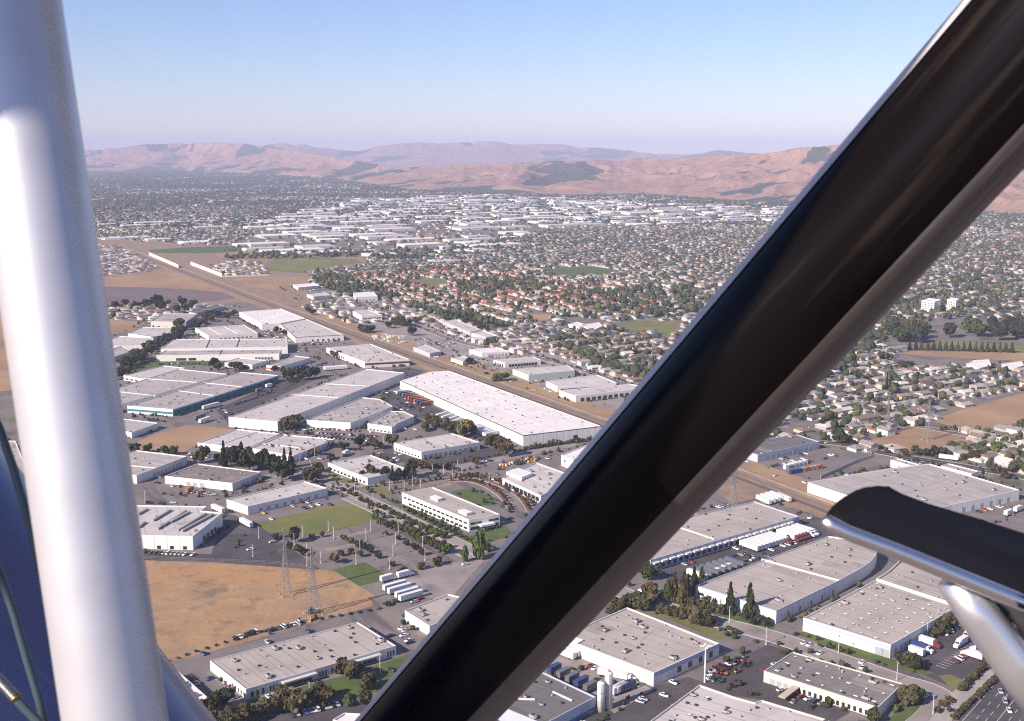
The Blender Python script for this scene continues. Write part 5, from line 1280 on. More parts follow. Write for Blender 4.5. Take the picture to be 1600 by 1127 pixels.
def az_px(a, b_):
    p, q = G(*a), G(*b_); return math.atan2(q[1] - p[1], q[0] - p[0])
za = az_px((625, 937), (660, 927))
for u, v, w in ((617, 921, 'furthest in the trailer row by the dry field'), (624, 926, 'second in the trailer row by the dry field'), (636, 932, 'third in the trailer row by the dry field'), (642, 937, 'nearest in the trailer row by the dry field')):
    trailer(u, v, za, w)
trailer(604, 909, za, 'left above the trailer row', cab='white', short=True); trailer(630, 903, za, 'right above the trailer row', cab='white', short=True)
# truck terminal: trailers backed to the docks
zt = az_px((1016, 877), (1249, 808)); e_ = Vector((math.cos(zt), math.sin(zt))); n_ = Vector((e_.y, -e_.x))
o0 = Vector(G(1017, 877, 6.4)); L_ = (Vector(G(1249, 808.5, 6.4)) - o0).length
for k, t in enumerate((.56, .585, .61, .635, .66, .685, .71, .735)):
    p = o0 + e_ * (L_ * t) + n_ * 9.5
    trailer(0, 0, zt - math.pi / 2, 'backed to the middle docks of the truck terminal', xy=tuple(p), group='trailers at the middle docks')
for k, (t, c) in enumerate(((.76, 'red'), (.82, 'red'), (.845, 'red'), (.87, 'red'), (.895, 'red'), (.93, 'white'), (.955, 'white'))):
    p = o0 + e_ * (L_ * t) + n_ * 9.5
    trailer(0, 0, zt - math.pi / 2, 'at the far docks of the truck terminal', cab=c, xy=tuple(p), group='trucks at the far docks')
for k, t in enumerate((.1, .14, .18, .22, .26, .30, .34)):
    p = o0 + e_ * (L_ * t) + n_ * 24
    trailer(0, 0, zt - math.pi / 2, 'in the shaded row of the terminal yard', c='grey' if k != 0 else 'white', xy=tuple(p), group='trailers in the shaded terminal row')
for u, v, w in ((1193, 783, 'left'), (1200, 781, 'second'), (1207, 779, 'third'), (1214, 777, 'fourth'), (1224, 779, 'right')):
    trailer(u, v + 3, az_px((1190, 775), (1240, 797)), f'{w} in the row behind the truck terminal', group='trailers behind the terminal')
trailer(1125, 897, zt, 'left at the back of the rounded warehouse', short=True); trailer(1136, 892, zt, 'right at the back of the rounded warehouse', short=True)
trailer(1004, 930, az_px((995, 934), (1012, 922)), 'between the trees by the terminal entrance', cab='white', short=True)
# yard of the square white warehouse and of the silo factory
ya = az_px((862, 1019), (893, 1031))
trailer(880, 1026, ya, 'left of the pair by the notched white wall'); trailer(888, 1022, ya, 'right of the pair by the notched white wall')
trailer(958, 1060, az_px((935, 1055), (980, 1064)), 'parked behind the white silos', cab='white')
for i in range(5): trailer(866 + i * 14, 1052 + i * 7, ya + math.pi / 2, 'in the shaded row behind the silo factory', c=('blue', 'grey', 'grey', 'blue', 'grey')[i], group='trailers behind the silo factory', short=True)
for i in range(4): trailer(964 + i * 6, 1084 - i * 2, ya + math.pi / 2, 'right of the white silos', c='white' if i < 2 else 'blue', short=True, group='trailers right of the silos')
# truck park by the blue-white warehouse
zn = az_px((1391, 1010), (1496, 950)); 
trailer(1448, 1008, zn - math.pi / 2, 'with its nose out, beside the blue-white warehouse', cab='red', short=True)
trailer(1436, 1016, zn - math.pi / 2, 'backed to the blue-white warehouse', c='blue', cab='white', short=True)
trailer(1432, 1024, zn - math.pi / 2, 'nearest the tree clump by the blue-white warehouse', short=True)
trailer(1503, 1008, zn + math.pi, 'lower of two in the middle of the truck park', cab='white', short=True)
trailer(1516, 994, zn + math.pi, 'upper of two in the middle of the truck park', cab='white', short=True)
trailer(1524, 1030, zn + math.pi / 2, 'by the hedge of the truck park', cab='white', short=True)
trailer(1538, 1023, zn + math.pi / 2, 'by the hedge near the freeway', c='blue', cab='white', short=True)
# containers and trailers along the big white warehouse
zb = az_px((625, 605), (817, 695))
for i, c in enumerate(('white', 'blue', 'grey', 'red', 'orange', 'red', 'orange', 'blue', 'red')):
    trailer(629 + i * 4.6, 616 + i * 2.2, zb + math.pi / 2 + .2, 'in the bright container row at the huge white warehouse', c=c, group='containers at the huge white warehouse')
for i in range(4): trailer(690 + i * 8, 652 + i * 3.4, zb + math.pi / 2 + .5, 'among the trees at the huge white warehouse', cab='white' if i == 0 else None, group='trailers among trees by the huge warehouse')
for i in range(8): trailer(742 + i * 3.6, 671 + i * 1.6, zb + math.pi / 2 + .3, 'in the lower row at the huge white warehouse', group='trailers in the lower row at the huge warehouse')
trailer(341, 800, az_px((336, 797), (350, 803)), 'at the notch of the white duct factory'); trailer(385, 822, az_px((378, 818), (393, 826)), 'on the kerb of the dark car park')
trailer(296, 770, az_px((290, 772), (302, 766)), 'in the workshop yard', c='orange', short=True)
trailer(1482, 719, az_px((1465, 716), (1498, 720)), 'on the road behind the large grey roof')
trailer(320, 660, az_px((310, 662), (330, 655)), 'near the corner of the teal-trimmed warehouse'); trailer(312, 655, az_px((310, 662), (330, 655)), 'second by the teal-trimmed warehouse', c='grey')
for i in range(4): trailer(322 + i * 5, 640 - i * 1.4, .9, 'at the teal wall', short=True, group='small trailers at the teal wall', cab='white' if i % 2 else None)
trailer(405, 613, .9, 'beside the far end of the teal wall', c='red' if False else 'grey', short=True); trailer(420, 606, 1.0, 'at the far end of the teal wall', cab='red', short=True)
for i in range(9): trailer(508 + i * 4, 579 - i * .3, 1.9, 'in the row by the maroon-striped warehouse', short=True, group='white trailers by the maroon-striped warehouse')
trailer(1575, 806, .7, 'beside the black step at the right edge', short=True); trailer(1590, 800, .7, 'at the right edge beyond the step', short=True)
trailer(540, 712, az_px((536, 714), (546, 708)), 'on the lane above the low building', c='white', short=True)

# ------------------------------------------------------------------ machines, tanks, poles, pylons
def tractor_meshes(c):
    b = MB(); b.box(-1.5, .2, -.6, .6, .7, 1.3); b.box(.2, 1.8, -.4, .4, .7, 1.5)
    return b.mesh('body', CM[c])
TRB = {c: tractor_meshes(c) for c in ('red', 'orange', 'yellow', 'green', 'white')}
b = MB(); b.box(-1.2, 0, -.5, .5, 1.3, 2.3); CABM = b.mesh('cab', m_glass)
b = MB(); b.bar((1.7, 0, 1.0), (3.4, 0, 2.6), .25); b.bar((3.4, 0, 2.6), (4.3, 0, .6), .22); b.box(3.9, 4.7, -.5, .5, .1, .7); BOOM = b.mesh('boom', CM['yellow'])
def machine(u, v, c, where, group, boom=False):
    x, y = G(u, v); root = thing('tractor' if not boom else 'excavator', f'{c} {"tractor" if not boom else "digger"} {where}', 'machine', (x, y, .06), random.uniform(0, 6.28), group)
    link('body', TRB[c], root); link('cab', CABM, root)
    if boom: link('boom', BOOM, root)
    for sx in (-1, 1.2):
        for sy in (-.75, .75): link('wheel', WHEEL_T, root, (sx, sy, .5))
for u, v, c in Z(1000, 1000, 5.714, [(610, 330, 'white'), (640, 300, 'white'), (660, 280, 'orange'), (700, 250, 'red'), (730, 262, 'red'), (760, 272, 'red'), (790, 235, 'white'), (830, 230, 'white'), (700, 300, 'orange'), (750, 315, 'orange'), (865, 295, 'yellow'), (880, 190, 'red'), (920, 175, 'white'), (850, 200, 'red'), (720, 375, 'green'), (650, 365, 'green'), (950, 210, 'red'), (820, 425, 'red')]):
    machine(u, v, c, 'in the equipment yard by the floodlight mast', 'machines in the equipment yard')
for u, v, c in Z(700, 480, 4.509, [(130, 420, 'orange'), (160, 430, 'orange'), (190, 445, 'orange'), (230, 410, 'yellow'), (260, 420, 'yellow'), (290, 418, 'yellow'), (310, 450, 'orange'), (340, 445, 'yellow'), (360, 470, 'orange'), (420, 460, 'yellow'), (450, 465, 'orange'), (480, 455, 'yellow'), (580, 540, 'orange'), (610, 530, 'orange')]):
    machine(u, v, c, 'in the machinery yard beyond the railway', 'orange machines beyond the railway', True)
for u, v, c in ((468, 973, 'white'), (492, 968, 'orange')):
    machine(u, v, c, 'at the end of the car row behind the long low warehouse', None, True)
# drilling rig at the pylon foot
x, y = G(490, 958); root = thing('drill_rig', 'dark tracked rig parked at the foot of the near pylon', 'machine', (x, y, .06), .3)
b = MB(); b.box(-3, 3, -1.2, 1.2, .8, 1.6); link('deck', b.mesh('deck', CM['grey']), root)
b = MB(); b.box(-2.6, -.6, -1.1, 1.1, 1.6, 3.0); link('cab', b.mesh('cab', CM['black']), root)
b = MB(); b.bar((0, 0, 1.7), (3.4, 0, 2.4), .3); link('boom', b.mesh('boom', m_trailer), root)
for sy in (-1.0, 1.0):
    b = MB(); b.box(-3, 3, sy - .3, sy + .3, 0, .8); link('track', b.mesh('track', m_tyre), root)
# silos
for u, v, hh, lab in ((939, 1111, 13.5, 'shorter white silo beside the dark-roofed factory'), (950.5, 1107, 17.0, 'taller white silo beside the dark-roofed factory')):
    x, y = G(u, v); root = thing('silo', lab, 'silo', (x, y, 0))
    b = MB(); b.tube([(0, 0, 0), (0, 0, hh - .6), (0, 0, hh), (0, 0, hh + .3)], [1.75, 1.75, 1.4, .3], 28); link('tank', b.mesh('tank', WM['white'], True), root)
    b = MB(); b.tube([(0, 0, hh + .2), (0, 0, hh + 1.0)], .5, 10); link('vent', b.mesh('vent', m_steel), root)
    for z_ in (hh * .33, hh * .66):
        b = MB(); b.tube([(0, 0, z_), (0, 0, z_ + .25)], 1.8, 28); link('band', b.mesh('band', m_steel), root)
    b = MB()
    for s in (-.25, .25): b.bar((s, -1.95, 0), (s, -1.95, hh), .07)
    for k in range(int(hh / .6)): b.bar((-.25, -1.95, .4 + k * .6), (.25, -1.95, .4 + k * .6), .05)
    link('ladder', b.mesh('ladder', m_steel), root)
# light poles
def pole_meshes(h):
    b = MB(); b.tube([(0, 0, 0), (0, 0, h)], [.19, .13], 8); p = b.mesh('pole', mat('pole_paint', (0.62, 0.58, 0.54), .6, .06, 1))
    b = MB(); b.box(-.9, .9, -.25, .25, h - .05, h + .2); f = b.mesh('lamp_head', m_steel)
    b = MB(); b.box(-.4, .4, -.4, .4, 0, .75); k = b.mesh('footing', m_kerb)
    return p, f, k
PM = pole_meshes(7.6)
PS = pole_meshes(8.8)
def pole(u, v, where, group=None, M=PM):
    x, y = G(u, v); root = thing('light_pole', f'pale light pole {where}', 'light pole', (x, y, 0), random.uniform(0, 3), group)
    link('pole', M[0], root); link('lamp_head', M[1], root); link('footing', M[2], root)
for p in Z(400, 820, 4.9, [(360, 92), (293, 160), (498, 295), (595, 108), (555, 50), (843, 122), (878, 52), (1070, 152), (1050, 240), (797, 210), (767, 305), (1023, 345), (1277, 182), (1295, 275), (1090, 66)]):
    pole(p[0], p[1], 'in the big parking lot', 'light poles of the big parking lot')
for p in Z(400, 820, 4.9, [(22, 105), (392, 320), (390, 230)]): pole(p[0], p[1], 'along the kerb of the dark car park', 'light poles by the dark car park')
pole(395.5, 870, 'on the triangular island of the dark car park')
for p in Z(480, 660, 4.509, [(335, 510), (465, 575), (580, 480), (670, 660), (745, 450), (800, 470), (960, 370), (1025, 405), (1060, 330), (1090, 375), (885, 360), (1282, 430), (275, 445), (685, 490), (540, 165)]): pole(p[0], p[1], 'along the streets round the two-storey office', 'light poles round the two-storey office')
for p in Z(1120, 900, 3.333, [(65, 245), (256, 358), (633, 403), (937, 545), (1095, 320), (1125, 720)]): pole(p[0], p[1], 'along the curved road at right', 'light poles along the curved road', PS)
pole(227, 786, 'beside the white strut behind the duct factory', None, PS); pole(594, 1052, 'on the lawn beside the dark strut', None, PS); pole(484, 1092, 'among trees below the long low warehouse'); pole(469, 727, 'by the lane at the pines'); pole(492, 715, 'by the lane above the pines')
x, y = G(1101, 1067); root = thing('floodlight_mast', 'tall white floodlight mast with a ring of lamps by the equipment yard', 'light mast', (x, y, 0))
b = MB(); b.tube([(0, 0, 0), (0, 0, 17.5)], [.42, .3], 12); link('pole', b.mesh('pole', WM['white']), root)
b = MB(); b.box(-2.2, 2.2, -.15, .15, 17.2, 17.5); b.box(-.15, .15, -2.2, 2.2, 17.2, 17.5); link('crossarm', b.mesh('crossarm', m_steel), root)
b = MB(); b.box(-.45, .45, -.3, .3, 0, .8); fl = b.mesh('floodlight', WM['white'])
for dx, dy in ((-2, 0), (2, 0), (0, -2), (0, 2), (-1, 0), (1, 0)): link('floodlight', fl, root, (dx, dy, 17.5))
# pylons
def pylon(u, v, hh, lab, rz=.4, w=5.6, thick=.20):
    x, y = G(u, v); root = thing('pylon', lab, 'pylon', (x, y, 0), rz)
    waist = hh * .62
    def half(z): return w / 2 * (1 - z / waist * .78) if z < waist else w / 2 * .22 * (1 - .5 * (z - waist) / (hh - waist))
    levels = [0, .14, .26, .36, .45, .53, .6, .66, .72, .78, .84, .9, .96, 1.0]
    for sx in (-1, 1):
        for sy in (-1, 1):
            b = MB()
            for a, c_ in zip(levels[:-1], levels[1:]): b.bar((sx * half(a * hh), sy * half(a * hh), a * hh), (sx * half(c_ * hh), sy * half(c_ * hh), c_ * hh), thick)
            link('leg', b.mesh('leg', m_steel), root)
            b = MB(); b.box(-.5, .5, -.5, .5, -.1, .6); link('footing', b.mesh('footing', m_kerb), root, (sx * half(0), sy * half(0), 0))
    b = MB()
    for a, c_ in zip(levels[:-1], levels[1:]):
        A, C = half(a * hh), half(c_ * hh); za_, zc = a * hh, c_ * hh
        for (p, q) in (((-A, -A), (C, -C)), ((A, -A), (-C, -C)), ((-A, A), (C, C)), ((A, A), (-C, C)), ((-A, -A), (-C, C)), ((-A, A), (-C, -C)), ((A, -A), (C, C)), ((A, A), (C, -C))):
            b.bar((*p, za_), (*q, zc), thick * .6)
        for (p, q) in (((-C, -C), (C, -C)), ((C, -C), (C, C)), ((C, C), (-C, C)), ((-C, C), (-C, -C))): b.bar((*p, zc), (*q, zc), thick * .6)
    link('lattice', b.mesh('lattice', m_steel), root)
    for k, (z, L) in enumerate(((.68, 3.3), (.80, 3.0), (.92, 2.6))):
        for s in (-1, 1):
            b = MB(); z_ = z * hh; hw = half(z_)
            for yy in (-hw, hw): b.bar((s * hw, yy, z_), (s * L, 0, z_ + .25), thick * .7)
            for yy in (-hw, hw): b.bar((s * hw, yy, z_ + 1.5), (s * L, 0, z_ + .25), thick * .6)
            b.bar((s * L, 0, z_ + .25), (s * L, 0, z_ - 1.2), .16)
            link('crossarm', b.mesh('crossarm', m_steel), root)
pylon(447, 930, 38, 'lattice pylon standing further back in the dry field', .5)
pylon(490, 960, 37, 'nearest lattice pylon in the dry field with a rig at its foot', .5, 7.4, .2)
pylon(1146, 790, 24, 'lattice pylon between dark strut and truck terminal', .5, 5)
pylon(1449, 688, 34, 'pale lattice pylon in the dry field of the right-hand suburb', .5, 6)
pylon(1386, 678, 32, 'pale lattice pylon over the houses left of the dry field', .5, 6)
# yard goods behind the depot
for i, c in enumerate(('blue', 'blue', 'blue', 'tan', 'orange', 'tan', 'tan', 'orange', 'white', 'white', 'white', 'white', 'white', 'white')):
    u, v = (1236 + i * 6.5, 741 - i * 1.2) if i < 8 else (1228 + (i - 8) * 6, 733 - (i - 8) * 1.5)
    x, y = G(u, v); root = thing('pallet_stack', f'tall {c} pallet stack in the depot yard', 'pallets', (x, y, .05), .5, 'pallet stacks in the depot yard')
    for k in range(5):
        b = MB(); s = random.uniform(-.15, .15); b.box(-1.6 + s, 1.6 + s, -1.3, 1.3, k * .72, k * .72 + .6); link('crate', b.mesh('crate', CM[c]), root)
for i in range(26):
    u, v = 583 + random.uniform(0, 50), 521 + random.uniform(0, 12) + 0.1; v += (u - 583) * .12
    x, y = G(u, v); b = MB(); b.box(-3, 3, -1.1, 1.1, 0, random.uniform(1.2, 2.6)); b.bar((-3, 0, .05), (3, 0, .05), 2.6, .1)
    tag(link('lumber_stack', b.mesh('lumber_stack', WM['cream']), None, (x, y, 0), random.choice([.5, .5, 2.1])), 'pale lumber stack in the yard beyond the railway', 'lumber', 'lumber stacks beyond the railway')
for i in range(40):
    u, v = 648 + random.uniform(0, 62), 530 + random.uniform(0, 14); x, y = G(u, v)
    car(x, y, random.choice([.5, 2.07]) + random.uniform(-.2, .2), random.choice(['white', 'white', 'silver', 'blue', 'green', 'tan']), 'in the crowded wrecking yard beyond the railway', 'cars in the wrecking yard', random.random() < .3)
# orange works barrels by the huge white warehouse
b = MB(); b.tube([(0, 0, 0), (0, 0, 1.6), (0, 0, 1.7)], [.9, .9, .6], 10)
BR = {c: b.mesh('drum', CM[c]) for c in ('yellow', 'orange', 'blue', 'white')}
for i in range(34):
    t = random.random(); u = 776 + 62 * t; v = 731 - 13 * t + random.uniform(-3, 3); x, y = G(u, v)
    c = random.choice(['yellow', 'yellow', 'orange', 'orange', 'white', 'blue'])
    tag(link('drum', BR[c], None, (x, y, .06)), f'{c} drum in the materials yard below the huge white warehouse', 'drum', f'{c} drums in the materials yard')
# sound walls by the tracks
def freewall(pxs, hh, th, lab, m):
    pts = W(pxs); b = MB()
    for p, q in zip(pts[:-1], pts[1:]): b.bar((*p, hh / 2), (*q, hh / 2), th, hh)
    root = thing('boundary_wall', lab, 'wall', (pts[0][0], pts[0][1], 0))
    me = b.mesh('panel', m)
    for v in me.vertices: v.co.x -= pts[0][0]; v.co.y -= pts[0][1]
    link('panel', me, root)
freewall([(298, 414), (347, 433)], 7, .6, 'long white wall along the railway between brown fields', WM['white'])
freewall([(233, 399), (279, 419)], 7, .6, 'white wall along the railway beyond the overpass', WM['white'])
freewall([(347, 433.5), (420, 431)], 3, .4, 'low pale wall bounding the new houses', WM['cream'])
freewall([(1282, 748), (1340, 722), (1365, 715)], 2.4, .3, 'low fence line beside the depot yard', WM['grey'])
# fence along the equipment yard
def fence(pxs, lab, hh=2.2):
    pts = W(pxs); root = thing('fence', lab, 'fence', (pts[0][0], pts[0][1], 0)); o = Vector(pts[0])
    pm = MB(); pm.tube([(0, 0, 0), (0, 0, hh)], .07, 6); pm = pm.mesh('post', m_steel)
    for p, q in zip(pts[:-1], pts[1:]):
        p, q = Vector(p), Vector(q); L = (q - p).length; n = max(1, int(L / 6))
        for k in range(n):
            r = p.lerp(q, k / n) - o; link('post', pm, root, (r.x, r.y, 0))
        for z in (.6, 1.4, 2.15):
            b = MB(); a_, c_ = p - o, q - o; b.bar((a_.x, a_.y, z), (c_.x, c_.y, z), .06); link('rail', b.mesh('rail', m_steel), root)
fence([(905, 1127), (1022, 1075), (1160, 1012), (1200, 1000)], 'wire fence between the square warehouse and the equipment yard')
fence([(247, 1039), (448, 989.5), (560, 954.5), (602, 943)], 'wire fence along the lower edge of the dry field')
fence([(221, 874.5), (430, 882.5), (487, 889.8)], 'wire fence along the upper edge of the dry field')

# ------------------------------------------------------------------ suburbs: houses and their trees
ROOFC = {'grey': (0.24, 0.22, 0.21), 'brown': (0.20, 0.145, 0.11), 'pale': (0.36, 0.315, 0.28), 'red': (0.30, 0.13, 0.085), 'white': (0.55, 0.51, 0.47), 'dark': (0.10, 0.09, 0.09)}
HR = {k: mat('shingle_' + k, v, .9, .12, .3, detail=5) for k, v in ROOFC.items()}
HW = [mat('stucco_white', (0.60, 0.56, 0.50), .9, .06, .5), mat('stucco_cream', (0.50, 0.42, 0.33), .9, .06, .5), mat('stucco_grey', (0.38, 0.36, 0.34), .9, .06, .5)]
RK = list(ROOFC)
E1 = np.array([math.cos(R(29.5)), math.sin(R(29.5))]); E2 = np.array([-E1[1], E1[0]])
def px_np(X, Y):
    f = Y * CP + H * SP; dn = H * CP - Y * SP
    return 800 + F * X / f, 563.5 + F * dn / f
EX_IND = [(-400, 1400), (-400, 477), (150, 477), (300, 472), (378, 466), (250, 416), (150, 376), (180, 374), (330, 383), (420, 384), (570, 395), (578, 412), (492, 425), (484, 445), (530, 452), (600, 455), (612, 475), (700, 493), (790, 512), (870, 553), (960, 583), (1015, 603), (1180, 688), (1290, 688), (1345, 705), (1470, 703), (1550, 738), (1600, 747), (1900, 800), (1900, 1400)]
EX_FIELDS = [[(-400, 374), (150, 374), (250, 416), (380, 468), (300, 474), (-400, 480)], [(1335, 696), (1427, 665), (1520, 680), (1473, 706)], [(1448, 660), (1505, 636), (1600, 612), (1800, 580), (1800, 650), (1600, 664), (1500, 674)], [(1390, 568), (1400, 550), (1440, 543), (1800, 545), (1800, 582), (1600, 578), (1500, 578)],
             [(938, 509), (985, 501), (1070, 501), (1055, 528), (980, 518)], [(844, 425), (885, 417), (925, 415), (968, 423), (947, 432), (900, 433)], [(642, 439), (670, 434), (695, 437), (706, 446), (675, 451)], [(800, 498), (825, 489), (868, 491), (855, 502)], [(1378, 545), (1390, 505), (1500, 497), (1800, 505), (1800, 550)], [(1430, 480), (1430, 462), (1510, 462), (1510, 478)], [(880, 515), (885, 500), (945, 500), (945, 512), (925, 520)]]
BELT = [(330, 394), (380, 374), (400, 356), (440, 338), (540, 312), (760, 305), (1000, 317), (1270, 326), (1230, 346), (1060, 352), (900, 358), (800, 376), (720, 398), (640, 408), (575, 402)]
REDZ = [(540, 428), (700, 418), (860, 438), (1010, 452), (1020, 482), (900, 490), (700, 474), (560, 452)]
ROWH = [(20, 392), (150, 384), (185, 387), (246, 417), (235, 424), (150, 433), (20, 442)]

def grid_points(pmin, pmax, qmin, qmax, rowp, step, jit):
    q = np.arange(qmin, qmax, rowp); p = np.arange(pmin, pmax, step)
    PP, QQ = np.meshgrid(p, q)
    row = np.broadcast_to(np.arange(len(q))[:, None], PP.shape)
    PP = PP + rng.uniform(-jit, jit, PP.shape); QQ = QQ + rng.uniform(-jit, jit, PP.shape) + np.where(row % 2 == 0, 3.5, -3.5)
    return PP.ravel(), QQ.ravel(), row.ravel()
def houses_in(dmin, dmax, rowp, step, jit):
    out = []
    # districts of 700 m with their own street direction
    D = 700.0
    for a in range(-14, 22):
        for b_ in range(-4, 22):
            c0 = E1 * (a * D) + E2 * (b_ * D)
            cc = c0 + (E1 + E2) * D / 2
            d = math.hypot(*cc)
            if cc[1] < 300 or d < dmin - 800 or d > dmax + 800 or abs(cc[0]) > cc[1] * .52 + 900: continue
            r = random.Random(a * 97 + b_ * 31 + 5)
            turn = r.random() < .35
            p, q, row = grid_points(0, D, 0, D, rowp, step, jit)
            cross = (p % 190) > 13
            p, q, row = p[cross], q[cross], row[cross]
            if turn: p, q = q, p
            X = c0[0] + E1[0] * p + E2[0] * q; Y = c0[1] + E1[1] * p + E2[1] * q
            face = np.where(row % 2 == 0, 1.0, -1.0)
            out.append(np.stack([X, Y, np.full(X.shape, R(29.5) + (math.pi / 2 if turn else 0)), face], 1))
    A = np.concatenate(out)
    d = np.hypot(A[:, 0], A[:, 1])
    U, V = px_np(A[:, 0], A[:, 1])
    k = (d >= dmin) & (d < dmax) & (U > -90) & (U < 1690)
    return A[k], U[k], V[k], d[k]
BASE_A = [(-150, 273), (130, 269), (300, 269), (450, 274), (560, 287), (640, 299), (760, 304), (900, 307), (1000, 305), (1080, 311), (1220, 320), (1400, 329), (1600, 337), (1800, 342)]
def keep(U, V):
    k = ~inside_np(U, V, EX_IND) & (~inside_np(U, V, BELT) | (rng.random(len(U)) < .10))
    for e in EX_FIELDS: k &= ~inside_np(U, V, e)
    k &= V > np.interp(U, [p[0] for p in BASE_A], [p[1] for p in BASE_A])
    return k
HA, U, V, d = houses_in(500, 5200, 25.0, 13.6, 1.4)
k = keep(U, V) & (rng.random(len(U)) < np.where(d > 3600, .8, .93))
HA, U, V, d = HA[k], U[k], V[k], d[k]
# the tight rows of new houses by the far tracks
p, q, row = grid_points(-400, 1400, 0, 3600, 21.0, 11.5, .6)
RD = np.array([math.cos(RAIL_AZ), math.sin(RAIL_AZ)]); RN = np.array([-RD[1], RD[0]])
o_ = np.array(G(20, 440)); rx = o_[0] + RN[0] * p - RD[0] * q; ry = o_[1] + RN[1] * p - RD[1] * q
uu, vv = px_np(rx, ry); kk = inside_np(uu, vv, ROWH)
rows_new = np.stack([rx[kk], ry[kk], np.full(kk.sum(), RAIL_AZ + math.pi / 2), np.ones(kk.sum())], 1)
p, q, row = grid_points(-200, 900, 0, 900, 21.0, 12.0, .6)
o_ = np.array(G(347, 432)); rx = o_[0] + RN[0] * p - RD[0] * q; ry = o_[1] + RN[1] * p - RD[1] * q
uu, vv = px_np(rx, ry); k2 = inside_np(uu, vv, [(349, 431), (330, 414), (370, 408), (405, 412), (420, 430)])
rows_new = np.concatenate([rows_new, np.stack([rx[k2], ry[k2], np.full(k2.sum(), RAIL_AZ), np.ones(k2.sum())], 1)])
# scattered small roofs below the ploughed field and in the yards beyond the tracks
extra = []
for (poly, n) in (([(150, 480), (240, 478), (330, 478), (350, 484), (300, 490), (235, 500), (150, 498)], 70), ([(500, 462), (600, 458), (690, 494), (640, 500), (600, 505), (540, 505), (470, 480)], 60), ([(600, 470), (690, 494), (800, 520), (860, 552), (820, 556), (740, 535), (680, 512)], 50), ([(1500, 690), (1600, 690), (1620, 730), (1560, 728), (1500, 705)], 26), ([(870, 553), (1015, 603), (1180, 690), (1120, 690), (1000, 600), (880, 562)], 26)):
    us = [p_[0] for p_ in poly]; vs = [p_[1] for p_ in poly]; c = 0; t = 0
    while c < n and t < 4000:
        t += 1; u = random.uniform(min(us), max(us)); v = random.uniform(min(vs), max(vs))
        if inside(u, v, poly):
            x, y = G(u, v)
            if any(abs(x - f[2][0]) < 90 and abs(y - f[2][1]) < 90 and inside(x, y, inset(f[0] if area2(f[0]) > 0 else f[0][::-1], -8)) for f in BUILD_POLYS): continue
            if any(math.hypot(x - e_[0], y - e_[1]) < 15 for e_ in extra): continue
            extra.append((x, y, R(29.5) + random.choice([0, math.pi / 2]), random.choice([-1, 1]))); c += 1
HA = np.concatenate([HA, rows_new, np.array(extra)])
U, V = px_np(HA[:, 0], HA[:, 1]); d = np.hypot(HA[:, 0], HA[:, 1])
n_new = len(rows_new) + len(extra); isnew = np.zeros(len(HA), bool); isnew[-n_new:] = True
red = inside_np(U, V, REDZ)
N = len(HA)
roofk = np.where(red, rng.choice([3, 3, 3, 1, 2], N), rng.choice([0, 0, 0, 1, 1, 2, 2, 2, 4, 5, 3], N, p=[.12, .12, .1, .13, .1, .1, .08, .06, .08, .08, .03]))
roofk[isnew] = rng.choice([1, 2, 1, 0, 4], n_new)
ln = rng.uniform(9.5, 13.0, N); dp = rng.uniform(8, 10.5, N); ln[isnew] = rng.uniform(9.5, 13, n_new)
big = rng.random(N) < .04; ln[big] *= 1.4; eave = rng.uniform(2.6, 3.3, N) + np.where(rng.random(N) < .25, 2.4, 0); rise = rng.uniform(1.5, 2.4, N); hip = rng.random(N) < .5
wallk = rng.choice(3, N, p=[.5, .3, .2])
print('houses', N)

def house_template(hipped):
    v = [(-.5, -.5, 0), (.5, -.5, 0), (.5, .5, 0), (-.5, .5, 0), (-.5, -.5, 1), (.5, -.5, 1), (.5, .5, 1), (-.5, .5, 1),
         (-.545, -.56, .97), (.545, -.56, .97), (.545, .56, .97), (-.545, .56, .97), (-.28 if hipped else -.545, 0, 2), (.28 if hipped else .545, 0, 2)]
    f = [(0, 1, 5), (0, 5, 4), (1, 2, 6), (1, 6, 5), (2, 3, 7), (2, 7, 6), (3, 0, 4), (3, 4, 7), (8, 9, 13), (8, 13, 12), (10, 11, 12), (10, 12, 13), (9, 10, 13), (11, 8, 12)]
    return np.array(v, float), np.array(f)
def big_mesh(name, V_, F_, mi, mats):
    me = bpy.data.meshes.new(name)
    me.vertices.add(len(V_)); me.vertices.foreach_set('co', V_.astype(np.float32).ravel())
    me.loops.add(F_.size); me.loops.foreach_set('vertex_index', F_.astype(np.int32).ravel())
    me.polygons.add(len(F_)); me.polygons.foreach_set('loop_start', np.arange(0, F_.size, F_.shape[1], dtype=np.int32))
    for m in mats: me.materials.append(m)
    me.polygons.foreach_set('material_index', mi.astype(np.int32))
    me.update(calc_edges=True)
    return me
def place(tv, tf, X, Y, Zb, rz, sx, sy, sz):
    """tv (V,3) or (N,V,3) copied to N places"""
    n = len(X); T = np.broadcast_to(tv, (n, tv.shape[-2], 3))
    c, s = np.cos(rz)[:, None], np.sin(rz)[:, None]
    x = T[:, :, 0] * sx[:, None]; y = T[:, :, 1] * sy[:, None]
    V_ = np.stack([X[:, None] + x * c - y * s, Y[:, None] + x * s + y * c, Zb[:, None] + T[:, :, 2] * sz[:, None]], -1)
    F_ = tf[None] + (np.arange(n) * tv.shape[-2])[:, None, None]
    return V_.reshape(-1, 3), F_.reshape(-1, tf.shape[1])

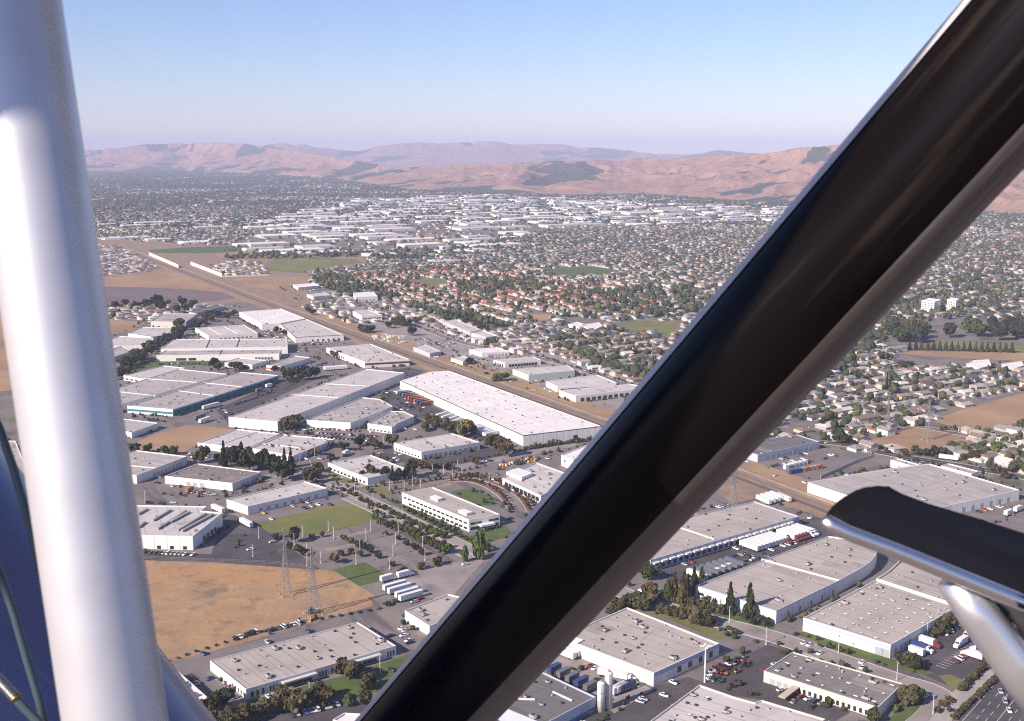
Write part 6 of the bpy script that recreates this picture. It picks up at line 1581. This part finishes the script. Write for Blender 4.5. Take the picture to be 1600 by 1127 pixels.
# the 300 houses that show largest stand as things of their own
order = np.argsort(d)
chosen, cnt = [], 0
for i in order:
    if cnt >= 300: break
    if hidden_px(U[i], V[i]) or (U[i] > 1290 and V[i] > 750): continue
    chosen.append(i); cnt += 1
chosen_set = np.zeros(N, bool); chosen_set[chosen] = True
HM = {}
def house_parts(v):
    """walls, roof, garage door, windows of house form v (metres)"""
    if v in HM: return HM[v]
    r = random.Random(v); L, D_, e, rs = 13 + r.uniform(-1.5, 2.5), 9 + r.uniform(-.8, 1.4), 2.8 + (2.2 if v % 4 == 3 else 0), 2.0
    b = MB(); b.box(-L / 2, L / 2, -D_ / 2, D_ / 2, 0, e); gx = L / 2 - 3.2
    b.box(gx - 2.9, gx + 2.9, -D_ / 2 - 3.2, -D_ / 2 + .1, 0, 2.75)
    w = b.mesh('wall', HW[v % 3])
    def roof_on(b, x0, x1, y0, y1, z, rise_, hip_, along):
        o = .55; x0 -= o; x1 += o; y0 -= o; y1 += o
        if along == 'x':
            m = (y0 + y1) / 2; i = (y1 - y0) * .45 if hip_ else 0; A, C = (x0 + i, m, z + rise_), (x1 - i, m, z + rise_)
            b.quad((x0, y0, z), (x1, y0, z), C, A); b.quad((x1, y1, z), (x0, y1, z), A, C); b.ngon([(x1, y0, z), (x1, y1, z), C]); b.ngon([(x0, y1, z), (x0, y0, z), A])
        else:
            m = (x0 + x1) / 2; i = (x1 - x0) * .45 if hip_ else 0; A, C = (m, y0 + i, z + rise_), (m, y1, z + rise_)
            b.quad((x0, y1, z), (x0, y0, z), A, C); b.quad((x1, y0, z), (x1, y1, z), C, A); b.ngon([(x0, y0, z), (x1, y0, z), A])
    roofs = {}
    for k in RK:
        b = MB(); roof_on(b, -L / 2, L / 2, -D_ / 2, D_ / 2, e - .05, rs, v % 2 == 0, 'x'); roof_on(b, gx - 2.9, gx + 2.9, -D_ / 2 - 3.2, -D_ / 2 + 2.0, 2.72, 1.35, v % 2 == 0, 'y'); roofs[k] = b.mesh('roof', HR[k])
    b = MB(); b.box(gx - 2.3, gx + 2.3, -D_ / 2 - 3.26, -D_ / 2 - 3.1, 0, 2.2); g = b.mesh('garage_door', HW[0])
    b = MB(); b.box(-.9, .9, -.05, .05, 0, 1.3); wn_ = b.mesh('window', m_glass)
    ws_ = [(-L / 2 + 2.0, -D_ / 2 - .03, .9), (-L / 2 + 5.0, -D_ / 2 - .03, .9)]
    ch = MB(); ch.box(-.4, .4, -.4, .4, -.9, 1.0); ch = ch.mesh('chimney', HW[2])
    HM[v] = (w, roofs, g, wn_, ws_, ch, (-L / 4, D_ / 5, e + rs * .6))
    return HM[v]
for i in chosen:
    v = int(rng.integers(8)); w, roofs, g, wn_, ws_, ch, cp_ = house_parts(v)
    rk = RK[roofk[i]]
    if U[i] > 1100: wh = 'at right edge suburb' if U[i] > 1500 else ('amid right-hand suburb' if U[i] > 1340 else 'by the strut, right-hand suburb')
    elif V[i] < 500 and U[i] < 400: wh = 'below the ploughed field'
    elif U[i] < 700: wh = 'in the railway yards'
    else: wh = 'in the central suburb' if V[i] > 540 else 'in the upper central suburb'
    fl = 'two-storey' if v % 4 == 3 else 'single-storey'; fm = 'hipped' if v % 2 == 0 else 'gabled'
    root = thing('house', f'{fl} house with {fm} {rk} roof {wh}', 'house', (HA[i, 0], HA[i, 1], 0), HA[i, 2] + (0 if HA[i, 3] > 0 else math.pi), f'{fl} houses with {fm} {rk} roofs {wh}')
    link('wall', w, root); rf = link('roof', roofs[rk], root); link('garage_door', g, root)
    if v % 3 == 1: link('chimney', ch, rf, cp_)
    for p_ in ws_: link('window', wn_, root, p_)
rest = np.where(~chosen_set)[0]
Vs, Fs, Ms, off = [], [], [], 0
for hp in (False, True):
    ii = rest[hip[rest] == hp]
    tv, tf = house_template(hp)
    T = np.repeat(tv[None], len(ii), 0)
    T[:, :, 2] = np.where(T[:, :, 2] > 1.5, (eave + rise)[ii][:, None], T[:, :, 2] * eave[ii][:, None])
    V_, F_ = place(T, tf, HA[ii, 0], HA[ii, 1], np.zeros(len(ii)), HA[ii, 2], ln[ii], dp[ii], np.ones(len(ii)))
    mi = np.concatenate([np.repeat((6 + wallk[ii])[:, None], 8, 1), np.repeat(roofk[ii][:, None], 6, 1)], 1)
    Vs.append(V_); Fs.append(F_ + off); Ms.append(mi.ravel()); off += len(V_)
kind(link('suburb_houses', big_mesh('suburb_houses', np.concatenate(Vs), np.concatenate(Fs), np.concatenate(Ms), [HR[k] for k in RK] + HW)), 'stuff')

# streets of the suburbs
sq = []
D = 700.0
for a_ in range(-14, 22):
    for b_ in range(-4, 22):
        c0 = E1 * (a_ * D) + E2 * (b_ * D); cc = c0 + (E1 + E2) * D / 2; d_ = math.hypot(*cc)
        if cc[1] < 300 or d_ > 6000 or abs(cc[0]) > cc[1] * .52 + 900: continue
        turn = random.Random(a_ * 97 + b_ * 31 + 5).random() < .35
        e1, e2 = (E2, E1) if turn else (E1, E2)
        for qv in np.arange(37.5, D, 50.0):
            for pv in np.arange(0, D, 25.0): sq.append((c0 + e1 * (pv + 12.5) + e2 * qv, math.atan2(e1[1], e1[0]), 24.96, 8.5))
        for pv in np.arange(6.5, D, 190.0):
            for qv in np.arange(0, D, 25.0): sq.append((c0 + e1 * pv + e2 * (qv + 12.5), math.atan2(e2[1], e2[0]), 24.96, 9.5))
SX = np.array([t_[0][0] for t_ in sq]); SY = np.array([t_[0][1] for t_ in sq])
su, sv = px_np(SX, SY); ks = keep(su, sv) & ~inside_np(su, sv, BELT) & (su > -90) & (su < 1690) & (np.hypot(SX, SY) < 5300)
tv = np.array([(-.5, -.5, 0), (.5, -.5, 0), (.5, .5, 0), (-.5, .5, 0)])
V_, F_ = place(tv, np.array([(0, 1, 2, 3)]), SX[ks], SY[ks], np.where(np.array([t_[3] for t_ in sq])[ks] > 9, .05, .035), np.array([t_[1] for t_ in sq])[ks], np.array([t_[2] for t_ in sq])[ks], np.array([t_[3] for t_ in sq])[ks], np.ones(ks.sum()))
kind(link('suburb_streets', big_mesh('suburb_streets', V_, F_, np.zeros(len(F_)), [m_asphalt])), 'structure')

# driveways, yards and streets of the suburbs lie between the house rows: one sheet of pale slabs
ii = np.where(d < 3800)[0]
tv = np.array([(-.22, -1.25, .06), (.16, -1.25, .06), (.16, -.5, .06), (-.22, -.5, .06)]); tf = np.array([(0, 1, 2, 3)])
sgn = np.where(HA[ii, 3] > 0, 0, math.pi)
V_, F_ = place(tv, tf, HA[ii, 0], HA[ii, 1], np.zeros(len(ii)), HA[ii, 2] + sgn, ln[ii], dp[ii], np.ones(len(ii)))
kind(link('driveways', big_mesh('driveways', V_, F_, rng.integers(0, 2, len(F_)), [m_concrete, m_asphalt_pale])), 'stuff')

# far carpet of houses and larger roofs on the plain
FA, FU, FV, Fd = houses_in(5200, 14500, 52.0, 36.0, 9)
k = (FV > np.interp(FU, [p_[0] for p_ in BASE_A], [p_[1] for p_ in BASE_A])) & ~inside_np(FU, FV, BELT) & (rng.random(len(FU)) < np.where(Fd < 7500, np.where(FU < 650, .28, .5), .14))
FA = FA[k]; n = len(FA)
tv, tf = house_template(True)
T = np.repeat(tv[None], n, 0); T[:, :, 2] = np.where(T[:, :, 2] > 1.5, 6.0, T[:, :, 2] * 3.6)
bigf = rng.random(n) < .07; fl_, fd_ = rng.uniform(13, 24, n), rng.uniform(9, 14, n); fl_[bigf] = rng.uniform(40, 110, bigf.sum()); fd_[bigf] = rng.uniform(25, 60, bigf.sum())
T[bigf, :, 2] = np.minimum(T[bigf, :, 2] * 1.8, 7.0)
V_, F_ = place(T, tf, FA[:, 0], FA[:, 1], np.zeros(n), FA[:, 2], fl_, fd_, np.ones(n))
rk_ = rng.choice([0, 1, 2, 3, 4], n, p=[.3, .2, .28, .07, .15]); rk_[bigf] = 4
mi = np.concatenate([np.full((n, 8), 6), np.repeat(rk_[:, None], 6, 1)], 1)
kind(link('distant_houses', big_mesh('distant_houses', V_, F_, mi.ravel(), [HR[k_] for k_ in RK] + HW)), 'stuff')
print('far houses', n)

# belt of warehouses below the hills
BW = {}
def far_box(k):
    b = MB(); b.box(-.5, .5, -.5, .5, -.02, 1, 0, 1); b.box(-.49, .49, -.485, .485, 1, 1.02, 1)
    return b.mesh('distant_warehouse', [WM[('white', 'white', 'cream', 'blue')[k]], RM[('white', 'pale', 'white', 'pale')[k]]])
BM_ = [far_box(k) for k in range(4)]
nb = 0; belt_xy = []
cands = []
for a in range(-30, 60):
    for b_ in range(5, 75):
        c = E1 * (a * 150 + random.uniform(-40, 40) + (b_ % 3) * 50) + E2 * (b_ * 96 + random.uniform(-16, 16))
        if c[1] < 1500: continue
        u, v = to_px(c[0], c[1])
        if inside(u, v, BELT) and random.random() < (.85 if v < 350 else .66): cands.append((c, u, v))
for (poly, n_) in (([(140, 372), (240, 374), (330, 376), (420, 384), (330, 383), (150, 372)], 10), ([(160, 352), (330, 358), (420, 350), (300, 345)], 14), ([(575, 398), (740, 398), (790, 378), (700, 412)], 8)):
    t = 0; us = [p_[0] for p_ in poly]; vs = [p_[1] for p_ in poly]
    while n_ and t < 2000:
        t += 1; u, v = random.uniform(min(us), max(us)), random.uniform(min(vs), max(vs))
        if inside(u, v, poly):
            c = np.array(G(u, v))
            if all(math.hypot(c[0] - q_[0][0], c[1] - q_[0][1]) > 130 for q_ in cands[-30:]): cands.append((c, u, v)); n_ -= 1
cands = sorted(cands, key=lambda t: t[0][1])[:296]
for c, u, v in cands:
    kx = random.choices([0, 1, 2, 3], [5, 4, 3, .25])[0]; L, D_, hh = random.uniform(60, 150), random.uniform(30, 74), random.uniform(5, 8)
    o = link('distant_warehouse', BM_[kx], None, (c[0], c[1], 0), R(29.5) + random.choice([0, 0, 0, math.pi / 2]) * (1 if L < 85 else 0)); o.scale = (L, D_, hh)
    lr = 'left half' if u < 700 else 'right half'
    col_ = ('white', 'white', 'cream', 'blue')[kx]
    sz = 'long' if L > 110 else ('short' if L < 75 else 'mid-size')
    bd = 'near edge' if v > 362 else ('far edge' if v < 332 else 'middle')
    lr = 'left' if u < 560 else ('right' if u > 860 else 'centre')
    tag(o, f'{sz} {col_} warehouse at the {bd} of the distant belt, {lr}', 'warehouse', f'{sz} {col_} warehouses at the {bd} of the distant belt, {lr}')
    nb += 1; belt_xy.append((c[0], c[1], L, D_))
print('belt', nb)

# ------------------------------------------------------------------ woodland, street trees
def ico():
    t = (1 + 5 ** .5) / 2
    v = np.array([(-1, t, 0), (1, t, 0), (-1, -t, 0), (1, -t, 0), (0, -1, t), (0, 1, t), (0, -1, -t), (0, 1, -t), (t, 0, -1), (t, 0, 1), (-t, 0, -1), (-t, 0, 1)], float) / math.hypot(1, t)
    f = np.array([(0, 11, 5), (0, 5, 1), (0, 1, 7), (0, 7, 10), (0, 10, 11), (1, 5, 9), (5, 11, 4), (11, 10, 2), (10, 7, 6), (7, 1, 8), (3, 9, 4), (3, 4, 2), (3, 2, 6), (3, 6, 8), (3, 8, 9), (4, 9, 5), (2, 4, 11), (6, 2, 10), (8, 6, 7), (9, 8, 1)])
    return v, f
def octa():
    return np.array([(1, 0, 0), (-1, 0, 0), (0, 1, 0), (0, -1, 0), (0, 0, 1), (0, 0, -.4)], float), np.array([(0, 2, 4), (2, 1, 4), (1, 3, 4), (3, 0, 4), (2, 0, 5), (1, 2, 5), (3, 1, 5), (0, 3, 5)])
# street and garden trees: positions near houses
def around(A, per, spread):
    i = rng.integers(0, len(A), int(len(A) * per)); ang = rng.uniform(0, 6.28, len(i)); r = rng.uniform(7.5, spread, len(i))
    return A[i, 0] + np.cos(ang) * r, A[i, 1] + np.sin(ang) * r
tx, ty = around(HA, 2.0, 14)
# darker wooded strips
wx, wy = [], []
for (poly, n_) in (([(1180, 560), (1260, 520), (1380, 470), (1600, 400), (1600, 470), (1400, 520), (1290, 600)], 500), ([(850, 470), (1000, 452), (1130, 455), (1100, 500), (940, 492)], 260), ([(490, 425), (560, 440), (620, 470), (560, 470), (500, 448)], 160), ([(640, 480), (720, 492), (800, 512), (760, 512), (690, 500)], 120), ([(880, 545), (960, 575), (1020, 598), (960, 585)], 70), ([(560, 395), (700, 390), (860, 360), (880, 366), (760, 396), (700, 404), (580, 408)], 300), ([(340, 400), (480, 396), (560, 396), (560, 401), (480, 404), (350, 406)], 120), ([(1350, 345), (1600, 340), (1600, 400), (1400, 420), (1180, 560)], 600), ([(690, 445), (720, 440), (850, 440), (850, 455), (760, 470)], 120)):
    us = [p_[0] for p_ in poly]; vs = [p_[1] for p_ in poly]; c = 0; t = 0
    while c < n_ and t < 40000:
        t += 1; u, v = random.uniform(min(us), max(us)), random.uniform(min(vs), max(vs))
        if inside(u, v, poly):
            x, y = G(u, v); wx.append(x); wy.append(y); c += 1
# round the belt warehouses
bx, by = [], []
for (x, y, L, D_) in belt_xy:
    for _ in range(17):
        s, t = random.uniform(-.9, .9) * L, random.choice([-1, 1]) * random.uniform(.56, 1.0) * D_
        p_ = E1 * s + E2 * t; bx.append(x + p_[0]); by.append(y + p_[1])
X = np.concatenate([tx, wx, bx]); Y = np.concatenate([ty, wy, by])
n_wood0, n_wood1 = len(tx), len(tx) + len(wx)
tu, tvv = px_np(X, Y); td = np.hypot(X, Y)
ok = (tu > -60) & (tu < 1660)
ok[:n_wood0] &= keep(tu[:n_wood0], tvv[:n_wood0]) | (rng.random(n_wood0) < .12)
ok &= ~inside_np(tu, tvv, [(-400, 1400), (-400, 500), (150, 500), (330, 476), (450, 480), (700, 575), (935, 655), (1290, 790), (1600, 745), (1900, 800), (1900, 1400)])
for e in EX_FIELDS[:8]: ok &= ~inside_np(tu, tvv, e)
for pts_, _, c_ in BUILD_POLYS:
    m_ = (np.abs(X - c_[0]) < 160) & (np.abs(Y - c_[1]) < 160)
    if m_.any():
        ids = np.where(m_)[0]; ok[ids] &= ~inside_np(X[ids], Y[ids], inset(pts_, -3))
m_ = np.abs((X - rp[1][0]) * RN[0] + (Y - rp[1][1]) * RN[1]) < 22
ok &= ~m_
wood = np.zeros(len(X), bool); wood[n_wood0:n_wood1] = True
X, Y, td, tu, tvv, wood = X[ok], Y[ok], td[ok], tu[ok], tvv[ok], wood[ok]
rad = np.where(wood, rng.uniform(2.6, 6.2, len(X)), rng.uniform(1.6, 4.4, len(X))); hh = rad * rng.uniform(1.5, 2.2, len(X))
# nearest visible ones become things until there are 300 trees in all
left = max(0, 300 - TREE_N[0]); used = np.zeros(len(X), bool)
print('individual suburb trees', left)
for i in np.argsort(td):
    if left <= 0: break
    if hidden_px(tu[i], tvv[i]): continue
    tree(X[i], Y[i], rad[i], hh[i], 'round', random.choice(['dark', 'olive', 'brown', 'green']), 'among the suburb houses', 'suburb trees nearest the railway'); used[i] = True; left -= 1
X, Y, td, rad, hh = X[~used], Y[~used], td[~used], rad[~used], hh[~used]
Vs, Fs, Ms, off = [], [], [], 0
FMATS = [FM['dark'], FM['olive'], FM['dark'], FM['green'], FM['brown']]
def add_trees(X, Y, rad, hh, tmpl, lumps, jit):
    global off
    tv, tf = tmpl(); n = len(X)
    if not n: return
    mi0 = rng.choice(5, n, p=[.46, .20, .22, .05, .07])
    for l in range(lumps):
        T = tv[None] * (1 + rng.uniform(-jit, jit, (n, len(tv), 1)))
        o = rng.uniform(-.45, .45, (n, 2)) if lumps > 1 else np.zeros((n, 2)); s = .72 if lumps > 1 else 1
        r = rad * s * rng.uniform(.85, 1.15, n); rz = rng.uniform(0, 6.28, n)
        V_, F_ = place(T, tf, X + o[:, 0] * rad, Y + o[:, 1] * rad, hh * (.55 + (rng.uniform(-.12, .12, n) if lumps > 1 else 0)), rz, r, r, hh * .48)
        Vs.append(V_); Fs.append(F_ + off); Ms.append(np.repeat(mi0, len(tf))); off += len(V_)
a = td < 2300
add_trees(X[a], Y[a], rad[a], hh[a], ico, 3, .34)
a = (td >= 2300) & (td < 3600)
add_trees(X[a], Y[a], rad[a], hh[a], ico, 1, .36)
a = td >= 3600
add_trees(X[a], Y[a], rad[a] * 1.1, hh[a], octa, 1, .35)
# the wooded plain beyond
ang = rng.uniform(R(-29), R(30), 130000); dd = np.sqrt(rng.uniform(3800 ** 2, 14500 ** 2, 130000)); X = dd * np.sin(ang); Y = dd * np.cos(ang)
fu, fv = px_np(X, Y)
cl = fbm(X / 420, Y / 420, 8, 4)
ok = (fv > np.interp(fu, [p_[0] for p_ in BASE_A], [p_[1] for p_ in BASE_A]) - 1) & (fu > -60) & (fu < 1660) & (~inside_np(fu, fv, BELT) | (rng.random(len(fu)) < .36)) & (rng.random(len(fu)) < np.clip((cl - .30) * 4, .15, 1))
X, Y, dd = X[ok], Y[ok], dd[ok]
r_f = rng.uniform(5, 13, len(X)) * np.where(dd > 8000, 1.35, 1)
add_trees(X, Y, r_f, rng.uniform(7, 13, len(X)), octa, 1, .35)
print('stuff trees tris', sum(len(f) for f in Fs))
kind(link('suburb_trees', big_mesh('suburb_trees', np.concatenate(Vs), np.concatenate(Fs), np.concatenate(Ms), FMATS)), 'stuff')


# ------------------------------------------------------------------ the many further parked cars and verge shrubs of the district
NEAR_ROADS = [W(p_) for p_ in ([(497, 744), (752, 866)], [(470, 770), (560, 758), (650, 744), (760, 722), (900, 694)], [(940, 915), (1035, 948), (1210, 996), (1400, 1062)], [(485, 425), (570, 478), (640, 505), (820, 555), (1000, 610)], [(1185, 705), (1290, 692), (1500, 728), (1620, 750)])]
fields_w = [W([(221, 875), (487, 891), (603, 941), (247, 1038)]), W([(402, 817), (552, 785), (592, 806), (425, 840)]), W([(214, 690), (291, 664), (366, 672), (284, 709)])]
cx_, cy_, ca_, sx_, sy_ = [], [], [], [], []
def free(x, y, m=1.0):
    for pts_, _, c_ in BUILD_POLYS:
        if abs(x - c_[0]) < 170 and abs(y - c_[1]) < 170 and inside(x, y, inset(pts_, -m)): return False
    for f_ in fields_w:
        if inside(x, y, f_): return False
    for tx_, ty_, tr_ in TREE_XY:
        if abs(x - tx_) < tr_ * .6 and abs(y - ty_) < tr_ * .6: return False
    a_ = (x - rp[1][0]) * RN[0] + (y - rp[1][1]) * RN[1]
    return abs(a_) > 19
for pts_, ds_, c_ in BUILD_POLYS:
    n = len(pts_)
    if math.hypot(*c_) > 2100: continue
    for i in range(n):
        A_, B_ = Vector(pts_[i]), Vector(pts_[(i + 1) % n]); L = (B_ - A_).length
        if L < 18: continue
        d_ = (B_ - A_) / L; no = Vector((d_.y, -d_.x))
        t = random.uniform(2, 10)
        mode = random.random()
        while t < L - 3:
            if mode < .62:
                if random.random() < .55:
                    p_ = A_ + d_ * t + no * random.choice([4.2, 4.2, 13.5, 19])
                    if free(p_.x, p_.y, 2.2): cx_.append(p_.x); cy_.append(p_.y); ca_.append(math.atan2(no.y, no.x) + random.choice([0, math.pi]) + random.uniform(-.08, .08))
                t += 2.9 if random.random() < .8 else random.uniform(6, 20)
            else:
                if random.random() < .6:
                    p_ = A_ + d_ * t + no * random.uniform(2.2, 5)
                    if free(p_.x, p_.y, 1.2): sx_.append(p_.x); sy_.append(p_.y)
                t += random.uniform(2, 5)
        # verge shrubs further out
        t = random.uniform(0, 10)
        while t < L:
            p_ = A_ + d_ * t + no * random.uniform(21, 26)
            if random.random() < .5 and free(p_.x, p_.y, 4): sx_.append(p_.x); sy_.append(p_.y)
            t += random.uniform(2.5, 7)
for rd in NEAR_ROADS:
    for a_, b_ in zip(rd[:-1], rd[1:]):
        a_, b_ = Vector(a_), Vector(b_); L = (b_ - a_).length; d_ = (b_ - a_) / L; no = Vector((-d_.y, d_.x))
        for k_ in range(int(L / 3)):
            for sg in (-1, 1):
                if random.random() < .4:
                    p_ = a_ + d_ * (k_ * 3) + no * sg * random.uniform(8.5, 12)
                    if free(p_.x, p_.y, 2): sx_.append(p_.x); sy_.append(p_.y)
tv = np.array([(-2.2, -.85, .3), (2.2, -.85, .3), (2.2, .85, .3), (-2.2, .85, .3), (-2.2, -.85, .95), (2.1, -.85, .85), (2.1, .85, .85), (-2.2, .85, .95), (-1.7, -.75, .96), (1.0, -.75, .94), (1.0, .75, .94), (-1.7, .75, .96), (-1.1, -.62, 1.42), (.35, -.62, 1.42), (.35, .62, 1.42), (-1.1, .62, 1.42)])
tf = np.array([(0, 1, 5, 4), (1, 2, 6, 5), (2, 3, 7, 6), (3, 0, 4, 7), (4, 5, 6, 7), (8, 9, 13, 12), (9, 10, 14, 13), (10, 11, 15, 14), (11, 8, 12, 15), (12, 13, 14, 15)])
n = len(cx_); V_, F_ = place(tv, tf, np.array(cx_), np.array(cy_), np.full(n, .06), np.array(ca_), np.ones(n), np.ones(n), rng.uniform(.95, 1.3, n))
ck = list(CARCOL); cc_ = rng.choice(len(ck), n, p=[.30, .18, .16, .07, .07, .12, .02, .06, .01, .01])
mi = np.repeat(cc_[:, None], 10, 1); mi[:, 5:9] = len(ck)
kind(link('parked_cars', big_mesh('parked_cars', V_, F_, mi.ravel(), [CM[k_] for k_ in ck] + [m_glass])), 'stuff')
Vs, Fs, Ms, off = [], [], [], 0
n2 = len(sx_); rr = rng.uniform(.8, 2.0, n2)
add_trees(np.array(sx_), np.array(sy_), rr, rr * rng.uniform(1.0, 2.0, n2), ico, 2, .38)
kind(link('verge_shrubs', big_mesh('verge_shrubs', np.concatenate(Vs), np.concatenate(Fs), np.concatenate(Ms), FMATS)), 'stuff')
print('stuff cars', n, 'shrubs', n2)

# ------------------------------------------------------------------ labels: look-alikes in one spot are told apart by their order
by = {}
for o in THINGS:
    by.setdefault(o['label'], []).append(o)
ORD = 'first second third fourth fifth sixth seventh eighth ninth tenth eleventh twelfth thirteenth fourteenth fifteenth sixteenth seventeenth eighteenth nineteenth twentieth'.split()
bpy.context.view_layer.update()
for lab, os_ in by.items():
    if 2 <= len(os_) <= 20:
        os_.sort(key=lambda o: to_px(o.location.x, o.location.y)[0])
        for k_, o in enumerate(os_):
            o['label'] = f'{lab}, {ORD[k_]} from left'
            if 'group' not in o: o['group'] = lab
    elif len(os_) > 20:
        for o in os_: o['group'] = o.get('group', lab)
for o in THINGS:
    w = o['label'].split()
    if len(w) > 16: print('LONG LABEL', len(w), o['label'])
print('objects', len(bpy.data.objects), 'things', len(THINGS))
